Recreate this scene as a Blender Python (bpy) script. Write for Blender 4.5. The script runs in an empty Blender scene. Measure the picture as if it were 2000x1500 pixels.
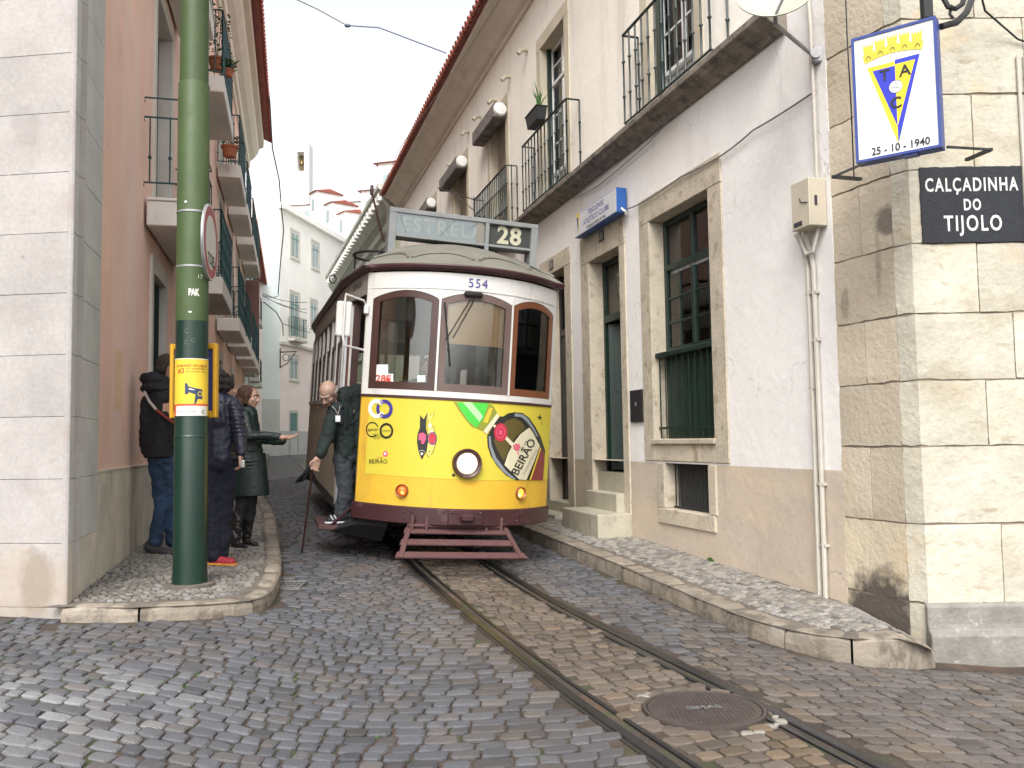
import bpy, bmesh, math, random
from mathutils import Vector, Matrix
random.seed(7)
scene = bpy.context.scene
C = scene.collection
# ---------------------------------------------------------------- camera
FPX = 1680.0
TILT, ROLL = math.radians(3.75), math.radians(0.89)
EYE = Vector((0, 0, 1.4))
FW = Vector((0, math.cos(TILT), math.sin(TILT)))
R0 = Vector((1, 0, 0)); U0 = Vector((0, -math.sin(TILT), math.cos(TILT)))
RT = math.cos(ROLL)*R0 - math.sin(ROLL)*U0
UP = math.sin(ROLL)*R0 + math.cos(ROLL)*U0
cam = bpy.data.cameras.new('camera'); cam.sensor_width = 36; cam.lens = FPX/2000*36
cam.clip_start = .05; cam.clip_end = 3000
co = bpy.data.objects.new('camera', cam); C.objects.link(co)
M4 = Matrix((RT, UP, -FW)).transposed().to_4x4(); M4.translation = EYE
co.matrix_world = M4; scene.camera = co
def at(px, py, y):
    """point of the place that lies on the sight line of a photo pixel, y metres ahead"""
    d = FW + RT*(px-1000)/FPX + UP*(750-py)/FPX
    return EYE + d*(y/d.y)
# ---------------------------------------------------------------- world, sun, exposure
SUN_EL, SUN_AZ = math.radians(46), math.radians(186)
w = bpy.data.worlds.new('World'); scene.world = w; w.use_nodes = True
nt = w.node_tree; bg = nt.nodes['Background']
sky = nt.nodes.new('ShaderNodeTexSky'); sky.sky_type = 'NISHITA'; sky.sun_disc = False
sky.sun_elevation = SUN_EL; sky.sun_rotation = SUN_AZ
sky.air_density = 1.0; sky.dust_density = 4.0; sky.ozone_density = 1.0
hs = nt.nodes.new('ShaderNodeHueSaturation'); hs.inputs['Saturation'].default_value = .12
nt.links.new(sky.outputs[0], hs.inputs['Color']); nt.links.new(hs.outputs[0], bg.inputs[0])
bg.inputs[1].default_value = .15
sd = bpy.data.lights.new('sun', 'SUN'); sd.energy = .75; sd.angle = math.radians(25); sd.color = (1, .94, .84)
so = bpy.data.objects.new('sun', sd); C.objects.link(so)
sv = Vector((math.sin(SUN_AZ)*math.cos(SUN_EL), math.cos(SUN_AZ)*math.cos(SUN_EL), math.sin(SUN_EL)))
so.rotation_euler = sv.to_track_quat('Z', 'Y').to_euler(); so.location = (20, -20, 30)
vs = scene.view_settings; vs.view_transform = 'Standard'; vs.look = 'None'; vs.gamma = 1; vs.use_curve_mapping = False
vs.exposure = 1.24
scene.render.engine = 'CYCLES'
scene.cycles.use_denoising = True
scene.cycles.max_bounces = 8; scene.cycles.diffuse_bounces = 4; scene.cycles.transparent_max_bounces = 16
# ---------------------------------------------------------------- ground heights
def lerp(x, p):
    if x <= p[0][0]: return p[0][1]
    for (a, b), (c, d) in zip(p, p[1:]):
        if x <= c: return b+(d-b)*(x-a)/(c-a)
    return p[-1][1]
GX = [(-60, .9), (-12, .5), (-4, .24), (-3.3, .22), (-2.6, .2), (-1.6, .12), (.3, 0), (1.2, 0), (2.0, -.05), (2.7, -.13), (3.4, -.19), (40, -.6)]
GY = [(-40, -.15), (2, -.07), (9, 0.0), (11, .05), (20, .31), (30, .55), (44, .80), (70, .9), (400, .9)]
def gz(x, y):
    k = 1.0 if y < 14 else max(.15, 1-(y-14)/16)
    return -.01+lerp(x, GX)*k+lerp(y, GY)
def gnd(px, py, off=0):
    d = FW + RT*(px-1000)/FPX + UP*(750-py)/FPX
    s = 1.0
    g = lambda s: (EYE+d*s).z-gz((EYE+d*s).x, (EYE+d*s).y)-off
    while s < 300 and g(s) > 0: s *= 1.02
    lo, hi = s/1.02, s
    for _ in range(30):
        m = (lo+hi)/2
        if g(m) > 0: lo = m
        else: hi = m
    return EYE+d*lo
# ---------------------------------------------------------------- materials
MATS = {}
def srgb(r, g, b):
    f = lambda c: ((c/255+.055)/1.055)**2.4 if c > 10 else c/255/12.92
    return (f(r), f(g), f(b))
def mat(name, col, rough=.75, var=.12, scale=2.5, bump=.15, bscale=60, stains=(), metal=0, spec=.4, attr=False, fine=.0, dist=.01, coat=0, patches=(), orand=0, cracks=0):
    """stains: (colour, noise scale xyz, threshold, softness, strength)"""
    if name in MATS: return MATS[name]
    m = bpy.data.materials.new(name); m.use_nodes = True; MATS[name] = m
    n = m.node_tree.nodes; l = m.node_tree.links; b = n['Principled BSDF']
    geo = n.new('ShaderNodeNewGeometry')
    def noise(sc, det=5, ro=.6):
        mp = n.new('ShaderNodeMapping'); l.new(geo.outputs['Position'], mp.inputs['Vector'])
        mp.inputs['Scale'].default_value = sc if isinstance(sc, tuple) else (sc,)*3
        t = n.new('ShaderNodeTexNoise'); t.inputs['Scale'].default_value = 1; t.inputs['Detail'].default_value = det
        t.inputs['Roughness'].default_value = ro; l.new(mp.outputs[0], t.inputs['Vector']); return t.outputs['Fac']
    def mix(fac, a, c, mode='MIX'):
        x = n.new('ShaderNodeMix'); x.data_type = 'RGBA'; x.blend_type = mode
        for k, v in ((0, fac), (6, a), (7, c)):
            if hasattr(v, 'is_linked') or hasattr(v, 'links'): l.new(v, x.inputs[k])
            else: x.inputs[k].default_value = v if k == 0 else (*v[:3], 1)
        return x.outputs[2]
    lo = tuple(c*(1-var) for c in col); hi = tuple(min(1, c*(1+var)) for c in col)
    mr = n.new('ShaderNodeMapRange'); mr.inputs[1].default_value = .3; mr.inputs[2].default_value = .7
    l.new(noise(scale), mr.inputs[0]); out = mix(mr.outputs[0], lo, hi)
    if attr:
        a = n.new('ShaderNodeAttribute'); a.attribute_name = 'tint'
        out = mix(1.0, a.outputs['Color'], out, 'MULTIPLY')
        # out colour = tint * (col variation)
    if orand:                               # every stone its own shade
        oi = n.new('ShaderNodeObjectInfo'); mo = n.new('ShaderNodeMapRange'); mo.inputs[3].default_value = 1-orand; mo.inputs[4].default_value = 1+orand
        l.new(oi.outputs['Random'], mo.inputs[0]); vo = n.new('ShaderNodeVectorMath'); vo.operation = 'SCALE'; l.new(out, vo.inputs[0]); l.new(mo.outputs[0], vo.inputs[3]); out = vo.outputs[0]
    if fine:
        mr2 = n.new('ShaderNodeMapRange'); mr2.inputs[1].default_value = .35; mr2.inputs[2].default_value = .65
        mr2.inputs[3].default_value = 1-fine; mr2.inputs[4].default_value = 1+fine*.5
        l.new(noise(scale*14, 3), mr2.inputs[0])
        vm = n.new('ShaderNodeVectorMath'); vm.operation = 'SCALE'; l.new(out, vm.inputs[0]); l.new(mr2.outputs[0], vm.inputs[3]); out = vm.outputs[0]
    for (sc_, ns, th, soft, st) in stains:
        r = n.new('ShaderNodeMapRange'); r.inputs[1].default_value = th; r.inputs[2].default_value = th+soft; r.inputs[4].default_value = st
        l.new(noise(ns, 6, .65), r.inputs[0]); out = mix(r.outputs[0], out, sc_)
    if cracks:                              # hairline cracks where the noise allows them
        mp = n.new('ShaderNodeMapping'); l.new(geo.outputs['Position'], mp.inputs['Vector']); mp.inputs['Scale'].default_value = (.9, .9, .55)
        nz = n.new('ShaderNodeTexNoise'); nz.inputs['Scale'].default_value = 3; nz.inputs['Detail'].default_value = 6; l.new(mp.outputs[0], nz.inputs['Vector'])
        ma = n.new('ShaderNodeVectorMath'); ma.operation = 'MULTIPLY_ADD'; l.new(nz.outputs['Color'], ma.inputs[0]); ma.inputs[1].default_value = (.55, .55, .55); l.new(mp.outputs[0], ma.inputs[2])
        vo = n.new('ShaderNodeTexVoronoi'); vo.feature = 'DISTANCE_TO_EDGE'; vo.inputs['Scale'].default_value = .9; l.new(ma.outputs[0], vo.inputs['Vector'])
        r1 = n.new('ShaderNodeMapRange'); r1.inputs[1].default_value = .0; r1.inputs[2].default_value = .0045; r1.inputs[3].default_value = 1; r1.inputs[4].default_value = 0; l.new(vo.outputs['Distance'], r1.inputs[0])
        r2 = n.new('ShaderNodeMapRange'); r2.inputs[1].default_value = .5; r2.inputs[2].default_value = .62; r2.inputs[4].default_value = cracks; l.new(noise(1.1, 3), r2.inputs[0])
        mu = n.new('ShaderNodeMath'); mu.operation = 'MULTIPLY'; l.new(r1.outputs[0], mu.inputs[0]); l.new(r2.outputs[0], mu.inputs[1]); out = mix(mu.outputs[0], out, tuple(c*.35 for c in col))
    for (pc, ctr, rad, st) in patches:      # one worn or stained place with a ragged edge
        mp = n.new('ShaderNodeMapping'); mp.vector_type = 'TEXTURE'; l.new(geo.outputs['Position'], mp.inputs['Vector'])
        mp.inputs['Location'].default_value = ctr; mp.inputs['Scale'].default_value = rad
        ln = n.new('ShaderNodeVectorMath'); ln.operation = 'LENGTH'; l.new(mp.outputs[0], ln.inputs[0])
        ad = n.new('ShaderNodeMath'); ad.operation = 'MULTIPLY_ADD'; l.new(noise(7, 5, .65), ad.inputs[0]); ad.inputs[1].default_value = 1.1; l.new(ln.outputs['Value'], ad.inputs[2])
        r = n.new('ShaderNodeMapRange'); r.inputs[1].default_value = 1.65; r.inputs[2].default_value = 1.25; r.inputs[4].default_value = st
        l.new(ad.outputs[0], r.inputs[0]); out = mix(r.outputs[0], out, pc)
    l.new(out, b.inputs['Base Color'])
    rr = n.new('ShaderNodeMapRange'); rr.inputs[3].default_value = max(0.03, rough-.12); rr.inputs[4].default_value = min(1, rough+.12)
    l.new(noise(scale*6, 3), rr.inputs[0]); l.new(rr.outputs[0], b.inputs['Roughness'])
    b.inputs['Metallic'].default_value = metal; b.inputs['Specular IOR Level'].default_value = spec
    if coat: b.inputs['Coat Weight'].default_value = coat; b.inputs['Coat Roughness'].default_value = .15
    if bump:
        bp = n.new('ShaderNodeBump'); bp.inputs['Strength'].default_value = bump; bp.inputs['Distance'].default_value = dist
        l.new(noise(bscale, 4), bp.inputs['Height']); l.new(bp.outputs[0], b.inputs['Normal'])
    return m
def glass(name, tint=(.55, .6, .6), refl=1.0, rough=.02):
    m = bpy.data.materials.new(name); m.use_nodes = True; MATS[name] = m
    n = m.node_tree.nodes; l = m.node_tree.links; n.remove(n['Principled BSDF']); o = n['Material Output']
    t = n.new('ShaderNodeBsdfTransparent'); t.inputs[0].default_value = (*tint, 1)
    g = n.new('ShaderNodeBsdfGlossy'); g.inputs['Roughness'].default_value = rough; g.inputs[0].default_value = (.9*refl,)*3+(1,)
    f = n.new('ShaderNodeFresnel'); f.inputs[0].default_value = 1.7
    bp = n.new('ShaderNodeBump'); bp.inputs['Strength'].default_value = .05; bp.inputs['Distance'].default_value = .02
    tx = n.new('ShaderNodeTexNoise'); tx.inputs['Scale'].default_value = 3; l.new(tx.outputs[0], bp.inputs['Height'])
    l.new(bp.outputs[0], g.inputs['Normal'])
    x = n.new('ShaderNodeMixShader'); l.new(f.outputs[0], x.inputs[0]); l.new(t.outputs[0], x.inputs[1]); l.new(g.outputs[0], x.inputs[2])
    l.new(x.outputs[0], o.inputs[0]); return m
def emit(name, col, s):
    m = bpy.data.materials.new(name); m.use_nodes = True; b = m.node_tree.nodes['Principled BSDF']
    b.inputs['Base Color'].default_value = (*col, 1); b.inputs['Emission Color'].default_value = (*col, 1); b.inputs['Emission Strength'].default_value = s
    MATS[name] = m; return m
# ---------------------------------------------------------------- mesh builder
class MB:
    def __init__(s): s.v = []; s.f = []; s.sm = []; s.c = None
    def add(s, vs, fs, smooth=False):
        k = len(s.v); s.v += [tuple(p) for p in vs]; s.f += [tuple(i+k for i in f) for f in fs]; s.sm += [smooth]*len(fs); return s
    def box(s, x0, x1, y0, y1, z0, z1):
        x0, x1 = sorted((x0, x1)); y0, y1 = sorted((y0, y1)); z0, z1 = sorted((z0, z1))
        return s.add([(x0,y0,z0),(x1,y0,z0),(x1,y1,z0),(x0,y1,z0),(x0,y0,z1),(x1,y0,z1),(x1,y1,z1),(x0,y1,z1)],
                     [(3,2,1,0),(4,5,6,7),(0,1,5,4),(1,2,6,5),(2,3,7,6),(3,0,4,7)])
    def bar(s, a, b, wx, wz, up=(0, 0, 1)):
        a, b = Vector(a), Vector(b); d = (b-a).normalized(); u = Vector(up)
        if abs(d.dot(u)) > .98: u = Vector((0, 1, 0))
        x = d.cross(u).normalized(); z = x.cross(d)
        P = [q+x*i*wx/2+z*j*wz/2 for q in (a, b) for i, j in ((-1,-1),(1,-1),(1,1),(-1,1))]
        return s.add(P, [(0,1,2,3),(7,6,5,4),(0,4,5,1),(1,5,6,2),(2,6,7,3),(3,7,4,0)])
    def tube(s, pts, r, n=6, cap=True, closed=False):
        pts = [Vector(p) for p in pts]; m = len(pts)
        rs = r if isinstance(r, (list, tuple)) else [r]*m
        t0 = (pts[1]-pts[0]).normalized(); up = Vector((0, 0, 1)) if abs(t0.z) < .9 else Vector((1, 0, 0))
        x = t0.cross(up).normalized(); V = []
        for i, p in enumerate(pts):
            if closed: t = (pts[(i+1) % m]-pts[i-1]).normalized()
            else: t = ((pts[i+1] if i < m-1 else p)-(pts[i-1] if i else p)).normalized()
            x = (x-t*x.dot(t)).normalized(); y = t.cross(x)
            V += [p+(x*math.cos(2*math.pi*k/n)+y*math.sin(2*math.pi*k/n))*rs[i] for k in range(n)]
        F = [(i*n+k, i*n+(k+1) % n, ((i+1) % m)*n+(k+1) % n, ((i+1) % m)*n+k) for i in range(m if closed else m-1) for k in range(n)]
        s.add(V, F, n > 4)
        if cap and not closed:
            b = len(s.v)-len(V); s.f += [tuple(b+k for k in range(n))[::-1], tuple(b+(m-1)*n+k for k in range(n))]; s.sm += [False, False]
        return s
    def lathe(s, prof, base=(0, 0, 0), n=16, M=None, smooth=True):
        V = []; b = Vector(base)
        for r, z in prof:
            for k in range(n):
                p = Vector((r*math.cos(2*math.pi*k/n), r*math.sin(2*math.pi*k/n), z))
                V.append((M @ p if M else p)+b)
        m = len(prof)
        F = [(i*n+k, i*n+(k+1) % n, (i+1)*n+(k+1) % n, (i+1)*n+k) for i in range(m-1) for k in range(n)]
        s.add(V, F, smooth); b0 = len(s.v)-len(V)
        s.f += [tuple(b0+k for k in range(n))[::-1], tuple(b0+(m-1)*n+k for k in range(n))]; s.sm += [False, False]; return s
    def ell(s, c, r, M=None, n=14, m=9):
        V = []; c = Vector(c); r = (r,)*3 if isinstance(r, (int, float)) else r
        for i in range(m+1):
            a = math.pi*i/m
            for k in range(n):
                p = Vector((r[0]*math.sin(a)*math.cos(2*math.pi*k/n), r[1]*math.sin(a)*math.sin(2*math.pi*k/n), r[2]*math.cos(a)))
                V.append((M @ p if M else p)+c)
        return s.add(V, [(i*n+k, (i+1)*n+k, (i+1)*n+(k+1) % n, i*n+(k+1) % n) for i in range(m) for k in range(n)], True)
    def cap(s, a, b, ra, rb, n=12):
        a, b = Vector(a), Vector(b); d = b-a; L = d.length or 1e-4; q = d.to_track_quat('Z', 'Y').to_matrix()
        pr = []
        for i in range(5): t = math.pi/2*i/4; pr.append((max(ra*math.sin(t), 1e-4), -ra*math.cos(t)))
        for i in range(5): t = math.pi/2*i/4; pr.append((max(rb*math.cos(t), 1e-4), L+rb*math.sin(t)))
        return s.lathe(pr, a, n, q)
    def sweep(s, prof, path, side=None):
        """prof: list of (o, z) ; path: list of (point, outdir)"""
        V = []; n = len(prof)
        for p, o in path:
            for a, z in prof: V.append(Vector(p)+Vector(o)*a+Vector((0, 0, z)))
        F = [(i*n+k, i*n+(k+1) % n, (i+1)*n+(k+1) % n, (i+1)*n+k) for i in range(len(path)-1) for k in range(n)]
        F += [tuple(range(n))[::-1], tuple((len(path)-1)*n+k for k in range(n))]
        return s.add(V, F)
    def build(s, name, m, parent=None, bevel=0, seg=1, recalc=True):
        me = bpy.data.meshes.new(name); me.from_pydata(s.v, [], s.f)
        if recalc:
            bm = bmesh.new(); bm.from_mesh(me); bmesh.ops.recalc_face_normals(bm, faces=bm.faces); bm.to_mesh(me); bm.free()
        me.polygons.foreach_set('use_smooth', s.sm)
        if s.c:
            ca = me.color_attributes.new('tint', 'FLOAT_COLOR', 'POINT'); ca.data.foreach_set('color', [x for c in s.c for x in (*c, 1)])
        me.materials.append(m); me.update()
        if any(s.sm): me.set_sharp_from_angle(angle=math.radians(38))
        o = bpy.data.objects.new(name, me); C.objects.link(o)
        if parent: o.parent = parent
        if bevel:
            b = o.modifiers.new('bevel', 'BEVEL'); b.width = bevel; b.segments = seg; b.limit_method = 'ANGLE'; b.angle_limit = math.radians(40)
        return o
def tag(o, label=None, cat=None, group=None, kind=None):
    if label: o['label'] = label
    if cat: o['category'] = cat
    if group: o['group'] = group
    if kind: o['kind'] = kind
    return o
def thing(name, label, cat, loc=(0, 0, 0), rot=None, group=None, kind=None):
    o = bpy.data.objects.new(name, None); C.objects.link(o); o.empty_display_size = .2
    if rot is not None: o.matrix_world = Matrix.Translation(loc) @ rot.to_4x4()
    else: o.location = loc
    return tag(o, label, cat, group, kind)
def copy_part(o, parent, loc=None, mat4=None):
    c = o.copy(); C.objects.link(c); c.parent = parent
    if mat4 is not None: c.matrix_local = mat4
    elif loc is not None: c.location = loc
    return c
# ---------------------------------------------------------------- flat shapes and lettering mapped on a surface
def flat_mesh(polys):
    bm = bmesh.new()
    for p in polys:
        vs = [bm.verts.new((x, y, 0)) for x, y in p]
        try: f = bm.faces.new(vs)
        except Exception: pass
    bmesh.ops.triangulate(bm, faces=bm.faces[:]); return bm
def text_bm(txt, size, align='CENTER', bold=0, sx=1.0, sy=1.0, shear=0, space=1.0):
    cu = bpy.data.curves.new('lettering', 'FONT'); cu.body = txt; cu.size = size; cu.align_x = align; cu.align_y = 'CENTER'
    cu.offset = bold; cu.shear = shear; cu.resolution_u = 3; cu.space_character = space
    o = bpy.data.objects.new('lettering', cu); C.objects.link(o); bpy.context.view_layer.update()
    me = bpy.data.meshes.new_from_object(o.evaluated_get(bpy.context.evaluated_depsgraph_get()))
    bm = bmesh.new(); bm.from_mesh(me); bpy.data.objects.remove(o); bpy.data.meshes.remove(me); bpy.data.curves.remove(cu)
    for v in bm.verts: v.co.x *= sx; v.co.y *= sy
    return bm
def place_flat(bm, name, m, parent, fn, rot=0, off=(0, 0), step=None):
    """fn(a, b) -> 3D point ; optional cuts every step so that it follows a curved surface"""
    c, s_ = math.cos(rot), math.sin(rot)
    for v in bm.verts: x, y = v.co.x, v.co.y; v.co.x = c*x-s_*y+off[0]; v.co.y = s_*x+c*y+off[1]
    if step and bm.verts:
        a0 = min(v.co.x for v in bm.verts); a1 = max(v.co.x for v in bm.verts); a = math.ceil(a0/step)*step
        while a < a1:
            bmesh.ops.bisect_plane(bm, geom=bm.verts[:]+bm.edges[:]+bm.faces[:], plane_co=(a, 0, 0), plane_no=(1, 0, 0)); a += step
    for v in bm.verts: v.co = fn(v.co.x, v.co.y)
    me = bpy.data.meshes.new(name); bm.to_mesh(me); bm.free(); me.materials.append(m)
    o = bpy.data.objects.new(name, me); C.objects.link(o); o.parent = parent; return o
def circ(cx, cy, rx, ry=None, n=20, a0=0, a1=2*math.pi):
    ry = rx if ry is None else ry
    return [(cx+rx*math.cos(a0+(a1-a0)*k/n), cy+ry*math.sin(a0+(a1-a0)*k/n)) for k in range(n + (0 if abs(a1-a0-2*math.pi) < 1e-6 else 1))]
def ringpoly(cx, cy, r0, r1, n=20, a0=0, a1=2*math.pi, sy=1):
    out = []
    for k in range(n):
        t0 = a0+(a1-a0)*k/n; t1 = a0+(a1-a0)*(k+1)/n
        out.append([(cx+r0*math.cos(t0), cy+sy*r0*math.sin(t0)), (cx+r1*math.cos(t0), cy+sy*r1*math.sin(t0)), (cx+r1*math.cos(t1), cy+sy*r1*math.sin(t1)), (cx+r0*math.cos(t1), cy+sy*r0*math.sin(t1))])
    return out
# ---------------------------------------------------------------- material library
white_wall = mat('white_plaster', (.76, .735, .71), .85, .04, 1.2, .4, 7, fine=.03, cracks=.6, stains=[((.50, .47, .44), (1.4, 1.4, .45), .55, .2, .5), ((.34, .31, .27), (5, 5, 1.0), .66, .08, .5), ((.2, .17, .14), (28, 28, 28), .74, .03, .6)], dist=.02)
upper_wall = mat('sunlit_cream_plaster', (.86, .82, .74), .85, .04, 1.0, .4, 7, fine=.03, cracks=.5, stains=[((.52, .47, .40), (1.6, 1.6, .3), .54, .2, .5), ((.3, .27, .22), (6, 6, .7), .67, .08, .5)], dist=.02)  # sunlit glow of the upper wall put into a warmer, brighter plaster colour
beige_wall = mat('beige_plaster', (.50, .425, .35), .85, .08, 1.5, .35, 12, fine=.05, cracks=.8, stains=[((.60, .49, .34), (1, 1, 2.2), .46, .25, .7), ((.24, .20, .16), (4, 4, .9), .60, .15, .5), ((.12, .1, .08), (9, 9, 1.5), .70, .05, .5)], dist=.02)
pink_wall = mat('pink_plaster', (.82, .55, .44), .85, .08, 1.2, .3, 10, cracks=.5, stains=[((.76, .66, .63), (1.6, 1.6, .2), .47, .25, .7), ((.72, .50, .38), (1.2, 1.2, .25), .53, .2, .6), ((.3, .2, .16), (9, 9, 1.2), .70, .06, .4)], dist=.02)
grey_slab = mat('grey_limestone', (.50, .43, .41), .7, .12, 2.2, .3, 30, stains=[((.34, .27, .24), (3, 3, 3.5), .6, .1, .6), ((.15, .12, .1), (14, 14, 18), .70, .03, .85), ((.60, .56, .54), (1.2, 1.2, 1.2), .5, .2, .5)])
quoin_stone = mat('pale_quoin_stone', (.52, .52, .49), .7, .1, 3, .25, 30, stains=[((.38, .36, .3), (3, 3, 1), .55, .2, .6)])
plinth_stone = mat('weathered_plinth_stone', (.60, .56, .47), .8, .18, 2.5, .4, 25, stains=[((.16, .16, .14), (5, 5, .7), .55, .14, .6), ((.45, .32, .2), (1.6, 1.6, .6), .58, .15, .5)])
warm_stone = mat('warm_limestone', (.44, .41, .335), .8, .1, 2.2, .6, 16, fine=.08, orand=.10, stains=[((.50, .36, .18), (1.5, 1.5, 1.8), .57, .14, .5), ((.2, .15, .1), (22, 22, 26), .67, .04, .8), ((.27, .22, .15), (4, 4, 9), .59, .07, .6), ((.30, .25, .17), (1.1, 1.1, 1.6), .55, .12, .5), ((.56, .53, .47), (2, 2, 2.5), .52, .2, .5)], dist=.02)
frame_stone = mat('window_surround_stone', (.48, .42, .33), .8, .14, 3, .6, 22, orand=.07, fine=.1, stains=[((.24, .19, .13), (8, 8, 6), .55, .1, .65), ((.1, .09, .08), (3, 3, 2), .68, .06, .6)], dist=.015)
dark_stone = mat('sooty_moulding_stone', (.22, .19, .16), .9, .25, 5, .7, 30, stains=[((.07, .06, .055), (8, 8, 5), .5, .15, .8), ((.4, .36, .3), (3, 3, 3), .6, .1, .5)], dist=.02)
step_stone = mat('step_stone', (.40, .37, .29), .75, .12, 4, .4, 30, stains=[((.22, .2, .16), (5, 5, 3), .58, .12, .6)])
kerb_mat = mat('kerb_limestone', (.235, .20, .16), .75, .16, 4, .7, 26, orand=.16, stains=[((.085, .072, .055), (5, 5, 4), .50, .12, .75), ((.33, .30, .26), (3, 3, 3), .56, .15, .6)], dist=.015)
black_stone = mat('black_plinth_stone', (.2, .19, .17), .7, .25, 6, .6, 30, stains=[((.4, .38, .33), (12, 12, 12), .62, .06, .6), ((.07, .07, .07), (3, 3, 3), .55, .12, .6)], dist=.015)
cobble_mat = mat('basalt_cobble', (1, 1, 1), .66, .12, 9, .35, 70, attr=True, fine=.22, dist=.005, spec=.45, stains=[((.125, .095, .075), (1.1, 1.1, 1), .50, .2, .55), ((.05, .048, .05), (3, 3, 3), .60, .12, .5)])
calcada_mat = mat('limestone_paving_stone', (1, 1, 1), .6, .12, 9, .5, 80, attr=True, fine=.15, dist=.005, spec=.5, stains=[((.15, .12, .10), (1.3, 1.3, 1), .52, .2, .65), ((.08, .07, .06), (6, 6, 3), .62, .1, .4)])
soil_mat = mat('joint_soil', (.058, .044, .035), .95, .3, 5, .9, 60, fine=.35, dist=.01, stains=[((.17, .10, .06), (1.2, 1.2, 1), .52, .2, .6), ((.04, .06, .022), (2.2, 2.2, 1), .52, .1, .75)])
pave_base = mat('pavement_mortar', (.14, .12, .10), .95, .25, 5, .6, 60, fine=.3, dist=.01)
far_cobble = mat('distant_road', (.12, .12, .13), .6, .3, 9, .8, 14, fine=.4, dist=.03, stains=[((.2, .2, .22), (1, 1, 1), .55, .2, .4)])
tile_mat = mat('clay_roof_tile', (.27, .08, .055), .8, .25, 6, .3, 40, stains=[((.16, .08, .06), (5, 5, 5), .58, .15, .6)])
green_paint = mat('dark_green_paint', (.006, .021, .015), .4, .2, 6, .1, 40, spec=.5, stains=[((.014, .03, .024), (9, 9, 3), .6, .1, .5)])
balc_green = mat('blue_green_iron', (.016, .028, .028), .5, .2, 10, .1, 60, spec=.5)
teal_iron = mat('teal_iron', (.012, .055, .06), .45, .2, 10, .1, 60)
black_iron = mat('black_iron', (.02, .02, .022), .55, .3, 10, .2, 80)
white_paint = mat('white_window_paint', (.72, .72, .70), .5, .05, 4, .05, 40)
slab_white = mat('white_balcony_slab', (.66, .63, .59), .8, .07, 3, .2, 40, stains=[((.4, .37, .33), (5, 5, 2), .6, .15, .5)])
soffit_mat = slab_white
curtain_mat = mat('net_curtain', (.82, .84, .84), .9, .06, 8, .1, 60)
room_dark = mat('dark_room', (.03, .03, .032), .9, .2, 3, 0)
win_glass = glass('window_glass', (.8, .84, .84))
tram_glass = glass('tram_glass', (.86, .88, .86))
pvc = mat('off_white_conduit', (.44, .41, .36), .5, .06, 8, .05, 40)
cable_mat = mat('grey_cable', (.2, .18, .17), .7, .2, 10, 0)
dark_cable = mat('black_cable', (.02, .02, .025), .6, .2, 10, 0)
# ================================================================ GROUND
LW0, LWD = Vector((-3.25, 6.27)), Vector((-.256, 1)).normalized()      # left house wall line
RW0, RWD = Vector((2.64, 6.94)), Vector((-.3006, 1)).normalized()      # right house wall line
def lwx(y): return -3.25-.256*(y-6.27)
def rwx(y): return 2.64-.3006*(y-6.94) if y > 6.94 else 2.64-.41*(y-6.94)
def tcx(y):                                                              # centre line of the track
    return -.64-.2996*(y-9.35)+(.5*(.07/5.43)*(y-9.35)**2 if y < 9.35 else 0)
def tslope(y): return -.2996+((.07/5.43)*(y-9.35) if y < 9.35 else 0)
def tpt(d, y):                                                           # point d metres right of the track centre
    n = Vector((1, -tslope(y))).normalized(); return (tcx(y)+n.x*d, y+n.y*d)
def tdist(x, y):
    s = tslope(y); return (x-tcx(y))/math.sqrt(1+s*s)
xs = sorted(set([-400, -60, -20, -12] + [round(-10+.5*i, 2) for i in range(29)] + [-3.3, -2.6, -1.6, .3, 1.2, 2.0, 2.7, 3.4, 5, 7, 12, 40, 400]))
ys = sorted(set([-400, -40, -8, -2, 0, 1] + [2+.5*i for i in range(60)] + [9, 11, 14, 20, 30] + [33, 36, 40, 44, 50, 60, 70, 120, 400, 1500]))
g = MB()
g.add([(x, y, gz(x, y)-.013) for y in ys for x in xs],
      [(j*len(xs)+i, j*len(xs)+i+1, (j+1)*len(xs)+i+1, (j+1)*len(xs)+i) for j in range(len(ys)-1) for i in range(len(xs)-1)], True)
road = tag(g.build('road', soil_mat, recalc=False), kind='structure')
STONE_F = [(k, (k+1) % 8, 8+(k+1) % 8, 8+k) for k in range(8)] + [(8+k, 8+(k+1) % 8, 16+(k+1) % 8, 16+k) for k in range(8)] + [(16+k, 16+(k+1) % 8, 24) for k in range(8)]
def stone(q, zf, depth=.03, ins=.009, dome=.002, lift=0):
    """q: four corners, anticlockwise, already shrunk for the joint"""
    cx = sum(p[0] for p in q)/4; cy = sum(p[1] for p in q)/4; P = []
    for i in range(4):
        a, b, c = Vector(q[i-1]), Vector(q[i]), Vector(q[(i+1) % 4])
        P.append(b+(a-b)*random.uniform(.08, .24)); P.append(b+(c-b)*random.uniform(.08, .24))
    z0 = zf(cx, cy)+lift; tx = random.uniform(-.018, .018); ty = random.uniform(-.018, .018)
    z = lambda x, y: zf(x, y)+lift+tx*(x-cx)+ty*(y-cy)
    V = [(p[0], p[1], z0-depth) for p in P]+[(p[0], p[1], z(p[0], p[1])-.005-random.random()*.003) for p in P]
    for p in P:
        d = Vector((cx, cy))-p; L = d.length or 1; k = min(ins*random.uniform(.8, 1.6)/L, .4); r = p+d*k; V.append((r[0], r[1], z(r[0], r[1])))
    V.append((cx, cy, z0+dome)); return V
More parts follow.
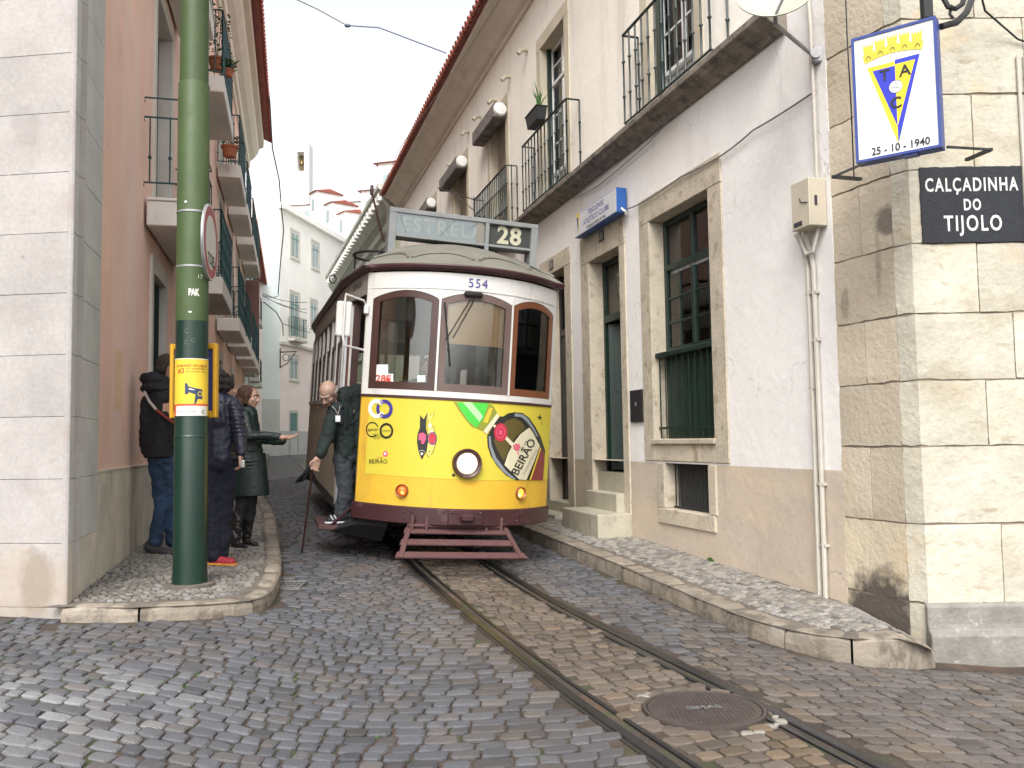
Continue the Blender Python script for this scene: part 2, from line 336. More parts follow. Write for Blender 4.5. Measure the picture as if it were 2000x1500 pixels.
def lay(quads, zf, tintf, name, stuff, parent, m, nparts, depth=.03, ins=.009, liftj=.004):
    info = []
    for q in quads:
        cx = sum(p[0] for p in q)/4; cy = sum(p[1] for p in q)/4
        d = Vector((cx, cy, zf(cx, cy)))-EYE; f = d.dot(FW); size = 0
        if f > .5:
            px = 1000+FPX*d.dot(RT)/f; py = 750-FPX*d.dot(UP)/f
            if -20 < px < 2020 and -20 < py < 1520: size = 1/f**3*abs((q[1][0]-q[0][0])*(q[3][1]-q[0][1])+.01)
        info.append((-size, cx, cy, q))
    info.sort(key=lambda t: t[0])
    S = MB(); S.c = []
    for i, (sz, cx, cy, q) in enumerate(info):
        V = stone(q, zf, depth, ins, lift=random.uniform(-liftj, liftj)); t = tintf(cx, cy)
        if i < nparts:
            o = Vector((cx, cy, zf(cx, cy))); b = MB(); b.c = [t]*25; b.add([Vector(v)-o for v in V], STONE_F)
            ob = b.build(name, m, parent, recalc=False); ob.location = o
        else:
            S.add(V, STONE_F); S.c += [t]*25
    tag(S.build(stuff, m, parent, recalc=False), kind='stuff')
def shrink(q, g_):
    c = (sum(p[0] for p in q)/4, sum(p[1] for p in q)/4); out = []
    for p in q:
        d = Vector((p[0]-c[0], p[1]-c[1])); L = d.length or 1; k = max(.3, (L-g_*1.3)/L); out.append((c[0]+d.x*k, c[1]+d.y*k))
    return out
# --- kerb lines (outer edge on the road)
LK = [(-3.22, 6.17), (-3.05, 6.16), (-2.72, 6.18), (-2.32, 6.36), (-2.02, 6.62), (-1.95, 6.85), (-1.99, 7.2), (-2.12, 7.9), (-2.36, 8.8), (-2.80, 10.3), (-3.36, 12.2), (-3.75, 13.4), (-4.2, 14.6), (-5.3, 18.2), (-7.2, 25.2), (-9.8, 34.5), (-12.4, 44)]
RK = [(2.87, 6.0), (2.66, 5.885), (2.45, 5.83), (2.26, 5.85), (2.0, 6.0), (1.74, 6.42), (1.56, 7.0), (1.37, 7.7), (1.15, 8.5), (.99, 9.1), (.66, 10.2), (.12, 12.0), (-.48, 14), (-1.98, 19), (-5, 29)]
def along(path, step):
    P = [Vector(p) for p in path]; out = []; 
    seg = [(a, b, (b-a).length) for a, b in zip(P, P[1:])]; tot = sum(s[2] for s in seg); t = 0
    def pt(t):
        for a, b, L in seg:
            if t <= L: return a+(b-a)*(t/L)
            t -= L
        return P[-1]
    return pt, tot
def smooth_path(path, n=3):
    P = [Vector(p) for p in path]
    for _ in range(n):
        Q = [P[0]]
        for a, b in zip(P, P[1:]): Q += [a*.75+b*.25, a*.25+b*.75]
        Q.append(P[-1]); P = Q
    return P
LKs, RKs = smooth_path(LK, 2), smooth_path(RK, 2)
def kx(path, y, side):
    best = None
    for a, b in zip(path, path[1:]):
        if (a.y-y)*(b.y-y) <= 0 and abs(a.y-b.y) > 1e-6:
            x = a.x+(b.x-a.x)*(y-a.y)/(b.y-a.y)
            best = x if best is None else (max(best, x) if side > 0 else min(best, x))
    return best
def pavL(x, y): return gz(x, y)+.105
def pavR(x, y): return (.08+.028*(y-6.94) if y < 14 else gz(x, y)+.12)-.5*max(0, x-2.62)
def kerb(path, zf, inward, w, parent, lens, tol=60):
    pt, tot = along(path, 0); t = 0; i = 0
    while t < tot-.1 and i < tol:
        L = min(random.uniform(*lens)*(1 if i < 14 else 1.6), tot-t); n = 5; secs = []
        for k in range(n+1):
            u = t+.008+(L-.016)*k/n; p = pt(u); q = pt(min(u+.05, tot)); q0 = pt(max(u-.05, 0)); d = (q-q0).normalized(); nrm = Vector((d.y, -d.x))*inward
            secs.append((p, nrm))
        jz = random.uniform(-.010, .008); V = []; N = 8
        for k, (p, nr) in enumerate(secs):
            e = .016 if k in (0, n) else 0
            for (o, dz, base) in ((0, -.05, 1), (0.0, .04, 1), (.006, -.028-e, 0), (.022, -.008-e, 0), (.05, 0-e, 0), (w-.02, .002-e, 0), (w, -.01-e, 0), (w, -.12, 0)):
                o2 = o+(random.uniform(-.004, .004) if 1 < o*100 < 10 else 0); x = p+nr*o2
                zt = zf(p.x+nr.x*.1, p.y+nr.y*.1); V.append((x.x, x.y, (gz(p.x, p.y)+dz) if base else zt+dz+jz+random.uniform(-.002, .002)))
        F = [(a*N+b, a*N+(b+1) % N, (a+1)*N+(b+1) % N, (a+1)*N+b) for a in range(n) for b in range(N)]+[tuple(range(N))[::-1], tuple(n*N+b for b in range(N))]
        m = MB(); m.add(V, F); m.build('kerb_stone', kerb_mat, parent); t += L; i += 1
# --- pavements
def pavement(name, kpath, wallx, zf, side, kw, y1):
    pts = [p for p in kpath if p.y <= y1]; b = MB(); V = []; F = []
    Y = [min(p.y for p in pts)+.02]; y = Y[0]
    while y < y1: y += .12 if y < 8 else .5; Y.append(min(y, y1))
    rows = []
    for y in Y:
        kx_ = kx(kpath, y, -side)
        if kx_ is None: continue
        rows.append((y, kx_-(-side)*0, wallx(y)))
    for y, a, c in rows:
        for k in range(5): x = a+(c-a)*k/4; V.append((x, y, zf(x, y)-.014))
    for j in range(len(rows)-1):
        for k in range(4): F.append((j*5+k, j*5+k+1, (j+1)*5+k+1, (j+1)*5+k))
    b.add(V, F); return tag(b.build(name, pave_base), kind='structure')
def wl(y): return lwx(y) if y > 6.27 else -3.25-(6.27-y)*1.2
left_pav = pavement('left_pavement', LKs, wl, pavL, -1, .15, 44)
right_pav = pavement('right_pavement', RKs, lambda y: min(rwx(y), 2.84), pavR, 1, .2, 26)
kerb(LKs, pavL, -1, .15, left_pav, (.40, .85))
kerb(list(RKs), pavR, 1, .20, right_pav, (.46, .66))
def inside_kerb(x, y, path, side, m):
    """distance to the kerb line larger than m on the pavement side"""
    best = 9
    p = Vector((x, y)); sgn = 1
    for a, b in zip(path, path[1:]):
        ab = b-a; t = max(0, min(1, (p-a).dot(ab)/ab.length_squared)); q = a+ab*t; d = (p-q).length
        if d < best: best = d; sgn = 1 if (ab.x*(p-a).y-ab.y*(p-a).x)*side > 0 else -1
    return best*sgn > m
# calcada lattice
def small_lattice(x0, x1, y0, y1, ang, pitch, ok, jit=.16, curve=0):
    c, s = math.cos(ang), math.sin(ang); out = {}; quads = []
    cx, cy = (x0+x1)/2, (y0+y1)/2; R = math.hypot(x1-x0, y1-y0)/2; n = int(R/pitch)+1
    def P(i, j):
        if (i, j) not in out:
            u, v = (i+(.5 if j % 2 else 0))*pitch+random.uniform(-jit, jit)*pitch, j*pitch*.95+random.uniform(-jit, jit)*pitch*.7
            v += curve*math.sin(u*1.4); out[i, j] = (cx+c*u-s*v, cy+s*u+c*v)
        return out[i, j]
    for j in range(-n, n):
        pass
    # rows with their own joints
    for j in range(-n, n):
        off = random.random()*pitch; u = -R+off; last = None
        while u < R:
            wd = pitch*random.uniform(.85, 1.25); q = []
            mx, my = cx+c*(u+wd/2)-s*(j+.5)*pitch, cy+s*(u+wd/2)+c*(j+.5)*pitch
            if x0 < mx < x1 and y0 < my < y1 and ok(mx, my):
                for (uu, vv) in ((u, j), (u+wd, j), (u+wd, j+1), (u, j+1)):
                    U_ = uu+random.uniform(-jit, jit)*pitch*.45; V_ = vv*pitch+random.uniform(-jit, jit)*pitch*.45
                    V_ += curve*math.sin(uu*1.1+j*.05)
                    q.append((cx+c*U_-s*V_, cy+s*U_+c*V_))
                quads.append(shrink(q, .006))
            u += wd
    return quads
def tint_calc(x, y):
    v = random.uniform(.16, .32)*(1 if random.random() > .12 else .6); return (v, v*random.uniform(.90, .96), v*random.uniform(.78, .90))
POLE = (-2.64, 7.07)
okL = lambda x, y: x > lwx(y)+.03 and inside_kerb(x, y, LKs, 1, .19) and (Vector((x, y))-Vector(POLE)).length > .19
ql = small_lattice(-6, -1.7, 6.1, 15, math.radians(38), .058, okL, curve=.03)
okR = lambda x, y: x < rwx(y)-.03 and inside_kerb(x, y, RKs, -1, .25)
qr = small_lattice(-1.5, 2.95, 5.7, 15, math.radians(-62), .068, okR, curve=.03)
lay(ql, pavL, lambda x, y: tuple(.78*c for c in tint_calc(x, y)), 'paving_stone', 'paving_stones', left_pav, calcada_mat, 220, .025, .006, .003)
lay(qr, pavR, tint_calc, 'paving_stone', 'paving_stones', right_pav, calcada_mat, 280, .025, .006, .003)
# --- cobbles of the road
MAN = gnd(1375, 1385); GRATE = gnd(567, 1141)
LKx = lambda y: kx(LKs, y, 1); RKx = lambda y: kx(RKs, y, -1)
def road_ok(x, y, m=.05):
    if y > 5.6:
        if y > 5.9 and x < -1.9 and (x < lwx(y) or inside_kerb(x, y, LKs, 1, -m) ) and y < 44 and not (x < -3.25 and y < 6.27+(-3.25-x)*.13-.05): return False
        if x > .0 and inside_kerb(x, y, RKs, -1, -m): return False
        if x > 2.7 and y > 5.9: return False
    if (Vector((x, y))-Vector((MAN.x, MAN.y))).length < .36: return False
    if abs(x-GRATE.x) < .17 and abs(y-GRATE.y) < .24: return False
    return True
quads = []
def rowset(rows, ok, pitch_u, jit=.1):
    """rows: list of functions (u)->(x,y) for successive joints; stones between rows"""
    for r0, r1, u0, u1 in rows:
        u = u0+random.random()*pitch_u
        while u < u1:
            wd = pitch_u*random.choice((.8, .95, 1.05, 1.2, 1.35)); a, b, c, d = r0(u), r0(u+wd), r1(u+wd), r1(u)
            m = ((a[0]+c[0])/2, (a[1]+c[1])/2)
            if ok(*m): quads.append(shrink([(p[0]+random.uniform(-jit, jit)*.07, p[1]+random.uniform(-jit, jit)*.07) for p in (a, b, c, d)], random.uniform(.004, .009)))
            u += wd
# between the rails: rows across the track
y = 2.2; rows = []
while y < 22:
    p = .100
    for_ = lambda u, y=y: tpt(u, y); for2 = lambda u, y=y+p: tpt(u, y)
    rows.append((for_, for2, -.37, .30)); y += p
def clampd(x, y): return abs(tdist(x, y)) < .335
rowset(rows, lambda x, y: clampd(x, y) and road_ok(x, y), .118)
# right of the track
y = 1.0; rows = []
while y < 22:
    p = .104
    f1 = lambda u, y=y: (lambda P: (P[0], P[1]-.22*max(0, u-.5)-.05*math.sin(u*2)))(tpt(u, y))
    f2 = lambda u, y=y+p: (lambda P: (P[0], P[1]-.22*max(0, u-.5)-.05*math.sin(u*2)))(tpt(u, y))
    rows.append((f1, f2, .52, 5 if y < 7 else 1.6)); y += p
rowset(rows, lambda x, y: tdist(x, y) > .545 and road_ok(x, y) and x < 5 and y > 2.2, .125)
# left of the track: fanned rows
def h(x):
    return .30*(math.sqrt((x+.9)**2+.5)-.7)+.04*math.sin(x*2.1)
y = .2; rows = []
while y < 24:
    p = .106
    f1 = lambda u, y=y: (u+.05*math.sin(u*3), y+h(u)*max(0, 1-max(0, y-6)/4)+(u-tcx(y))*.28*min(1, max(0, y-6)/4))
    f2 = lambda u, y=y+p: (u+.05*math.sin(u*3), y+h(u)*max(0, 1-max(0, y-6)/4)+(u-tcx(y))*.28*min(1, max(0, y-6)/4))
    rows.append((f1, f2, (-6.2 if y < 9 else -9), 1.6)); y += p
rowset(rows, lambda x, y: tdist(x, y) < -.545 and road_ok(x, y) and 2.2 < y < 24 and x > -6, .118)
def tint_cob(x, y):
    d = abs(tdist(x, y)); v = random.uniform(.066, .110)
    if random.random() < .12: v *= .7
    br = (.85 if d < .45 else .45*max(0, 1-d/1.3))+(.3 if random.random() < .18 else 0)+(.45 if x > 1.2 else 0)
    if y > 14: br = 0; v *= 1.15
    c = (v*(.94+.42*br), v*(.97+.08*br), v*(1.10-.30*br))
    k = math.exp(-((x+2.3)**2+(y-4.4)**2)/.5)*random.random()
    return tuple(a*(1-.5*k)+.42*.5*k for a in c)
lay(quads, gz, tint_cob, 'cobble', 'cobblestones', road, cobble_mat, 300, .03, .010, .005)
NQ = len(quads)
# mortar smear on the left and sandy patches are part of the joints ; far road surface
fr = MB(); YY = [22+i for i in range(0, 40)]; V = []
for y_ in YY:
    for k in range(9):
        x0_, x1_ = (kx(LKs, min(y_, 43.9), 1)), -.6-.30*(y_-14)+1.0
        x_ = x0_+(x1_+4-x0_)*k/8; V.append((x_, y_, gz(x_, y_)-.012))
fr.add(V, [(j*9+k, j*9+k+1, (j+1)*9+k+1, (j+1)*9+k) for j in range(len(YY)-1) for k in range(8)])
fr.build('distant_paving', far_cobble, road, recalc=False)
# --- tram track
grate_m = mat('grey_grate_iron', (.17, .17, .175), .5, .2, 8, .2, 60, metal=.2)
steel = mat('polished_rail_steel', (.10, .105, .12), .36, .25, 8, 0, 120, metal=.95, spec=.8)
rail_dark = mat('dark_rail_groove', (.03, .025, .022), .6, .3, 8, .4, 60)
yy = [0.0]; 
while yy[-1] < 43: yy.append(yy[-1]+(.3 if yy[-1] < 10 else 1.2))
for nm, extra in (('main', 0),):
    trk = thing('tram_track', 'grooved steel tram rails curving through the cobbles under the tram', 'rail track', (0, 0, 0))
    for s in (-1, 1):
        def path(off): return [((*tpt(s*.45+off*s, y_), gz(*tpt(s*.45+off*s, y_))), (1, -tslope(y_)*1, 0)) for y_ in yy]
        m = MB(); m.sweep([(-.03, -.05), (-.03, -.002), (-.024, .003), (.024, .003), (.03, -.002), (.03, -.05)], path(0)); m.build('rail_head', steel, trk)
        m = MB(); m.sweep([(-.030, -.05), (-.030, -.024), (.026, -.024), (.026, -.05)], path(-.060)); m.build('rail_groove', rail_dark, trk)
        m = MB(); m.sweep([(-.012, -.05), (-.012, -.001), (.012, -.001), (.012, -.05)], path(-.102)); m.build('guard_lip', steel, trk)
        m = MB(); m.sweep([(-.012, -.05), (-.012, -.006), (.012, -.006), (.012, -.05)], path(.043)); m.build('rail_edge', rail_dark, trk)
# --- manhole
iron_cover = mat('worn_iron_cover', (.075, .06, .055), .5, .2, 6, .5, 50, metal=.3, stains=[((.10, .07, .06), (4, 4, 4), .5, .2, .6)])
mz = gz(MAN.x, MAN.y)+.004
mh = thing('manhole_cover', 'round worn iron manhole cover between the tram rails', 'manhole cover', (MAN.x, MAN.y, mz))
m = MB(); m.lathe([(.300, -.03), (.300, .001), (.296, .003), (.02, .003), (.0001, .003)], n=40, smooth=False); m.build('lid', iron_cover, mh)
m = MB(); m.lathe([(.325, -.03), (.325, .004), (.318, .006), (.309, .006), (.305, .002), (.305, -.03)], n=40, smooth=False); m.build('frame_ring', iron_cover, mh)
m = MB()
for i in range(-12, 13):
    for j in range(-12, 13):
        x_, y_ = i*.023, j*.023
        if x_*x_+y_*y_ < .275**2 and not (abs(y_) < .035 and abs(x_) < .13): m.box(x_-.006, x_+.006, y_-.006, y_+.006, .003, .0065)
tag(m.build('tread_pattern', iron_cover, mh, recalc=False), kind='stuff')
place_flat(text_bm('SIMAS', .075, bold=.003), 'lettering', grate_m, mh, lambda a, b: Vector((a, b, .006)), rot=.12)
m = MB(); m.box(.11, .17, .10, .13, .003, .0045); m.build('lifting_slot', rail_dark, mh)
chip = MB(); chip.c = []
for i in range(9):
    a = -.25-i*.16 if i < 7 else 1.6+i*.1; r_ = .37+random.uniform(-.01, .03); x_, y_ = MAN.x+r_*math.cos(a)*1.0, MAN.y+r_*math.sin(a); 
    w_ = random.uniform(.02, .04); q = [(x_-w_, y_-w_*.7), (x_+w_, y_-w_*.6), (x_+w_*.9, y_+w_*.7), (x_-w_*.8, y_+w_*.6)]
    chip.add(stone(q, gz, .02, .006, lift=.001), STONE_F); chip.c += [(.24, .22, .19)]*25
tag(chip.build('pale_stone_chips', calcada_mat, road, recalc=False), kind='stuff')
rim = MB(); rim.c = []
for i in range(17):
    a = 2*math.pi*i/17; 
    if -1.4 < ((a+math.pi) % (2*math.pi)-math.pi) < -.2: continue
    q = [(MAN.x+r_*math.cos(a+t), MAN.y+r_*math.sin(a+t)) for r_, t in ((.335, -.16), (.405, -.15), (.40, .15), (.335, .16))]
    rim.add(stone(q, gz, .02, .006, lift=-.001), STONE_F); rim.c += [tint_cob(MAN.x, MAN.y)]*25
tag(rim.build('cobbles_round_manhole', cobble_mat, road, recalc=False), kind='stuff')
# --- drain grate
gx, gy = GRATE.x, GRATE.y; zz = gz(gx, gy)+.002
gr = thing('drain_grate', 'square rusty iron drain grate in the cobbles beside the left kerb', 'drain grate', (gx, gy, zz), Matrix.Rotation(.05, 3, 'Z'))
m = MB(); 
for a in ((-.12, .12, -.19, -.165), (-.12, .12, .165, .19), (-.12, -.10, -.165, .165), (.10, .12, -.165, .165)): m.box(*a, -.03, 0)
m.build('frame', grate_m, gr)
for k in range(4): m = MB(); m.box(-.10+.04*k+.035, -.10+.04*k+.048, -.165, .165, -.03, -.003); m.build('bar', grate_m, gr)
for k in (-.055, .055): m = MB(); m.box(-.10, .10, k-.008, k+.008, -.031, -.005); m.build('cross_bar', grate_m, gr)
m = MB(); m.box(-.10, .10, -.165, .165, -.014, -.0105); m.build('drain_dark_plate', rail_dark, gr)  # black plate close under the bars, shade of the holes put into its colour
# --- weeds in the joints
weed = mat('weed_leaf', (.06, .13, .025), .6, .3, 20, 0)
wd = MB()
def tuft(x, y, n, r, hgt):
    z = gz(x, y)-.02
    for _ in range(n):
        a = random.random()*6.28; rr = random.random()*r; bx, by = x+rr*math.cos(a), y+rr*math.sin(a); t = random.random()*6.28; L = hgt*random.uniform(.5, 1.3)
        dx, dy = math.cos(t)*L*.6, math.sin(t)*L*.6; w_ = .0025+.002*random.random()
        wd.add([(bx-w_*math.sin(t), by+w_*math.cos(t), z), (bx+w_*math.sin(t), by-w_*math.cos(t), z), (bx+dx, by+dy, z+L)], [(0, 1, 2)])
for px, py in ((262, 1196), (255, 1195), (270, 1197)): p = gnd(px, py); tuft(p.x, p.y-.03, 60, .05, .05)
for _ in range(900):
    q = random.choice(quads); k = random.randrange(4); x_, y_ = q[k]
    if x_ < .1 and y_ < 7 and tdist(x_, y_) < -.7 and math.sin(x_*1.9+y_*2.3) > -.2: tuft(x_, y_, 14, .026, .024)
tuft(1.45, 8.2+2.3, 1, .01, .01)
tag(wd.build('weeds', weed, recalc=False), 'small green weeds growing in the joints between cobbles', 'weeds', kind='stuff')
m = MB(); z_ = .14
for _ in range(60):
    a = random.random()*6.28; r_ = random.random()*.05; x_, y_ = rwx(8.9)-.03-abs(r_*math.cos(a)), 8.9+r_*2*math.sin(a)
    m.add([(x_, y_, z_), (x_+.008, y_+.004, z_), (x_-.01, y_-.01, z_+.035)], [(0, 1, 2)])
tag(m.build('weed', weed, recalc=False), 'small green weed at the foot of the beige wall', 'weed')
# ================================================================ WALL TOOLS
def frame_m(p, d, flip=False):
    """rotation whose x runs along the wall and y points out into the street"""
    d = Vector((d[0], d[1], 0)).normalized(); x = -d if flip else d; z = Vector((0, 0, 1)); y = z.cross(x)
    return Matrix((x, y, z)).transposed()
def hit(W0, D, px, py, o=0, flip=False):
    """wall coordinates (along, height) of a photo pixel on the plane o metres in front of the wall"""
    d = Vector((D[0], D[1])).normalized(); x = -d if flip else d; y = Vector((-x.y, x.x)); r = FW + RT*(px-1000)/FPX + UP*(750-py)/FPX
    k = (Vector(W0[:2]).dot(y)+o)/(r.xy.dot(y)); q = EYE+r*k; return (q.xy-Vector(W0[:2])).dot(x), q.z
def wall_panel(name, m, parent, a0, a1, z0, z1, ops=(), o=0, t=.3, ztop=None):
    A = sorted({a0, a1} | {min(max(v, a0), a1) for p in ops for v in p[:2]}); Z = sorted({z0, z1} | {min(max(v, z0), z1) for p in ops for v in p[2:4]})
    b = MB()
    for i in range(len(A)-1):
        for j in range(len(Z)-1):
            ca, cz = (A[i]+A[i+1])/2, (Z[j]+Z[j+1])/2
            if any(p[0] < ca < p[1] and p[2] < cz < p[3] for p in ops): continue
            b.add([(A[i], o, Z[j]), (A[i+1], o, Z[j]), (A[i+1], o, Z[j+1]), (A[i], o, Z[j+1])], [(3, 2, 1, 0)])
    for p in ops:
        if p[2] >= z1 or p[3] <= z0: continue
        u0, u1, v0, v1 = max(p[0], a0), min(p[1], a1), max(p[2], z0), min(p[3], z1)
        b.add([(u0, o, v0), (u0, o-t, v0), (u0, o-t, v1), (u0, o, v1)], [(0, 1, 2, 3)]); b.add([(u1, o, v0), (u1, o-t, v0), (u1, o-t, v1), (u1, o, v1)], [(3, 2, 1, 0)])
        if p[3] <= z1: b.add([(u0, o, v1), (u1, o, v1), (u1, o-t, v1), (u0, o-t, v1)], [(0, 1, 2, 3)])
        if p[2] >= z0: b.add([(u0, o, v0), (u1, o, v0), (u1, o-t, v0), (u0, o-t, v0)], [(3, 2, 1, 0)])
    for (c0, c1, w0, w1) in ((a0, a0, z0, z1), (a1, a1, z0, z1)): b.add([(c0, o, w0), (c0, o-t, w0), (c0, o-t, w1), (c0, o, w1)], [(0, 1, 2, 3)])
    b.add([(a0, o, z1), (a1, o, z1), (a1, o-t, z1), (a0, o-t, z1)], [(0, 1, 2, 3)])
    ob = b.build(name, m, parent, recalc=False); return ob
def bx(name, m, parent, a0, a1, o0, o1, z0, z1, bevel=.0, seg=1):
    return MB().box(a0, a1, o0, o1, z0, z1).build(name, m, parent, bevel, seg, recalc=False)
def surround(parent, m, a0, a1, z0, z1, A0, A1, Z1, Z0=None, o=.018, d=.27, sill=True):
    """stone ring between opening a0..z1 and outer A0..Z1, one part for each stone"""
    Z0 = z0 if Z0 is None else Z0; g = .002
    bx('lintel', m, parent, A0+g, A1-g, -d, o, z1, Z1-g, .006)
    bx('jamb', m, parent, A0+g, a0, -d, o-.002, Z0, z1-g, .006); bx('jamb', m, parent, a1, A1-g, -d, o-.002, Z0, z1-g, .006)
    if sill and Z0 < z0-.02: bx('sill_stone', m, parent, a0+g, a1-g, -d, o-.004, Z0, z0, .006)
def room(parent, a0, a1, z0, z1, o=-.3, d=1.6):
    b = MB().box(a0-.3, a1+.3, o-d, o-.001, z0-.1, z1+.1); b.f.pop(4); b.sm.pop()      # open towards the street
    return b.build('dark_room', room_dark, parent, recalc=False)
def glazed(parent, m, a0, a1, z0, z1, o, rows, bar=.05, th=.05, gl=None, name='window', curtain=None):
    """rows: list of (z_bottom, z_top, [vertical splits], n_horizontal bars, inner bar) ; frame, bars and panes"""
    f = MB(); f.box(a0, a0+bar, o-th, o, z0, z1).box(a1-bar, a1, o-th, o, z0, z1).box(a0+bar, a1-bar, o-th, o, z1-bar, z1).box(a0+bar, a1-bar, o-th, o, z0, z0+bar)
    w_ = f.build(name, m, parent, .004, recalc=False)
    for (r0, r1, cols, nh, thin) in rows:
        if r0 > z0+bar+.01: bx('transom', m, w_, a0+bar, a1-bar, o-th-.003, o+.008, r0-bar, r0, .004)
        xs_ = [a0+bar]+list(cols)+[a1-bar]
        for c in cols: bx('mullion', m, w_, c-bar*.6, c+bar*.6, o-th-.002, o+.004, r0, r1, .004)
        for i in range(len(xs_)-1):
            u0 = xs_[i]+(bar*.6 if i else 0); u1 = xs_[i+1]-(bar*.6 if i < len(xs_)-2 else 0)
            for k in range(nh):
                zz_ = r0+(r1-r0)*(k+1)/(nh+1); bx('glazing_bar', m, w_, u0, u1, o-th*.8, o-.01, zz_-.011, zz_+.011)
            if thin: bx('glazing_bar', m, w_, (u0+u1)/2-.011, (u0+u1)/2+.011, o-th*.78, o-.012, r0, r1)
            bx('pane', gl or win_glass, w_, u0, u1, o-th*.55, o-th*.45, r0, r1)
    if curtain:
        c = MB(); n = 60; V = []
        for k in range(n+1):
            a = a0+(a1-a0)*k/n; V += [(a, o-.075+.010*math.sin(k*1.1)+.008*math.sin(k*2.7), z0), (a, o-.075+.010*math.sin(k*1.1+.4)+.008*math.sin(k*2.7), z1)]
        c.add(V, [(2*k, 2*k+2, 2*k+3, 2*k+1) for k in range(n)], True); c.build('net_curtain', curtain, parent, recalc=False)
    return w_
BAL = {}
def baluster_mesh(h, r, knobs):
    pr = [(r*1.25, 0), (r*1.25, .02), (r, .025)]
    for kz in knobs: pr += [(r, kz-.02), (r*1.9, kz-.008), (r*1.9, kz+.008), (r, kz+.02)]
    pr += [(r, h)]
    b = MB().lathe(pr, n=6); return b
def railing(parent, m, segs, z0, z1, pitch, r=.009, knobs=(.25, .8), name='railing', top=.022):
    """segs: list of ((a,o),(a,o)) ; one railing with its rails and balusters"""
    t = MB()
    for (p, q) in segs: t.bar((p[0], p[1], z1), (q[0], q[1], z1), .04, .014)
    rl = t.build(name, m, parent, .003)
    b = MB()
    for (p, q) in segs: b.bar((p[0], p[1], z0+.05), (q[0], q[1], z0+.05), .024, .014)
    b.build('bottom_rail', m, rl)
    h_ = z1-z0-.06; first = None
    for (p, q) in segs:
        L = math.dist(p, q); n = max(1, round(L/pitch))
        for k in range(n+1):
            loc = Vector((p[0]+(q[0]-p[0])*k/n, p[1]+(q[1]-p[1])*k/n, z0+.055))
            if first is None: first = baluster_mesh(h_, r, [h_*v for v in knobs]).build('baluster', m, rl); first.location = loc
            else: copy_part(first, rl, loc)
    for (p, q) in segs[:1]+segs[-1:]:
        pass
    return rl
def tiles_eave(parent, a0, a1, o_edge, z, run=1.2, slope=.45, pitch=.21, m=None):
    """roof deck with a row of barrel tiles on it"""
    m = m or tile_mat; d = MB(); d.add([(a0, o_edge-.06, z), (a1, o_edge-.06, z), (a1, o_edge-run-3, z+slope*(run+3)), (a0, o_edge-run-3, z+slope*(run+3)), (a0, o_edge-.06, z+.03), (a1, o_edge-.06, z+.03), (a1, o_edge-run-3, z+.03+slope*(run+3)), (a0, o_edge-run-3, z+.03+slope*(run+3))], [(0, 1, 2, 3), (7, 6, 5, 4), (0, 4, 5, 1)])
    deck = d.build('roof', m, parent, recalc=False); first = None; a = a0+pitch/2; k = 0
    t = MB(); V = []
    for (yy_, rr) in ((0, .085), (-run*.5, .078), (-run*.5+.02, .085), (-run, .078)):
        for j in range(7):
            an = math.pi*j/6; V.append((rr*math.cos(an), yy_, rr*math.sin(an)*.8-slope*yy_))
    F = [(i*7+j, i*7+j+1, (i+1)*7+j+1, (i+1)*7+j) for i in range(3) for j in range(6)]
    Vi = [(v[0]*.82, v[1], (v[2]+slope*v[1])*.82-slope*v[1]) for v in V]; n = len(V)
    F += [tuple(i+n for i in f)[::-1] for f in F[:18]]; F += [(j, j+n, j+1+n, j+1) for j in range(6)]
    t.add(V+Vi, F, True)
    while a < a1:
        loc = Vector((a, o_edge+random.uniform(-.012, .012), z+.03))
        if first is None: first = t.build('roof_tile', m, deck); first.location = loc
        else: copy_part(first, deck, loc)
        a += pitch; k += 1
    # under tiles (the channels between) show as dark scallops
    u = MB(); a = a0
    while a < a1: u.tube([(a, o_edge+.03, z+.035), (a, o_edge-.4, z+.035+.4*slope)], .06, 6); a += pitch
    tag(u.build('channel_tiles', m, deck), kind='stuff'); return deck
# ================================================================ RIGHT HOUSE (club)
RF = frame_m(RW0, RWD)
RH = thing('club_house', 'long white plastered house with beige base, green windows and iron balconies right of the tram', 'house', (RW0.x, RW0.y, 0), RF)
hr = lambda px, py, o=0: hit(RW0, RWD, px, py, o)
RL = 21.4
winA = (1.69, 3.62, 1.135, 4.29); doorA = (4.06, 5.60, -.2, 4.27); doorB = (6.02, 7.45, -.2, 4.30); gri = (1.96, 3.30, .42, 1.115)
lowops = [winA, doorA, doorB]
wall_panel('beige_base_wall', beige_wall, RH, 0.0, RL, -.4, 1.115, [doorA, doorB, gri], o=0)
wall_panel('ground_floor_wall', white_wall, RH, 0.0, RL, 1.115, 5.12, lowops)
up = [(1.95, 3.5, 5.12, 8.05), (5.92, 7.40, 5.12, 8.05), (9.1, 10.6, 5.12, 7.9), (12.2, 13.9, 5.12, 7.9), (15.6, 17.1, 5.12, 7.9)]
wall_panel('upper_wall', upper_wall, RH, 0.0, RL, 5.12, 9.36, up)
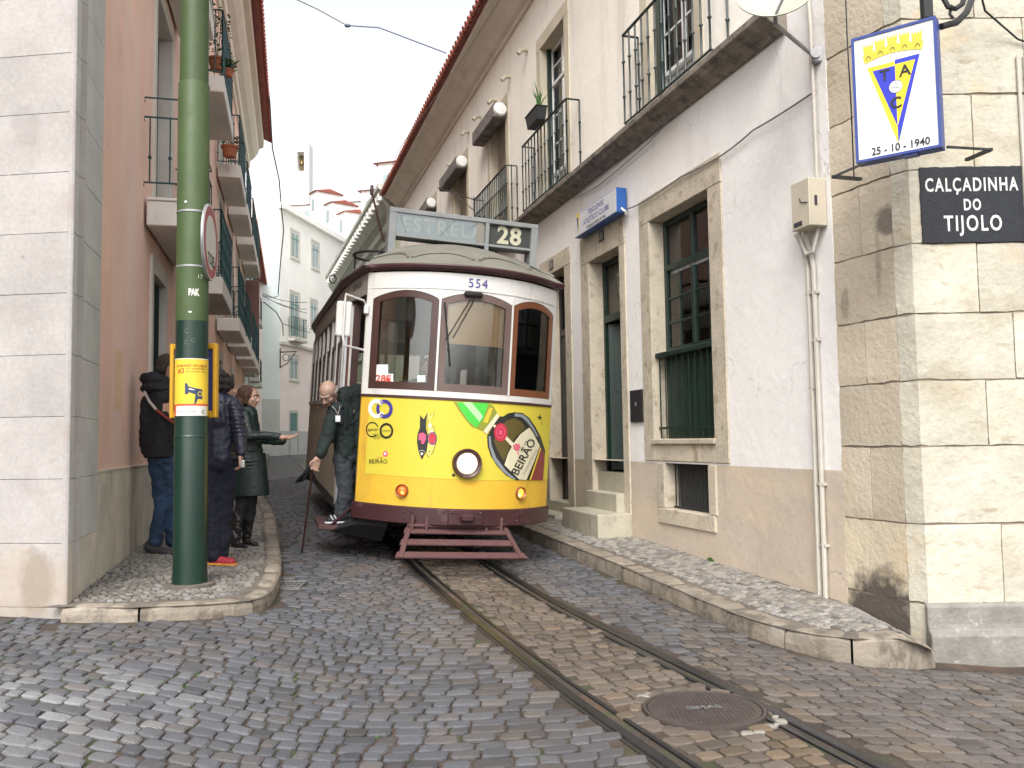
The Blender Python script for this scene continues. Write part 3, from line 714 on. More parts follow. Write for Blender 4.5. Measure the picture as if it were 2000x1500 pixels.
# window A
surround(RH, frame_stone, 1.96, 3.35, 1.39, 3.985, 1.69, 3.62, 4.29, 1.137)
bx('sill_stone', frame_stone, RH, 1.92, 3.38, .019, .05, 1.33, 1.388, .008)
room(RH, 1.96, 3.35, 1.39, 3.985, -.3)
wa = glazed(RH, green_paint, 1.965, 3.345, 2.40, 3.98, -.17, [(2.46, 3.33, [2.655], 2, True), (3.44, 3.93, [2.655], 0, False)], .06, .06, curtain=curtain_mat)
bx('sill_board', green_paint, RH, 1.963, 3.347, -.2, -.02, 2.345, 2.40, .008)
sh = bx('shutter', green_paint, RH, 1.965, 2.65, -.21, -.17, 1.395, 2.343, .004); sh2 = bx('shutter', green_paint, RH, 2.66, 3.345, -.21, -.17, 1.395, 2.343, .004)
for q, x0_ in ((sh, 1.965), (sh2, 2.66)):
    for k in range(7): bx('shutter_board', green_paint, q, x0_+.015+k*.095, x0_+.10+k*.095, -.169, -.160, 1.45, 2.28, .003)
for k in range(10):
    m = MB().tube([(2.04+k*.14, -.06, 1.40), (2.04+k*.14, -.06, 2.344)], .008, 6); m.build('window_bar', green_paint, RH)
bx('bar_rail', green_paint, RH, 1.97, 3.34, -.075, -.052, 1.50, 1.53); 
# basement grille
bx('jamb', frame_stone, RH, 1.962, 2.11, -.27, .02, .60, 1.113, .006); bx('jamb', frame_stone, RH, 3.11, 3.298, -.27, .02, .60, 1.113, .006); bx('sill_stone', frame_stone, RH, 1.99, 3.29, -.27, .022, .422, .598, .01)
bx('beige_base_wall', beige_wall, RH, 1.961, 1.989, -.25, .0, .422, .598)
room(RH, 2.11, 3.11, .60, 1.113, -.28, .8)
gg = thing('basement_grille', '', ''); bpy.data.objects.remove(gg)
gf = MB().box(2.11, 3.11, -.12, -.10, .60, .625).box(2.11, 3.11, -.12, -.10, 1.09, 1.112).build('basement_grille', black_iron, RH)
for k in range(13): m = MB().tube([(2.15+k*.077, -.11, .61), (2.15+k*.077, -.11, 1.10)], .008, 6); m.build('bar', black_iron, gf)
bx('mesh_panel', mat('dark_wire_mesh', (.05, .052, .05), .8, .3, 40, .4, 200), RH, 2.11, 3.11, -.19, -.18, .60, 1.112)
# door A (open, steps)
surround(RH, frame_stone, 4.24, 5.30, .95, 3.89, 4.06, 5.60, 4.27, -.2, sill=False, d=.30)
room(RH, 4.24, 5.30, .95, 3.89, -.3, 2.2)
df = MB().box(4.24, 4.30, -.27, -.20, .96, 3.885).box(5.24, 5.30, -.27, -.20, .96, 3.885).box(4.30, 5.24, -.27, -.20, 3.82, 3.885).box(4.30, 5.24, -.275, -.19, 3.02, 3.12).build('door_frame', green_paint, RH, .004)
bx('pane', win_glass, df, 4.30, 5.24, -.24, -.235, 3.12, 3.82)
m = MB().box(0, .46, -.025, .025, .97, 3.01).build('door_leaf', green_paint, RH, .004); m.matrix_local = Matrix.Translation((4.32, -.25, 0)) @ Matrix.Rotation(-1.35, 4, 'Z')
m = MB().box(0, .46, -.025, .025, .97, 3.01); m.box(.07, .39, -.035, .035, 1.1, 1.9).box(.07, .39, -.035, .035, 2.05, 2.9)
lf = m.build('door_leaf', green_paint, RH, .004); lf.matrix_local = Matrix.Translation((5.22, -.24, 0)) @ Matrix.Rotation(math.pi+1.12, 4, 'Z')
MB().tube([(.40, .05, 1.85), (.40, .08, 1.88), (.40, .08, 2.12), (.40, .05, 2.15)], .009, 6).build('door_handle', white_paint, lf)
pen = mat('faded_pennant', (.25, .24, .12), .6, .1, 10, 0)
place_flat(flat_mesh([[(-.11, .2), (.11, .2), (0, -.22)]]), 'pennant_emblem', pen, df, lambda a, b: Vector((4.77-a, -.231, 3.45+b)))
place_flat(flat_mesh([[(-.07, .16), (-.005, .16), (-.005, -.12)]]), 'pennant_emblem', green_paint, df, lambda a, b: Vector((4.77-a, -.230, 3.45+b)))
bx('step', step_stone, RH, 4.242, 5.298, -.27, -.06, .55, .955, .01); bx('step', step_stone, RH, 4.242, 5.298, -.059, .12, .40, .70, .012)
st0 = MB().box(4.03, 5.32, .021, .47, -.1, .47).build('step', step_stone, RH, .015, 2)
bx('step', step_stone, RH, 4.23, 5.31, -.10, .018, -.1, .398)
# number plates
plate = mat('dark_number_plate', (.04, .04, .05), .4, .1, 10, 0); cream_ink = mat('cream_ink', (.5, .47, .4), .6, .05, 10, 0)
def numplate(px, py, txt):
    a, z = hr(px, py, .02); p = bx('number_plate', plate, RH, a-.085, a+.085, .0185, .026, z-.075, z+.075)
    place_flat(text_bm(txt, .13, bold=.002), 'number', cream_ink, p, lambda u, v: Vector((a-u, .0275, z+v)))
numplate(1175, 461, '31'); numplate(1077, 518, '33')
# door B
surround(RH, frame_stone, 6.28, 7.12, .45, 4.03, 6.02, 7.45, 4.30, -.2, sill=False, d=.30)
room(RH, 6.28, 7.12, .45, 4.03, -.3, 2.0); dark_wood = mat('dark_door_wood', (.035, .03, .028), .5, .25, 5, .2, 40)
db = bx('door_frame', dark_wood, RH, 6.28, 6.34, -.26, -.2, .46, 4.02); bx('door_frame', dark_wood, RH, 7.06, 7.12, -.26, -.2, .46, 4.02); bx('transom', dark_wood, RH, 6.34, 7.06, -.27, -.19, 3.05, 3.15)
for x0_, x1_ in ((6.345, 6.698), (6.702, 7.055)):
    l_ = bx('door_leaf', dark_wood, RH, x0_, x1_, -.26, -.21, .47, 3.045)
    for z0_, z1_ in ((.6, 1.3), (1.45, 2.2), (2.35, 2.9)): bx('panel', dark_wood, l_, x0_+.06, x1_-.06, -.209, -.195, z0_, z1_, .01)
bx('pane', win_glass, RH, 6.34, 7.06, -.24, -.235, 3.15, 3.97)
for k in range(5): MB().tube([(6.42+k*.14, -.19, 3.16), (6.42+k*.14, -.19, 3.97)], .008, 6).build('window_bar', black_iron, RH)
bx('step', step_stone, RH, 6.1, 7.4, .021, .30, -.1, .30, .012); bx('step', step_stone, RH, 6.282, 7.118, -.29, .018, -.1, .455, .01)
# mailbox recess
a0_, z1_ = hr(1256, 760, .01); a1_, z0_ = hr(1234, 825, .01)
mb_ = MB().box(a0_, a1_, .001, .03, z0_, z1_).build('letter_box', black_iron, RH, .003); bx('flap', mat('galvanised', (.35, .35, .36), .4, .1, 10, 0, metal=.6), mb_, (a0_+a1_)/2-.02, (a0_+a1_)/2+.02, .031, .036, (z0_+z1_)/2+.0, (z0_+z1_)/2+.05)
# string course
prof = [(0, 4.99), (.05, 4.99), (.09, 5.04), (.17, 5.055), (.20, 5.09), (.255, 5.10), (.262, 5.165), (0, 5.18)]
def along_wall(pts): return [((a, 0, 0), (0, 1, 0)) for a in pts]
for k in range(6):
    a_ = .50+k*1.26; MB().sweep(prof, along_wall([a_+.003, a_+.6, a_+1.257])).build('moulding_stone', dark_stone, RH, .006)
# balcony doors and railings upstairs
def up_window(a0, a1, z1, ww, shutters=False):
    surround(RH, quoin_stone if False else mat('cream_surround_stone', (.55, .49, .38), .8, .1, 3, .3, 30), a0, a1, 5.18, z1, a0-.2, a1+.2, z1+.22, 5.18, d=.27)
    room(RH, a0, a1, 5.2, z1, -.3)
def white_french(a0, a1, z1):
    c = (a0+a1)/2
    return glazed(RH, white_paint, a0+.005, a1-.005, 5.19, z1-.005, -.17, [(5.75, 7.15, [c], 2, False), (7.25, z1-.06, [c], 1, False)], .055, .05, curtain=curtain_mat)
up[0] = (2.0, 3.45, 5.12, 8.1)
up_window(2.15, 3.25, 7.85, 1); white_french(2.15, 3.25, 7.85); bx('green_post', green_paint, RH, 3.252-.10, 3.249, -.16, -.10, 5.19, 7.84)
up_window(6.1, 7.22, 7.85, 1); white_french(6.1, 7.22, 7.85); bx('green_post', green_paint, RH, 7.16, 7.218, -.16, -.10, 5.19, 7.84)
slat = mat('roller_shutter', (.45, .40, .33), .7, .1, 3, .1, 40)
boxm = mat('weathered_shutter_box', (.16, .14, .13), .9, .3, 6, .5, 30, stains=[((.4, .38, .35), (4, 4, 4), .55, .15, .7)])
for a0, a1, z1 in ((9.3, 10.4, 7.68), (12.4, 13.7, 7.68), (15.8, 16.9, 7.68)):
    up_window(a0, a1, z1, 0)
    b = MB(); zz_ = 5.2
    while zz_ < z1: b.add([(a0, -.16, zz_), (a1, -.16, zz_), (a1, -.148, zz_+.02), (a0, -.148, zz_+.02), (a0, -.16, zz_+.042), (a1, -.16, zz_+.042)], [(3, 2, 1, 0), (5, 4, 2, 3)]); zz_ += .045
    tag(b.build('roller_slats', slat, RH, recalc=False), kind='stuff')
    hb_ = bx('shutter_box', boxm, RH, a0-.12, a1+.45, .02, .27, 7.42, 7.70, .02)
    MB().lathe([(.13, 0), (.135, .01), (.11, .05), (.0001, .06)], (a0-.12, .145, 7.57), 16, Matrix.Rotation(-math.pi/2, 3, 'Y')).build('box_cap', white_paint, hb_)
railing(RH, balc_green, [((1.45, .02), (1.45, .22)), ((1.45, .22), (3.5, .22)), ((3.5, .22), (3.5, .02))], 5.17, 6.32, .165, .0115, (.30, .70))
railing(RH, balc_green, [((5.50, .02), (5.50, .22)), ((5.5, .22), (7.62, .22)), ((7.62, .22), (7.62, .02))], 5.17, 6.32, .165, .0115, (.30, .70))
bx('balcony_slab', dark_stone, RH, 8.55, 10.95, .0, .25, 5.05, 5.17, .01); railing(RH, balc_green, [((8.6, .02), (8.6, .22)), ((8.6, .22), (10.9, .22)), ((10.9, .22), (10.9, .02))], 5.17, 6.32, .13, .0115, (.30, .70))
bx('balcony_slab', dark_stone, RH, 11.9, 14.2, .0, .25, 5.05, 5.17, .01); railing(RH, balc_green, [((12.0, .22), (14.1, .22))], 5.17, 6.32, .15, .0115, (.30, .70))
# spouts
for px, py in ((1025, 103), (992, 155), (965, 200), (935, 232), (912, 262), (885, 322)):
    a, z = hr(px, py, .05); MB().tube([(a, -.02, z+.05), (a, .10, z+.04), (a-.0, .17, z-.03)], .04, 8).build('water_spout', mat('spout_clay', (.5, .45, .35), .8, .1, 5, 0), RH)
# cornice and roof
MB().sweep([(0, 8.86), (.05, 8.86), (.06, 8.93), (.14, 8.96), (.26, 9.10), (.36, 9.17), (.38, 9.22), (.50, 9.24), (.52, 9.32), (0, 9.34)], along_wall([0, RL])).build('cornice', mat('cornice_plaster', (.72, .67, .58), .85, .08, 2, .2, 10, stains=[((.42, .36, .28), (1.2, 1.2, 3), .55, .2, .5)]), RH)
tiles_eave(RH, -.2, RL+.1, .64, 9.34)
bx('gable_wall', upper_wall, RH, RL-.3, RL-.001, -6, -.301, -.4, 9.3); bx('back_wall', upper_wall, RH, 0, RL, -6.3, -6.001, -.4, 9.3)
# cables on the wall (things hanging on the wall)
def wcable(name, label, pts, r=.006, m=cable_mat, fr=None, hitf=hr, clips=0):
    P = []
    for (px, py, o) in pts: a, z = hitf(px, py, o); P.append(Vector((a, o, z)))
    Q = []
    for a, b in zip(P, P[1:]): Q += [a, a*.67+b*.33-Vector((0, 0, .008)), a*.33+b*.67-Vector((0, 0, .008))]
    Q.append(P[-1]); o = MB().tube([(fr[1] @ q)+fr[0] for q in Q], r, 5).build(name, m); tag(o, label, 'cable'); return o
RT0 = (Vector((RW0.x, RW0.y, 0)), RF)
wcable('wall_cable', 'thin grey cable running along the white wall above the tall green window', [(1592, 178, .03), (1470, 255, .03), (1410, 303, .03), (1330, 345, .04), (1250, 398, .04), (1208, 413, .05)], .009, fr=RT0)
wcable('wall_cable', 'upper of two thin cables hanging below the dark moulding', [(1312, 222, .12), (1260, 268, .05), (1160, 352, .04), (1075, 412, .03)], .006, fr=RT0)
wcable('wall_cable', 'lower of two thin cables hanging below the dark moulding', [(1312, 226, .12), (1270, 276, .05), (1170, 362, .04), (1120, 388, .03)], .006, fr=RT0)
# ---- meter box, conduits
a1_, zt = hr(1545, 362, .17); a0_, _ = hr(1580, 362, .17); _, zb = hr(1580, 440, .17)
mbx = thing('junction_box', 'beige utility box on the white wall beside the stone corner', 'utility box', RT0[0], RF)
cream_box = mat('cream_plastic', (.48, .43, .34), .5, .06, 6, .05, 40)
bx('box_body', cream_box, mbx, a0_, a1_, .005, .155, zb, zt, .006); bx('box_lid', cream_box, mbx, a0_-.004, a1_+.004, .156, .175, zb-.004, zt+.004, .008)
bx('label_plate', plate, mbx, a1_-.14, a1_-.03, .1755, .178, zb+.02, zb+.06); bx('latch', plate, mbx, a0_-.007, a0_-.0045, .10, .125, zb+.17, zb+.25)
m = MB().tube([(a1_-.22, .178, zb+.19), (a1_-.2, .18, zb+.2), (a1_-.14, .178, zb+.21), (a1_-.12, .18, zb+.25)], .005, 5); m.build('wire', plate, mbx)
pipes = thing('conduit_pipes', 'two thin white conduit pipes running down the wall from the utility box to the pavement', 'pipe', RT0[0], RF)
for x_, zb_, r_ in ((.30, .06, .022), (.225, .05, .022)):
    MB().tube([(x_+.10-.05*(x_ < .25), .06, zb+.005), (x_+.05, .04, zb-.10), (x_, .03, zb-.3), (x_, .03, 1.2), (x_-.0, .035, zb_)], r_, 8).build('pipe', pvc, pipes)
    for z in (2.6, 2.2 if x_ < .25 else 1.8, 1.0, .5): bx('clip', pvc, pipes, x_-.032, x_+.032, .002, .045, z-.012, z+.012)
MB().tube([(.16, .04, 5.4), (.13, .04, 4.9), (.12, .04, 4.1), (.12, .04, 3.32), (.12, .05, 3.1), (.17, .07, 2.93), (.24, .08, 2.92), (.30, .08, 3.02), (.33, .08, zb+.01)], .016, 8).build('pipe', pvc, pipes)
# ---- club sign
s1 = hr(1203, 363, .17); s0 = hr(1122, 425, .17); s2 = hr(1203, 415, .17); s3 = hr(1122, 466, .17)
sa0, sa1 = s1[0], s0[0]; sz1, sz0 = (s1[1]+s0[1])/2, (s2[1]+s3[1])/2
cs = thing('club_sign', 'narrow white and blue box sign reading TEJOLENSE ATLÉTICO CLUBE above the open door', 'sign', RT0[0], RF)
blue = mat('sign_blue', (.02, .09, .32), .35, .06, 5, 0, spec=.5); sign_white = mat('sign_white', (.55, .55, .56), .4, .05, 3, 0); ink = mat('blue_ink', (.03, .05, .22), .5, .05, 5, 0); black_ink = mat('black_ink', (.015, .015, .018), .5, .05, 5, 0)
MB().box(sa0, sa1, .03, .165, sz0, sz1).build('sign_case', blue, cs, .004); bx('sign_face', sign_white, cs, sa0+.012, sa1-.012, .1655, .17, sz0+.012, sz1-.012)
sc = (sa0+sa1)/2; sh_ = sz1-sz0; sw = sa1-sa0
for txt, sz_, dz, m_, dx in (('TEJOLENSE', .10, .082, ink, .05), ('ATLÉTICO CLUBE', .10, -.025, ink, .05), ('FUNDADO EM 25-10-1940', .05, -.115, black_ink, .05)):
    place_flat(text_bm(txt, sz_, bold=.002, sx=1.05, space=1.1), 'lettering', m_, cs, lambda u, v, dz=dz, dx=dx: Vector((sc-u-dx, .1715, (sz0+sz1)/2+dz+v)))
yel = mat('sign_yellow', (.62, .50, .03), .4, .05, 5, 0)
place_flat(flat_mesh([[(-.06, .11), (0, .11), (0, -.13)]]), 'emblem', ink, cs, lambda u, v: Vector((sa1-.14-u, .1715, (sz0+sz1)/2+v)))
place_flat(flat_mesh([[(.002, .11), (.06, .11), (.002, -.13)]]), 'emblem', yel, cs, lambda u, v: Vector((sa1-.14-u, .1715, (sz0+sz1)/2+v)))
place_flat(flat_mesh([[(-.07, .12), (.07, .12), (.06, .16), (-.06, .16)]]), 'emblem', yel, cs, lambda u, v: Vector((sa1-.14-u, .1715, (sz0+sz1)/2+v)))
MB().tube([(sa0, .10, sz0+.05), (sa0-.04, .10, sz0+.02), (sa0-.06, .08, sz0+.0), (sa0-.04, .06, sz0-.03), (sa0, .05, sz0-.02)], .014, 6).build('cable_loop', white_paint, cs)
# ---- satellite dish
dm = mat('dish_cream', (.40, .41, .33), .45, .06, 6, 0); gm = mat('galvanised_steel', (.3, .3, .31), .5, .15, 10, .1, 80, metal=.5)
ba, bz = hr(1585, 110, .05); da, dz_ = hr(1513, -18, .60)
bw = RF @ Vector((ba, .0, bz))+RT0[0]; dw = RF @ Vector((da, .60, dz_))+RT0[0]
dish = thing('satellite_dish', 'round cream satellite dish on a grey arm, high on the white wall', 'satellite dish', bw)
loc = dw-bw; nrm = Vector((-.25, -.86, .42)).normalized(); Q = nrm.to_track_quat('Z', 'Y').to_matrix()
MB().lathe([(.0001, -.06), (.1, -.052), (.2, -.03), (.27, -.004), (.298, .012), (.302, .012), (.30, .0), (.2, -.045), (.0001, -.075)], loc, 40, Q).build('reflector', dm, dish)
MB().tube([loc+Q @ Vector((0, 0, -.07)), loc+Vector((.03, .1, -.22)), Vector((-.25, -.14, .10)), Vector((-.03, -.05, -.02))], .018, 8).build('arm', gm, dish)
MB().box(-.05, .03, -.07, .04, -.07, .07).build('wall_bracket', gm, dish, .01); MB().lathe([(.045, 0), (.045, .02)], (-.04, -.07, .0), 12, Matrix.Rotation(math.pi/2, 3, 'X')).build('hinge', gm, dish)
MB().tube([loc+Q @ Vector((.0, -.27, .0)), loc+Q @ Vector((.16, -.10, .26)), loc+Q @ Vector((.24, .1, .40))], .012, 6).build('feed_arm', gm, dish)
MB().cap(loc+Q @ Vector((.24, .1, .40)), loc+Q @ Vector((.2, .1, .34)), .03, .03).build('receiver', pvc, dish)
# ---- planter with aloe on railing, wall lamp
pa, pz = hr(1046, 232, .34)
pl = thing('planter_box', 'black plant box with a spiky green plant hung on the iron balcony railing', 'planter', RF @ Vector((pa, .33, pz))+RT0[0], RF)
blk = mat('black_plastic', (.02, .022, .025), .5, .15, 8, 0)
m = MB(); m.add([(-.24, -.07, -.1), (.24, -.07, -.1), (.24, .07, -.1), (-.24, .07, -.1), (-.28, -.09, .1), (.28, -.09, .1), (.28, .09, .1), (-.28, .09, .1)], [(3, 2, 1, 0), (0, 1, 5, 4), (1, 2, 6, 5), (2, 3, 7, 6), (3, 0, 4, 7), (4, 5, 6, 7)]); m.build('trough', blk, pl, .008)
bx('rim', blk, pl, -.29, .29, -.1, .1, .1, .115, .004)
leaf = mat('plant_leaf', (.05, .12, .035), .5, .3, 15, 0); 
for k in range(14):
    a = random.uniform(-.8, .8); b = random.uniform(-.5, .5); L = random.uniform(.2, .45); x0_ = -.15+random.uniform(-.06, .06)
    MB().tube([(x0_, 0, .1), (x0_+a*.08, b*.1, .1+L*.6), (x0_+a*.25, b*.25, .1+L)], [.012, .010, .001], 5).build('leaf', leaf, pl)
lamp_a, lamp_z = hr(925, 390, .02); la2, lz2 = hr(855, 367, .65)
wl_ = thing('wall_bracket', 'thin dark iron bracket reaching out from the white wall above the tram sign', 'wall bracket', RT0[0], RF)
MB().tube([(lamp_a, 0, lamp_z), (la2, .65, lz2)], .014, 6).build('arm', black_iron, wl_); MB().tube([(lamp_a, 0, lamp_z-.25), ((lamp_a+la2)/2, .35, (lamp_z+lz2)/2)], .010, 6).build('stay', black_iron, wl_)
MB().box(lamp_a-.02, lamp_a+.02, 0, .02, lamp_z-.3, lamp_z+.05).build('wall_plate', black_iron, wl_)
# ================================================================ STONE CORNER HOUSE
CH = thing('corner_house', 'limestone block corner of the house at the right edge, carrying the street name plate', 'house')
cd = Vector((.41, -1, 0)).normalized(); cn = Vector((-cd.y, cd.x, 0))*-1; cn = Vector((-1, -.41, 0)).normalized()
P0 = Vector((RW0.x-.015, RW0.y+.05, 0))
def chp(s, o=0): return Vector((RW0.x, RW0.y, 0))+cd*s+cn*o
warm_dark = mat('warm_limestone_soiled', (.49, .42, .31), .8, .1, 2.2, .5, 22, orand=.1, stains=[((.46, .34, .2), (1.5, 1.5, 1.8), .55, .14, .5), ((.2, .15, .1), (22, 22, 26), .67, .04, .8)], dist=.02,
    patches=[((.055, .045, .04), (2.76, 6.62, -.02), (.34, .40, .42), .93)])
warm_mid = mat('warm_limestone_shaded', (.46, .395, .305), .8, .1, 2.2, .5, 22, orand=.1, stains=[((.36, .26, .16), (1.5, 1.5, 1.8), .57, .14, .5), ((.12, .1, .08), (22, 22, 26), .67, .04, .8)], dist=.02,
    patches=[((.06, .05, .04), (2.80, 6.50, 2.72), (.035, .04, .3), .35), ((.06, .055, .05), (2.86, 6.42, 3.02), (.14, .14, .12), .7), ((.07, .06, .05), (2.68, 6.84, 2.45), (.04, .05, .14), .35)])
crs = [-.35, .181, .748, 1.31, 1.79, 2.28, 2.80, 3.35, 3.92, 4.5, 5.1, 5.8, 6.5]
vj = [None, None, .34, None, .42, None, .36, None, .33, None, .4, None, .3]
B1 = chp(.615); B2 = Vector((2.955, 6.25, 0))
for k in range(len(crs)-1):
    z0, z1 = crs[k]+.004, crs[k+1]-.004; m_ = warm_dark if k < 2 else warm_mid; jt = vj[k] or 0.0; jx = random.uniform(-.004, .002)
    def prism(name, pts, mt, zA=z0, zB=z1):
        n = len(pts); b = MB(); b.add([(p.x, p.y, zA) for p in pts]+[(p.x, p.y, zB) for p in pts], [tuple(range(n))[::-1], tuple(range(n, 2*n))]+[(i, (i+1) % n, n+(i+1) % n, n+i) for i in range(n)])
        o = b.build(name, mt, CH); bm = bmesh.new(); bm.from_mesh(o.data)
        for _ in range(3):
            bmesh.ops.subdivide_edges(bm, edges=[e for e in bm.edges if e.calc_length() > .09], cuts=1, use_grid_fill=True)
        c = sum((v.co for v in bm.verts), Vector())/len(bm.verts); zm = {id(v): v.co.z for v in bm.verts}
        for v in bm.verts:
            e_ = v.co.z < zA+.004 or v.co.z > zB-.004; k_ = .0045 if e_ else .002
            if e_: v.co.z += (-1 if v.co.z > c.z else 1)*random.random()**2*.012
            v.co.x += random.uniform(-k_, k_)*.6; v.co.y += random.uniform(-k_, k_)*.6
            if e_: v.co += (Vector((c.x, c.y, v.co.z))-v.co).normalized()*random.random()*.006
        bm.to_mesh(o.data); bm.free(); return o
    cut = .30 if jt else 0
    if cut: prism('stone_block', [chp(.0, jx), chp(cut-.003, jx), chp(cut-.003, -.25), chp(0, -.25)], m_)
    # corner stone with the bevelled edge
    w1 = random.uniform(.25, .55) if k % 2 else random.uniform(.6, .9)
    prism('stone_block', [chp(cut+.003 if cut else .0), B1, B2, B2+Vector((w1-.003, 0, 0)), B2+Vector((w1-.003, .3, 0)), chp(cut+.003 if cut else 0, -.30)], m_ if k < 0 else (m_ if k < 2 else warm_stone if False else m_)) if False else None
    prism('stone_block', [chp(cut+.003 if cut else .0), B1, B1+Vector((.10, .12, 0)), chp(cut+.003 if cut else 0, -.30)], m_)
    mm = warm_stone
    prism('stone_block', [B1+Vector((.001, -.0005, 0)), B2, B2+Vector((w1-.003, 0, 0)), B2+Vector((w1-.003, .3, 0)), B1+Vector((.14, .14, 0))], mm)
    x = B2.x+w1
    while x < 5.5:
        w_ = random.uniform(.7, 1.1); prism('stone_block', [Vector((x+.003, 6.25+random.uniform(-.003, .003), 0)), Vector((x+w_-.003, 6.25, 0)), Vector((x+w_-.003, 6.55, 0)), Vector((x+.003, 6.55, 0))], mm); x += w_
# core behind the joints, plinth
core = MB(); pts = [chp(.004, -.012), B1+Vector((.012, .012, 0)), B2+Vector((.004, .012, 0)), Vector((5.6, 6.262, 0)), Vector((5.6, 8, 0)), Vector((3, 8, 0))]; n = len(pts)
core.add([(p.x, p.y, -.5) for p in pts]+[(p.x, p.y, 6.6) for p in pts], [tuple(range(n))[::-1], tuple(range(n, 2*n))]+[(i, (i+1) % n, n+(i+1) % n, n+i) for i in range(n)]); core.build('mortar_core', mat('dark_mortar', (.26, .22, .17), .95, .2, 10, .3, 60), CH)
x = B2.x-.03
for w_ in (.95, 1.2, .9):
    b = MB(); b.sweep([(0, -.5), (.09, -.5), (.09, -.03), (.075, .0), (.055, .01), (.045, .05), (.04, .17), (.02, .19), (0, .195)], [((x+.004, 6.25, 0), (0, -1, 0)), ((x+w_-.004, 6.25, 0), (0, -1, 0))]); b.build('plinth_stone', black_stone, CH, .006); x += w_
# name plate
pz0, pz1 = 2.80, 3.365
slate = mat('slate_plate', (.010, .012, .018), .6, .3, 12, .5, 60, stains=[((.2, .2, .2), (30, 30, 30), .7, .04, .7)])
npz = thing('street_name_plate', 'dark slate street name plate with white letters on the limestone corner', 'street sign', (3.02, 6.25, pz0))
pw = .752; PX = 3.032
b = MB(); n_ = 24; pts = []
for k in range(n_): pts.append((k/n_*pw, random.uniform(-.003, .003)))
for k in range(14): pts.append((pw+random.uniform(-.003, .003), k/14*.565))
for k in range(n_): pts.append((pw-k/n_*pw, .565+random.uniform(-.003, .003)))
for k in range(14): pts.append((random.uniform(-.003, .003), .565-k/14*.565))
n = len(pts); b.add([(x_+.012, -.014, z_) for x_, z_ in pts]+[(x_+.012, -.0005, z_) for x_, z_ in pts], [tuple(range(n)), tuple(range(n, 2*n))[::-1]]+[(i, n+i, n+(i+1) % n, (i+1) % n) for i in range(n)]); b.build('plate', slate, npz)
paint_w = mat('white_sign_paint', (.62, .62, .6), .7, .08, 30, .2, 60)
for txt, sz_, zc, sx_ in (('CALÇADINHA', .125, .425, .74), ('DO', .105, .275, .75), ('TIJOLO', .145, .135, .78)):
    place_flat(text_bm(txt, sz_, bold=.0025, sx=sx_, sy=1.12, space=1.22), 'lettering', paint_w, npz, lambda u, v, zc=zc: Vector((.012+pw/2+u, -.0155, zc+v)))
# pipes right of the plate
pr = thing('conduit_pipes', 'thin pale conduit running down the limestone wall right of the street name plate', 'pipe')
for x_, r_ in ((3.80, .014), (3.85, .012)): MB().tube([(x_, 6.23, 4.2), (x_, 6.23, 3.5), (x_, 6.23, 2.3)], r_, 8).build('pipe', pvc, pr)
MB().tube([(3.34, 5.9, 4.62), (3.5, 6.1, 4.48), (3.8, 6.22, 4.32), (4.4, 6.23, 4.1)], .008, 6).build('cable', dark_cable, pr)
# ================================================================ LEFT HOUSE (pink)
LFm = frame_m(LW0, LWD, flip=True); LT = Vector((LW0.x, LW0.y, 0))
hl = lambda px, py, o=0: hit(LW0, LWD, px, py, o, flip=True)
LH = thing('pink_house', 'pink plastered corner house with grey stone front and green balconies on the left', 'house', LT, LFm)
LL = 24.0
cols = [4.52, 8.8, 13.5, 16.65, 20.0, 22.9]
ops = [(-c-.78, -c+.82, z0, z1) for c in cols for z0, z1 in ((4.11, 7.02), (7.45, 10.3))]+[(-4.93, -3.65, 1.5, 3.62), (-9.6, -8.2, 1.0, 3.6), (-14.2, -12.9, .3, 3.5), (-18.4, -17, .3, 3.5)]
wall_panel('pink_wall', pink_wall, LH, -LL, -.95, 1.19, 11.0, ops, o=0)
wall_panel('stone_base', plinth_stone, LH, -LL, -.945, -.2, 1.19, [(-9.6, -8.2, 1.0, 1.19), (-14.2, -12.9, .3, 1.19), (-18.4, -17, .3, 1.19)], o=.022)
bx('base_cap', plinth_stone, LH, -LL, -.945, .0, .030, 1.185, 1.20)
# quoin stones on the pink side
zc = [-.2, .25, .706]+[1.17+.455*k for k in range(0, 23)]
for k in range(len(zc)-1):
    yv = LFm @ Vector((0, 1, 0)); L3 = LWD.to_3d(); GD_ = Vector((-1, .13, 0)).normalized()
    p = [LT+L3*.015+yv*.028, LT+L3*.943+yv*.028, LT+L3*.943+GD_*.25, LT+L3*.06+GD_*.02]; b = MB(); b.add([(q.x, q.y, zc[k]+.0015) for q in p]+[(q.x, q.y, zc[k+1]-.0015) for q in p], [(3, 2, 1, 0), (4, 5, 6, 7)]+[(i, (i+1) % 4, 4+(i+1) % 4, 4+i) for i in range(4)])
    o = b.build('quoin_stone', quoin_stone if k > 1 else plinth_stone, LH, .003); o.matrix_parent_inverse = (Matrix.Translation(LT) @ LFm.to_4x4()).inverted()
pale = mat('pale_stone_trim', (.55, .52, .47), .75, .08, 3, .3, 30)
leftrm = MB()
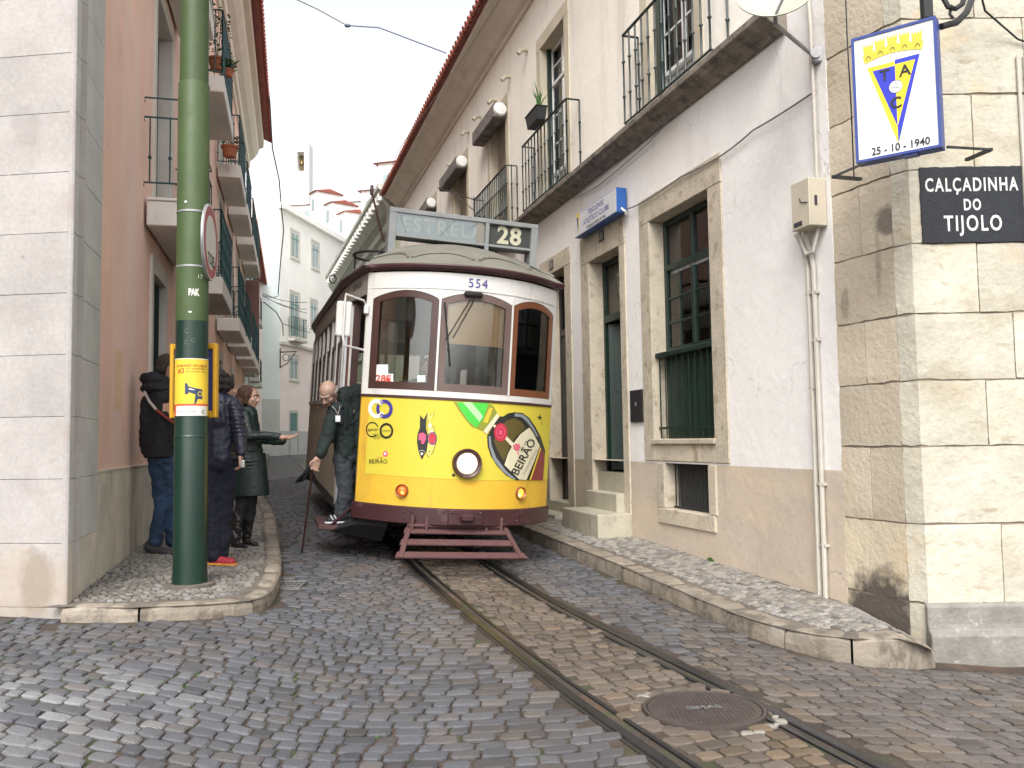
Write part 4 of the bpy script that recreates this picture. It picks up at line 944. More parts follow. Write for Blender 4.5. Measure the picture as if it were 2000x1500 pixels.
for i, c in enumerate(cols):
    for j, (z0, z1) in enumerate(((4.11, 6.85), (7.45, 10.1))):
        a0, a1 = -c-.62, -c+.62
        if i == 0: a0, a1 = -5.17, -3.87
        A0, A1 = a0-.16, a1+.16
        surround(LH, pale, a0, a1, z0, z1, A0, A1, z1+.17, o=.03, d=.22, sill=False)
        # fill between ring and wall opening
        for (u0, u1) in ((-c-.78, A0), (A1, -c+.82)):
            if u1-u0 > .004: bx('pink_wall', pink_wall, LH, u0, u1, -.2, .0, z0, z1+.17)
        room(LH, a0, a1, z0, z1, -.28, .8)
        if i < 4:
            f_ = glazed(LH, green_paint, a0+.005, a1-.005, z0+.01, z1-.005, -.15, [(z0+.7, z1-.1, [(a0+a1)/2], 2, False)], .06, .05, curtain=curtain_mat if i else None)
        else: bx('shutter', green_paint, LH, a0, a1, -.18, -.15, z0, z1)
    # balcony slabs
    for j, zt in enumerate((4.11, 7.45)):
        a0, a1 = -c-1.2, -c+1.2
        if i == 0: a0, a1 = -5.76, -3.16
        bx('balcony_slab', slab_white, LH, a0, a1, .031, .50, zt-.28, zt, .012)
        bx('balcony_slab', slab_white, LH, a0-.015, a1+.015, .031, .515, zt+.001, zt+.035, .006) if i == 0 else None
        if i == 0:
            # plain railing with ball knobs and curled ends
            rl = MB()
            for z in (zt+.26-.06, zt+.94, zt+1.16):
                rl.tube([(a1+.0, -.0, z-.05), (a1+.0, 0, z), (a1+.0, .48, z), (a0, .48, z), (a0, .0, z)], .011, 6)
                rl.tube([(a1, .0, z), (a1+.01, -.01, z), (a1+.01, -.01, z-.05)], .009, 5)
            r_ = rl.build('railing', teal_iron, LH); first = None
            for (aa, oo) in [(a1, .06), (a1, .27), (a1, .48)]+[(a1-.26*k, .48) for k in range(1, 11)]:
                if first is None:
                    first = MB().lathe([(.009, .20), (.009, .46), (.022, .475), (.022, .49), (.009, .505), (.009, .93)], n=6).build('baluster', teal_iron, r_); first.location = (aa, oo, zt)
                else: copy_part(first, r_, (aa, oo, zt))
        elif i < 5:
            railing(LH, teal_iron, [((a1, .03), (a1, .47)), ((a1, .47), (a0, .47)), ((a0, .47), (a0, .03))], zt+.01, zt+1.1, .115 if i < 3 else .16, .010, (.18, .5, .82))
            if i < 3:
                for k in range(8):
                    sc_ = MB()
                    aa = a1-.15-k*.3
                    sc_.tube([(aa+.07*math.cos(t), .475, zt+.55+.09*math.sin(t)) for t in [i_*math.pi/4 for i_ in range(8)]], .007, 4, closed=True)
                    sc_.build('scroll', teal_iron, LH)
        else: railing(LH, teal_iron, [((a1, .47), (a0, .47))], zt+.01, zt+1.1, .2, .010, (.5,))
# low windows
for (a0, a1, z0, z1) in ((-4.80, -3.80, 1.9, 3.42),):
    bx('lintel', pale, LH, a0-.13, a1+.15, -.2, .03, z1, z1+.2, .004); bx('jamb', pale, LH, a0-.13, a0, -.2, .028, 1.5, z1, .004); bx('jamb', pale, LH, a1, a1+.15, -.2, .028, 1.5, z1, .004); bx('sill_stone', pale, LH, a0, a1, -.2, .03, 1.5, z0)
    room(LH, a0, a1, z0, z1, -.22, .6); s_ = bx('shutter', green_paint, LH, a0, a1, -.16, -.12, z0, z1)
    for k in range(8): MB().tube([(a0+.07+k*.125, -.06, z0), (a0+.07+k*.125, -.06, z1)], .011, 6).build('window_bar', green_paint, LH)
for (a0, a1, z0, z1) in ((-9.45, -8.35, 1.19, 3.4), (-14.05, -13.05, .3, 3.3), (-18.25, -17.15, .3, 3.3)):
    surround(LH, pale, a0, a1, z0, z1, a0-.15, a1+.15, z1+.2, o=.03, d=.2, sill=False); bx('door_leaf', green_paint, LH, a0, a1, -.16, -.12, z0, z1)
# cornice, roof
MB().sweep([(0, 10.9), (.06, 10.92), (.08, 11.05), (.14, 11.08), (.16, 11.3), (.3, 11.42), (.42, 11.6), (.46, 11.75), (.60, 11.82), (.62, 12.0), (0, 12.02)], along_wall([-LL, 0])).build('cornice', mat('cream_cornice', (.66, .63, .52), .8, .05, 2, .1, 20), LH)
tiles_eave(LH, -LL, 0, .86, 12.03, pitch=.22)
bx('end_wall', white_wall, LH, -LL+.001, -LL+.3, -7, -.21, -.3, 12.0)
# grey stone front: slabs
GD = Vector((-1, .13, 0)).normalized(); GN = Vector((-.13, -1, 0)).normalized()
slabm = mat('grey_stone_slab', (.355, .33, .315), .7, .1, 2.2, .3, 30, orand=.06, fine=.08, stains=[((.31, .265, .24), (2.4, 2.4, 3), .54, .14, .6), ((.13, .1, .09), (14, 14, 20), .69, .03, .85), ((.45, .415, .405), (1.2, 1.2, 1.2), .5, .2, .5)],
    patches=[((.13, .10, .075), (-3.46, 6.28, .42), (.15, .3, .26), .55), ((.36, .28, .2), (-3.8, 6.35, .40), (.9, .4, .28), .4), ((.2, .15, .13), (-4.0, 6.35, 1.05), (.22, .3, .2), .35), ((.22, .2, .19), (-3.62, 6.3, 3.80), (.12, .2, .18), .35)])
for k in range(len(zc)-1):
    s = .017; first_ = True; z0, z1 = zc[k]+.0015, zc[k+1]-.0015
    while s < 4.2:
        w_ = random.uniform(.75, 1.25) if not (first_ and k % 3 == 0) else .68; first_ = False; j = random.uniform(-.0015, .0015)
        p = [LT+GD*(s+.001)+GN*j, LT+GD*(s+w_-.001)+GN*j, LT+GD*(s+w_-.001)-GN*.2, LT+GD*(s+.001)-GN*.2]
        b = MB(); b.add([(q.x, q.y, z0) for q in p]+[(q.x, q.y, z1) for q in p], [(3, 2, 1, 0), (4, 5, 6, 7), (0, 1, 5, 4), (1, 2, 6, 5), (2, 3, 7, 6), (3, 0, 4, 7)])
        o = b.build('facing_slab', slabm, None, .002); o.parent = LH; o.matrix_parent_inverse = LH.matrix_world.inverted() if False else (Matrix.Translation(LT) @ LFm.to_4x4()).inverted(); s += w_
L3 = LWD.to_3d(); yv = LFm @ Vector((0, 1, 0)); pts = [LT+GD*.05+L3*.05, LT+GD*.016+GN*.004, LT+GN*.008+yv*.006, LT+GN*.0+yv*.026, LT+L3*.014+yv*.028]
b = MB(); n = len(pts); b.add([(p.x, p.y, -.1) for p in pts]+[(p.x, p.y, 11.2) for p in pts], [tuple(range(n))[::-1], tuple(range(n, 2*n))]+[(i, (i+1) % n, n+(i+1) % n, n+i) for i in range(n)])
o = b.build('corner_bead', slabm, LH, .004); o.matrix_parent_inverse = (Matrix.Translation(LT) @ LFm.to_4x4()).inverted()
b = MB(); q = [LT+GD*.02-GN*.02, LT+GD*6-GN*.02, LT+GD*6-GN*8, LT+LWD.to_3d()*7+GD*.3, LT+LWD.to_3d()*.06+GD*.03]
b.add([(p.x, p.y, -.3) for p in q]+[(p.x, p.y, 11.2) for p in q], [(4, 3, 2, 1, 0), (5, 6, 7, 8, 9)]+[(i, (i+1) % 5, 5+(i+1) % 5, 5+i) for i in range(5)])
o = b.build('wall_core', mat('grey_joint_mortar', (.3, .26, .24), .9, .1, 5, 0), LH); o.matrix_parent_inverse = (Matrix.Translation(LT) @ LFm.to_4x4()).inverted()
# yellowish repaired patch on the pink wall
place_flat(flat_mesh([[(-.16, -.28), (.16, -.29), (.17, .27), (-.15, .29)]]), 'repair_patch', mat('ochre_patch', (.74, .54, .34), .85, .1, 4, .2, 20), LH, lambda u, v: Vector((hl(231, 742)[0]+u*1.0, .002, hl(231, 742)[1]+v)))
# ---- pots on the balconies
def pot(px, py, o, name, label, r=.16, plant=1, droop=0):
    a, z = hl(px, py, o); t = thing(name, label, 'potted plant', LFm @ Vector((a, o, z))+LT)
    terra = mat('terracotta', (.35, .12, .06), .8, .12, 8, .1, 40)
    MB().lathe([(r*.7, 0), (r*.95, r*1.1), (r*1.08, r*1.12), (r*1.08, r*1.35), (r*.9, r*1.35), (r*.88, r*1.15), (.0001, r*1.1)], n=20).build('pot', terra, t)
    L = MB()
    for k in range(90*plant):
        th = random.random()*6.28; h_ = random.random(); rr = r*(.5+1.1*random.random()); x_, y_, z_ = rr*math.cos(th), rr*math.sin(th), r*1.3+h_*r*(1.2 if not droop else droop)
        d = Vector((random.uniform(-1, 1), random.uniform(-1, 1), random.uniform(-.5, 1))).normalized()*.07; e = d.cross(Vector((0, 0, 1)))*.5
        L.add([(x_, y_, z_), Vector((x_, y_, z_))+d*.5+e, Vector((x_, y_, z_))+d, Vector((x_, y_, z_))+d*.5-e], [(0, 1, 2, 3)])
    for k in range(6): th = k*1.05; L.tube([(0, 0, r), (r*.6*math.cos(th), r*.6*math.sin(th), r*1.3+(droop or .8)*r*.9)], .004, 4)
    tag(L.build('foliage', leaf, t, recalc=False), kind='stuff'); return t
pot(449, 307, .3, 'potted_plant', 'low green plant in a terracotta pot on the upper balcony halfway along the pink house', .17)
pot(424, 138, .25, 'potted_plant', 'tall climbing plant in a long terracotta pot on the topmost balcony beside the green pole', .16, 2, 6)
pot(446, 150, .52, 'potted_plant', 'small leafy plant hanging outside the topmost balcony railing', .09, 1, 2)
# ================================================================ FURTHER HOUSES
FBm = mat('far_glare_white_wall', (.88, .87, .84), .85, .05, .8, 0, stains=[((.78, .77, .75), (.5, .5, .2), .55, .2, .5)])  # hazy glare of the distance put into lighter far wall and window colours
far_blue = mat('far_pale_blue_wall', (.68, .74, .74), .85, .06, .8, 0, stains=[((.7, .72, .7), (.6, .6, .2), .5, .2, .6)])
far_pink = mat('far_glare_pink_wall', (.84, .74, .72), .85, .06, .8, 0)
teal_win = mat('far_green_window', (.10, .22, .21), .5, .1, 3, 0)
grey_far = mat('far_grey_base', (.5, .51, .5), .85, .1, 1, 0)
def far_window(parent, a0, a1, z0, z1, o=0, shut=None, rail=False, mid=True):
    fr_ = MB().box(a0-.12, a1+.12, o-.05, o+.03, z1, z1+.14).box(a0-.12, a0, o-.05, o+.03, z0, z1).box(a1, a1+.12, o-.05, o+.03, z0, z1).box(a0-.12, a1+.12, o-.05, o+.05, z0-.1, z0).build('window', pale, parent, recalc=False)
    bx('sash', white_paint if not shut else shut, fr_, a0, a1, o+.001, o+.012, z0, z1)
    bx('pane', shut or mat('far_pane', (.25, .33, .33), .15, .1, 2, 0, spec=.6), fr_, a0+.07, (a0+a1)/2-.04, o+.013, o+.02, z0+.08, z1-.08); bx('pane', shut or MATS['far_pane'], fr_, (a0+a1)/2+.04, a1-.07, o+.013, o+.02, z0+.08, z1-.08)
    if mid: bx('transom', teal_win if shut is None else shut, fr_, a0, a1, o+.02, o+.03, z0+(z1-z0)*.72, z0+(z1-z0)*.76)
    if rail: railing(parent, teal_iron, [((a0-.2, o+.05), (a0-.2, o+.35)), ((a0-.2, o+.35), (a1+.2, o+.35)), ((a1+.2, o+.35), (a1+.2, o+.05))], z0, z0+1.0, .13, .013, (.5,)); bx('balcony_slab', pale, parent, a0-.25, a1+.25, o+.0301, o+.4, z0-.22, z0-.101)
# second house on the left
q0 = LT+LWD.to_3d()*LL
H2 = thing('narrow_street_house', 'pale blue and white house beyond the pink house on the left side of the street', 'house', q0, LFm)
bx('wall', far_blue, H2, -16, -.002, -6, -.15, .2, 9.2); bx('base', grey_far, H2, -16, -.002, -.1499, -.12, .2, 1.6)
for k in range(4):
    for z0 in (4.2, 7.0): far_window(H2, -3.3-k*3.6, -2.2-k*3.6, z0, z0+1.9, -.15, rail=True)
    bx('door_leaf', teal_win, H2, -3.3-k*3.6, -2.2-k*3.6, -.119, -.10, .5, 2.9)
tiles_eave(H2, -16, 0, .35, 9.2, pitch=.25)
bx('brown_sign_board', mat('brown_board', (.2, .10, .09), .7, .1, 5, 0), H2, -.9, -.6, -.1, .45, 5.2, 7.2)
# far building closing the street
F1 = Vector((at(546, 880, 42.5).x, 42.5, 0)); F0 = Vector((at(498, 880, 41.2).x, 41.2, 0)); FD = Vector((.20, 1, 0)).normalized()
d0 = (F0-F1).normalized()
FM1 = frame_m(F1, d0, flip=True); FM2 = frame_m(F1, FD, flip=True)
# y must face the camera
if (FM1 @ Vector((0, 1, 0))).y > 0: FM1 = frame_m(F1, d0, flip=False)
FH = thing('street_end_house', 'tall pale pink and white house closing the far end of the street behind the tram', 'house', F1, FM2)
yd = FM2 @ Vector((0, 1, 0)); sg = 1
hf = lambda px, py, o=0: hit(F1, FD, px, py, o, flip=True)
bx('pink_lower_wall', far_pink, FH, -34, 0, -8, 0, .3, 6.4); bx('upper_wall', FBm, FH, -34, 0, -8, -.0, 6.401, 13.2)
bx('base', grey_far, FH, -34, 0, 0.0, .03, .3, 2.05); bx('moulding', pale, FH, -34, .05, .0, .12, 6.35, 6.5)
def fw(x0, y0, x1, y1, **k):
    a0, zt = hf(x0, y0); a1, _ = hf(x1, y1); _, zb = hf((x0+x1)/2, y1); far_window(FH, min(a0, a1), max(a0, a1), zb, zt, .0, **k)
fw(566, 806, 580, 884, shut=teal_win, mid=False); fw(566, 695, 581, 742); fw(566, 570, 583, 660, rail=True); fw(568, 450, 583, 505); fw(609, 472, 622, 525); fw(606, 586, 618, 640); fw(612, 700, 622, 750)
o_ = MB(); 
L1 = FM1
FH1 = [bx('side_wall', far_blue, FH, 0, 1, 0, 1, 0, 1)]; bpy.data.objects.remove(FH1[0])
def fside(name, m, p0, p1, z0, z1, dep=6, push=0):
    n_ = Vector((p1.y-p0.y, -(p1.x-p0.x), 0)).normalized(); 
    if n_.y > 0: n_ = -n_
    b = MB(); P = [p0+n_*push, p1+n_*push, p1-n_*dep, p0-n_*dep]; b.add([(q.x, q.y, z0) for q in P]+[(q.x, q.y, z1) for q in P], [(3, 2, 1, 0), (4, 5, 6, 7), (0, 1, 5, 4), (1, 2, 6, 5), (2, 3, 7, 6), (3, 0, 4, 7)])
    o = b.build(name, m, FH); o.matrix_parent_inverse = (Matrix.Translation(F1) @ FM2.to_4x4()).inverted(); return o
F0b = F1+(F0-F1)*.72; fside('corner_wall', far_blue, F0b, F1-Vector((.002, .0, 0)), .3, 13.2, 3, 0); fside('corner_base', grey_far, F0b, F1-Vector((.003, 0, 0)), .3, 3.6, .01, .03)
fside('pink_side_wall', far_pink, F0+(F0-F1)*1.2, F0b-Vector((.002, 0, 0)), .3, 13.2, 3, .0)
bx('roof_parapet', FBm, FH, -34, .1, -8, .25, 13.2, 13.5)
br = thing('ornate_bracket', 'small wrought iron lamp bracket on the corner of the far pink house', 'wall bracket', F1, FM2)
a, z = hf(560, 690, .1)
MB().tube([(.05, .05, z), (.05, .9, z)], .03, 6).tube([(.05, .05, z-.75), (.05, .4, z-.6), (.05, .85, z-.05)], .025, 6).tube([(.05, .05, z-.8), (.05, .05, z+.2)], .03, 6).tube([(.05, .35+.17*math.cos(t), z-.27+.17*math.sin(t)) for t in [i*math.pi/5 for i in range(10)]], .02, 5, closed=True).build('scrollwork', black_iron, br)
# greenish house after the club house
GH0 = Vector((RW0.x, RW0.y, 0))+RWD.to_3d()*(RL+.05); GD2 = Vector((-.33, 1, 0)).normalized(); GM = frame_m(GH0, GD2)
GHs = thing('yellow_green_house', 'old yellow green house with a deep moulded cornice just beyond the white house', 'house', GH0, GM)
gw = mat('yellow_green_plaster', (.60, .61, .45), .85, .1, 1.5, .2, 8, stains=[((.66, .66, .6), (1, 1, .6), .5, .15, .8)])
bx('wall', gw, GHs, .003, 16, -6, 0, -.2, 9.4)
MB().sweep([(0, 8.3), (.06, 8.32), (.1, 8.5), (.22, 8.6), (.24, 8.8), (.4, 8.95), (.55, 9.2), (.6, 9.5), (.72, 9.6), (.72, 9.75), (0, 9.8)], along_wall([.003, 16])).build('cornice', mat('mossy_cornice', (.42, .44, .38), .85, .15, 2, .3, 10), GHs)
for k in range(26): bx('dentil', FBm, GHs, .2+k*.6, .5+k*.6, .56, .69, 9.25, 9.48)
for k in range(4): far_window(GHs, 1.5+k*3.6, 2.6+k*3.6, 4.9, 7.2, 0)
# small houses on the hill behind, bright against the sky
def hill_house(name, label, px, py, y, w_, d_, h_, rot=0, roof=.8, wins=1, mt=None):
    p = at(px, py, y); t = thing(name, label, 'house', (p.x, p.y, p.z-h_), Matrix.Rotation(rot, 3, 'Z'), group='small houses on the hill above the street')
    m = MB().box(-w_/2, w_/2, 0, d_, -14, h_); m.build('wall', mt or FBm, t)
    r_ = MB(); r_.add([(-w_/2-.2, -.2, h_), (w_/2+.2, -.2, h_), (w_/2+.2, d_+.2, h_), (-w_/2-.2, d_+.2, h_), (-w_/2-.2, d_/2, h_+roof), (w_/2+.2, d_/2, h_+roof)], [(3, 2, 1, 0), (0, 1, 5, 4), (2, 3, 4, 5), (0, 4, 3), (1, 2, 5)])
    r_.build('roof', tile_mat, t)
    for k in range(wins):
        x_ = -w_/2+w_*(k+.5)/wins; f = bx('window', pale, t, x_-.3, x_+.3, -.04, -.001, h_-1.5, h_-.5); bx('pane', MATS['far_pane'], f, x_-.22, x_+.22, -.06, -.041, h_-1.42, h_-.58)
    return t
hill_house('hill_house', 'leftmost of the small white gabled houses on the hill under the belfry', 612, 376, 68, 1.1, 2.2, 3, -.9, .3)
hill_house('hill_house', 'middle one of the small white gabled houses on the hill under the belfry', 641, 398, 66, 1.1, 2.2, 3, -.9, .3)
hill_house('hill_house', 'rightmost of the small white gabled houses on the hill, nearest the tram sign', 667, 416, 64, 1.1, 2.2, 3, -.9, .3)
hb = hill_house('hill_building', 'wide white building on the hill crest behind the end of the street', 600, 400, 75, 14, 5, 4, -.15, .1, 5)
pb = at(587, 300, 90)
bt = thing('belfry', 'small white belfry with an arched bell opening on the hill crest', 'bell tower', (pb.x, pb.y, pb.z-8))
MB().box(-.9, .9, 0, 1.8, -14, 6.1).box(-.9, -.38, 0, 1.8, 6.1, 8.2).box(.38, .9, 0, 1.8, 6.1, 8.2).box(-.9, .9, 0, 1.8, 8.2, 9.2).build('tower_wall', FBm, bt)
bx('bell_room', mat('ochre_shade', (.3, .25, .16), .9, .1, 3, 0), bt, -.38, .38, 1.2, 1.7, 6.1, 8.2); MB().lathe([(.3, 0), (.24, .15), (.16, .45), (.05, .55), (.0001, .6)], (0, .6, 7.0), 12).build('bell', mat('bronze', (.2, .14, .06), .4, .1, 5, 0, metal=.8), bt)
hill_house('tiled_house', 'taller red tiled house showing above the yellow green roof line', 722, 372, 46, 1.0, 5, 3, -.28, .7)
hill_house('tiled_house', 'red tiled roof rising just above the corner of the long white house', 757, 318, 40, 1.0, 4, 3, -.28, .7)
# ================================================================ overhead wires
def wire(label, pts, r=.008, m=dark_cable, sag=.0):
    P = [at(*p) for p in pts]; Q = []
    for a, b in zip(P, P[1:]):
        for k in range(5): t = k/5; Q.append(a.lerp(b, t)-Vector((0, 0, sag*4*t*(1-t)*(b-a).length*.02)))
    Q.append(P[-1]); return tag(MB().tube(Q, r, 5).build('overhead_wire', m), label, 'cable')
wire('tram span wire crossing the sky to the white house roof', [(560, -10, 16), (620, 18, 17), (678, 50, 18)], .010, cable_mat)
wire('blue insulated end of the span wire tied to the white house roof', [(678, 50, 18), (740, 54, 18), (872, 104, 18.5)], .014, mat('blue_insulator', (.12, .16, .25), .5, .1, 8, 0))
MB().ell(at(679, 50, 18), (.07, .04, .04)).build('wire_insulator', MATS['blue_insulator']); tag(bpy.data.objects['wire_insulator'], 'small dark insulator in the middle of the span wire', 'insulator')
wire('heavy dark cable hanging in front of the pink house roof and down the sky gap', [(503, -5, 24), (516, 110, 25), (527, 200, 26), (532, 290, 27), (545, 350, 28), (551, 420, 29), (554, 450, 30), (548, 510, 31), (543, 575, 32)], .02)
wire('dark cable looping from the left house towards the street corner', [(515, 590, 30), (540, 610, 32), (552, 632, 34), (553, 655, 36)], .02)
for i, (a, b) in enumerate((((513, 573, 28), (600, 590, 34)), ((513, 578, 28), (600, 604, 34)), ((553, 632, 34), (606, 650, 34)), ((540, 592, 33), (600, 612, 34)), ((513, 576, 28), (545, 577, 32)))):
    wire(['thin service wire highest of those crossing behind the tram', 'second thin service wire crossing behind the tram', 'lowest thin wire crossing to the tram side', 'third thin service wire crossing behind the tram', 'short service wire joined to the heavy cable'][i], [a, b], .012, dark_cable, 1)
wire('contact wire running above the street to the tram roof', [(745, 430, 11.5), (700, 490, 14), (640, 590, 25), (600, 640, 40)], .006, cable_mat)
wire('contact wire passing over the houses down to the tram', [(978, -5, 9), (900, 120, 10.5), (780, 290, 12), (735, 395, 12)], .004, cable_mat)
# ================================================================ TRAM
TO = Vector((-.550, 9.032, .052)); tv = Vector((-.2997, 1, .040)).normalized(); tu = Vector((1, .2997, -.0632)); tu = (tu-tv*tu.dot(tv)).normalized(); tw = tu.cross(tv)
TM = Matrix((tu, tv, tw)).transposed()
TR = thing('tram', 'old yellow tram number 554 on line 28 with a bottle advertisement on its front', 'tram', TO, TM)
def vf(u): return .546*(min(abs(u), 1.12)/1.07)**2.2
def tp(px, py, v0):
    d = FW + RT*(px-1000)/FPX + UP*(750-py)/FPX; k = ((TO+tv*v0-EYE).dot(tv))/d.dot(tv); q = EYE+d*k-TO; return q.dot(tu), q.dot(tw)
def tl(px, py, eps=.004):
    v0 = .1
    for _ in range(14): u, w_ = tp(px, py, v0-eps); v0 = v0*.4+vf(u)*.6
    return Vector((u, vf(u)-eps, w_))
lemon = mat('lemon_ad_film', (.54, .455, .05), .5, .04, 1.5, .25, 2.5, spec=.3, dist=.03, stains=[((.38, .32, .06), (6, 6, 1.5), .62, .12, .35), ((.28, .22, .06), (30, 30, 10), .72, .03, .5)])
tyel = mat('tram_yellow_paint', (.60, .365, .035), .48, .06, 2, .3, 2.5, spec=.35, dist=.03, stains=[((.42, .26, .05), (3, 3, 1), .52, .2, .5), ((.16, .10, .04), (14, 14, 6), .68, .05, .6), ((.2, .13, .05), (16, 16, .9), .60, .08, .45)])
maroon = mat('tram_maroon_paint', (.042, .014, .016), .4, .15, 4, .1, 30, spec=.5, stains=[((.11, .07, .06), (7, 7, 7), .58, .12, .6)])
guardm = mat('faded_maroon_wood', (.085, .038, .038), .7, .15, 5, .3, 40, stains=[((.09, .06, .055), (8, 8, 8), .55, .12, .7)])
tcream = mat('tram_off_white_paint', (.55, .54, .52), .45, .05, 3, .04, 20, spec=.5, stains=[((.36, .34, .30), (5, 5, 1.6), .56, .14, .55), ((.14, .12, .1), (20, 20, 8), .69, .04, .6)])
tside = mat('dirty_shaded_tram_side_paint', (.25, .21, .155), .6, .12, 2.5, .15, 20, stains=[((.16, .13, .10), (3, 3, 1), .5, .2, .7), ((.28, .25, .19), (2, 2, .8), .58, .15, .5)])  # dirt and the shade on the tram side, both put into the brown
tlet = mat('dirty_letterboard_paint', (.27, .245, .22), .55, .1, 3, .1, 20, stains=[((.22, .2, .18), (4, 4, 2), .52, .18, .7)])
troof = mat('tram_roof_canvas', (.155, .15, .125), .8, .12, 3, .3, 20, stains=[((.13, .125, .11), (4, 4, 4), .52, .15, .7), ((.07, .065, .06), (16, 16, 16), .64, .06, .8), ((.24, .23, .20), (3, 3, 3), .6, .12, .5)], dist=.01)
brown1 = mat('dark_brown_frame', (.05, .022, .018), .4, .15, 4, .1, 30, spec=.5); brown2 = mat('grey_brown_frame', (.11, .075, .065), .5, .15, 4, .1, 30); brown3 = mat('orange_brown_frame', (.15, .055, .024), .4, .15, 4, .1, 30)
signgrey = mat('sign_box_grey_paint', (.19, .20, .20), .6, .12, 5, .2, 30, stains=[((.1, .1, .1), (12, 12, 12), .60, .08, .6)])
under = mat('underframe_black', (.015, .014, .014), .8, .3, 5, .2, 30)
def csheet(name, m, u0, u1, w0, w1, out=0.0, th=.03, par=TR, bev=0, top=None, bot=None, n=None):
    n = n or max(2, int((u1-u0)/.06)); V = []
    for k in range(n+1):
        u = u0+(u1-u0)*k/n; a = bot(u) if bot else w0; b_ = top(u) if top else w1
        V += [(u, vf(u)-out, a), (u, vf(u)-out, b_), (u, vf(u)-out+th, b_), (u, vf(u)-out+th, a)]
    F = [(4*k+i, 4*k+4+i, 4*k+4+(i+1) % 4, 4*k+(i+1) % 4) for k in range(n) for i in range(4)]+[(0, 1, 2, 3), (4*n+3, 4*n+2, 4*n+1, 4*n)]
    b = MB(); b.add(V, F); b.sm = [True]*(4*n)+[False]*2; b.sm = [False]*len(F); o = b.build(name, m, par, bev)
    for p in o.data.polygons: p.use_smooth = True
    o.data.set_sharp_from_angle(angle=math.radians(38)); return o
dash = csheet('front_panel', tyel, -1.075, 1.075, .62, 1.765, 0, .04)
csheet('advertising_film', lemon, -1.0, 1.078, .948, 1.760, .0035, .003)
csheet('belt_rail', brown1, -1.085, 1.085, 1.765, 1.792, .014, .05); csheet('sill_rail', tcream, -1.08, 1.08, 1.792, 1.852, .008, .05)
csheet('bumper', maroon, -1.11, 1.11, .468, .645, .05, .09, bev=.01)
# windscreen
def arch(c, hw_, wt, rise): return lambda u: wt-rise*((u-c)/hw_)**2
W = [(-.985, -.425, brown1), (-.335, .375, brown2), (.462, .995, brown3)]
def topband(u):
    for a, b_, _ in W:
        if a-.035 <= u <= b_+.035: return 2.905-.085*((u-(a+b_)/2)/((b_-a)/2+.035))**2
    return 2.80
csheet('upper_band', tcream, -1.08, 1.08, 2.8, 3.10, .0, .05, bot=topband, n=90)
csheet('band_moulding', tcream, -1.08, 1.08, 2.925, 2.94, .008, .012)
for a, b_ in ((-1.08, -1.022), (-.388, -.372), (.412, .425), (1.032, 1.08)):
    csheet('pillar', tcream, a if a < -1 or a > 1 else a, b_, 1.852, 2.93, .004, .06, n=2)
for a, b_ in ((-.424+.036-.0, -.37), (.411, .426)): pass
csheet('pillar', tcream, -.390, -.370, 1.852, 2.9, .016, .05, n=1); csheet('pillar', tcream, .408, .428, 1.852, 2.9, .016, .05, n=1)
for i, (a, b_, m_) in enumerate(W):
    c = (a+b_)/2; hw_ = (b_-a)/2; t1 = lambda u, c=c, hw_=hw_: 2.90-.085*((u-c)/(hw_+.035))**2; fr_ = .066 if i != 1 else .072
    f = csheet('window_frame', m_, a-.034, b_+.034, 1.853, 1.853+fr_+.012, -.002, .035); 
    csheet('frame_side', m_, a-.034, a-.034+fr_, 1.865+fr_, 0, -.002, .035, f, top=t1, n=2); csheet('frame_side', m_, b_+.034-fr_, b_+.034, 1.865+fr_, 0, -.002, .035, f, top=t1, n=2)
    csheet('frame_top', m_, a-.034+fr_, b_+.034-fr_, 0, 0, -.003, .035, f, bot=lambda u: t1(u)-fr_, top=t1)
    csheet('glass', tram_glass, a-.034+fr_, b_+.034-fr_, 1.86+fr_, 0, -.02, .006, f, top=lambda u: t1(u)-fr_+.004)
# blind and window stickers
csheet('sun_blind', mat('cream_blind', (.80, .50, .26), .7, .03, 3, 0), -.31, .35, 2.36, 2.86, -.05, .006)
w_paper = mat('white_paper', (.68, .66, .64), .6, .03, 8, 0); red_ink = mat('red_ink', (.5, .06, .04), .5, .05, 8, 0)
def sticker(name, px0, py0, px1, py1, m, eps=-.008, txt=None, tm=None, ts=.1, par=TR):
    p = [tl(px0, py0, eps), tl(px1, py0, eps), tl(px1, py1, eps), tl(px0, py1, eps)]
    b = MB(); b.add(p, [(0, 1, 2, 3)]); o = b.build(name, m, par)
    if txt: c = (p[0]+p[2])/2; place_flat(text_bm(txt, ts, bold=.002), 'lettering', tm, o, lambda u, v: Vector((c.x+u, vf(c.x+u)-eps-.003, c.z+v)), step=.08)
    return o
sticker('paper_notice', 731, 712, 758, 732, w_paper); sticker('line_card', 729, 730, 768, 750, w_paper, txt='28E', tm=red_ink, ts=.10); sticker('red_mark', 754, 738, 762, 749, red_ink, -.005)
sticker('paper_notice', 815, 733, 831, 746, mat('pale_green_paper', (.5, .6, .52), .6, .03, 8, 0)); 
MB().tube([tl(775, 748, -.15), tl(788, 744, -.17), tl(805, 747, -.15)], .012, 6).build('controller_handle', gm, TR)
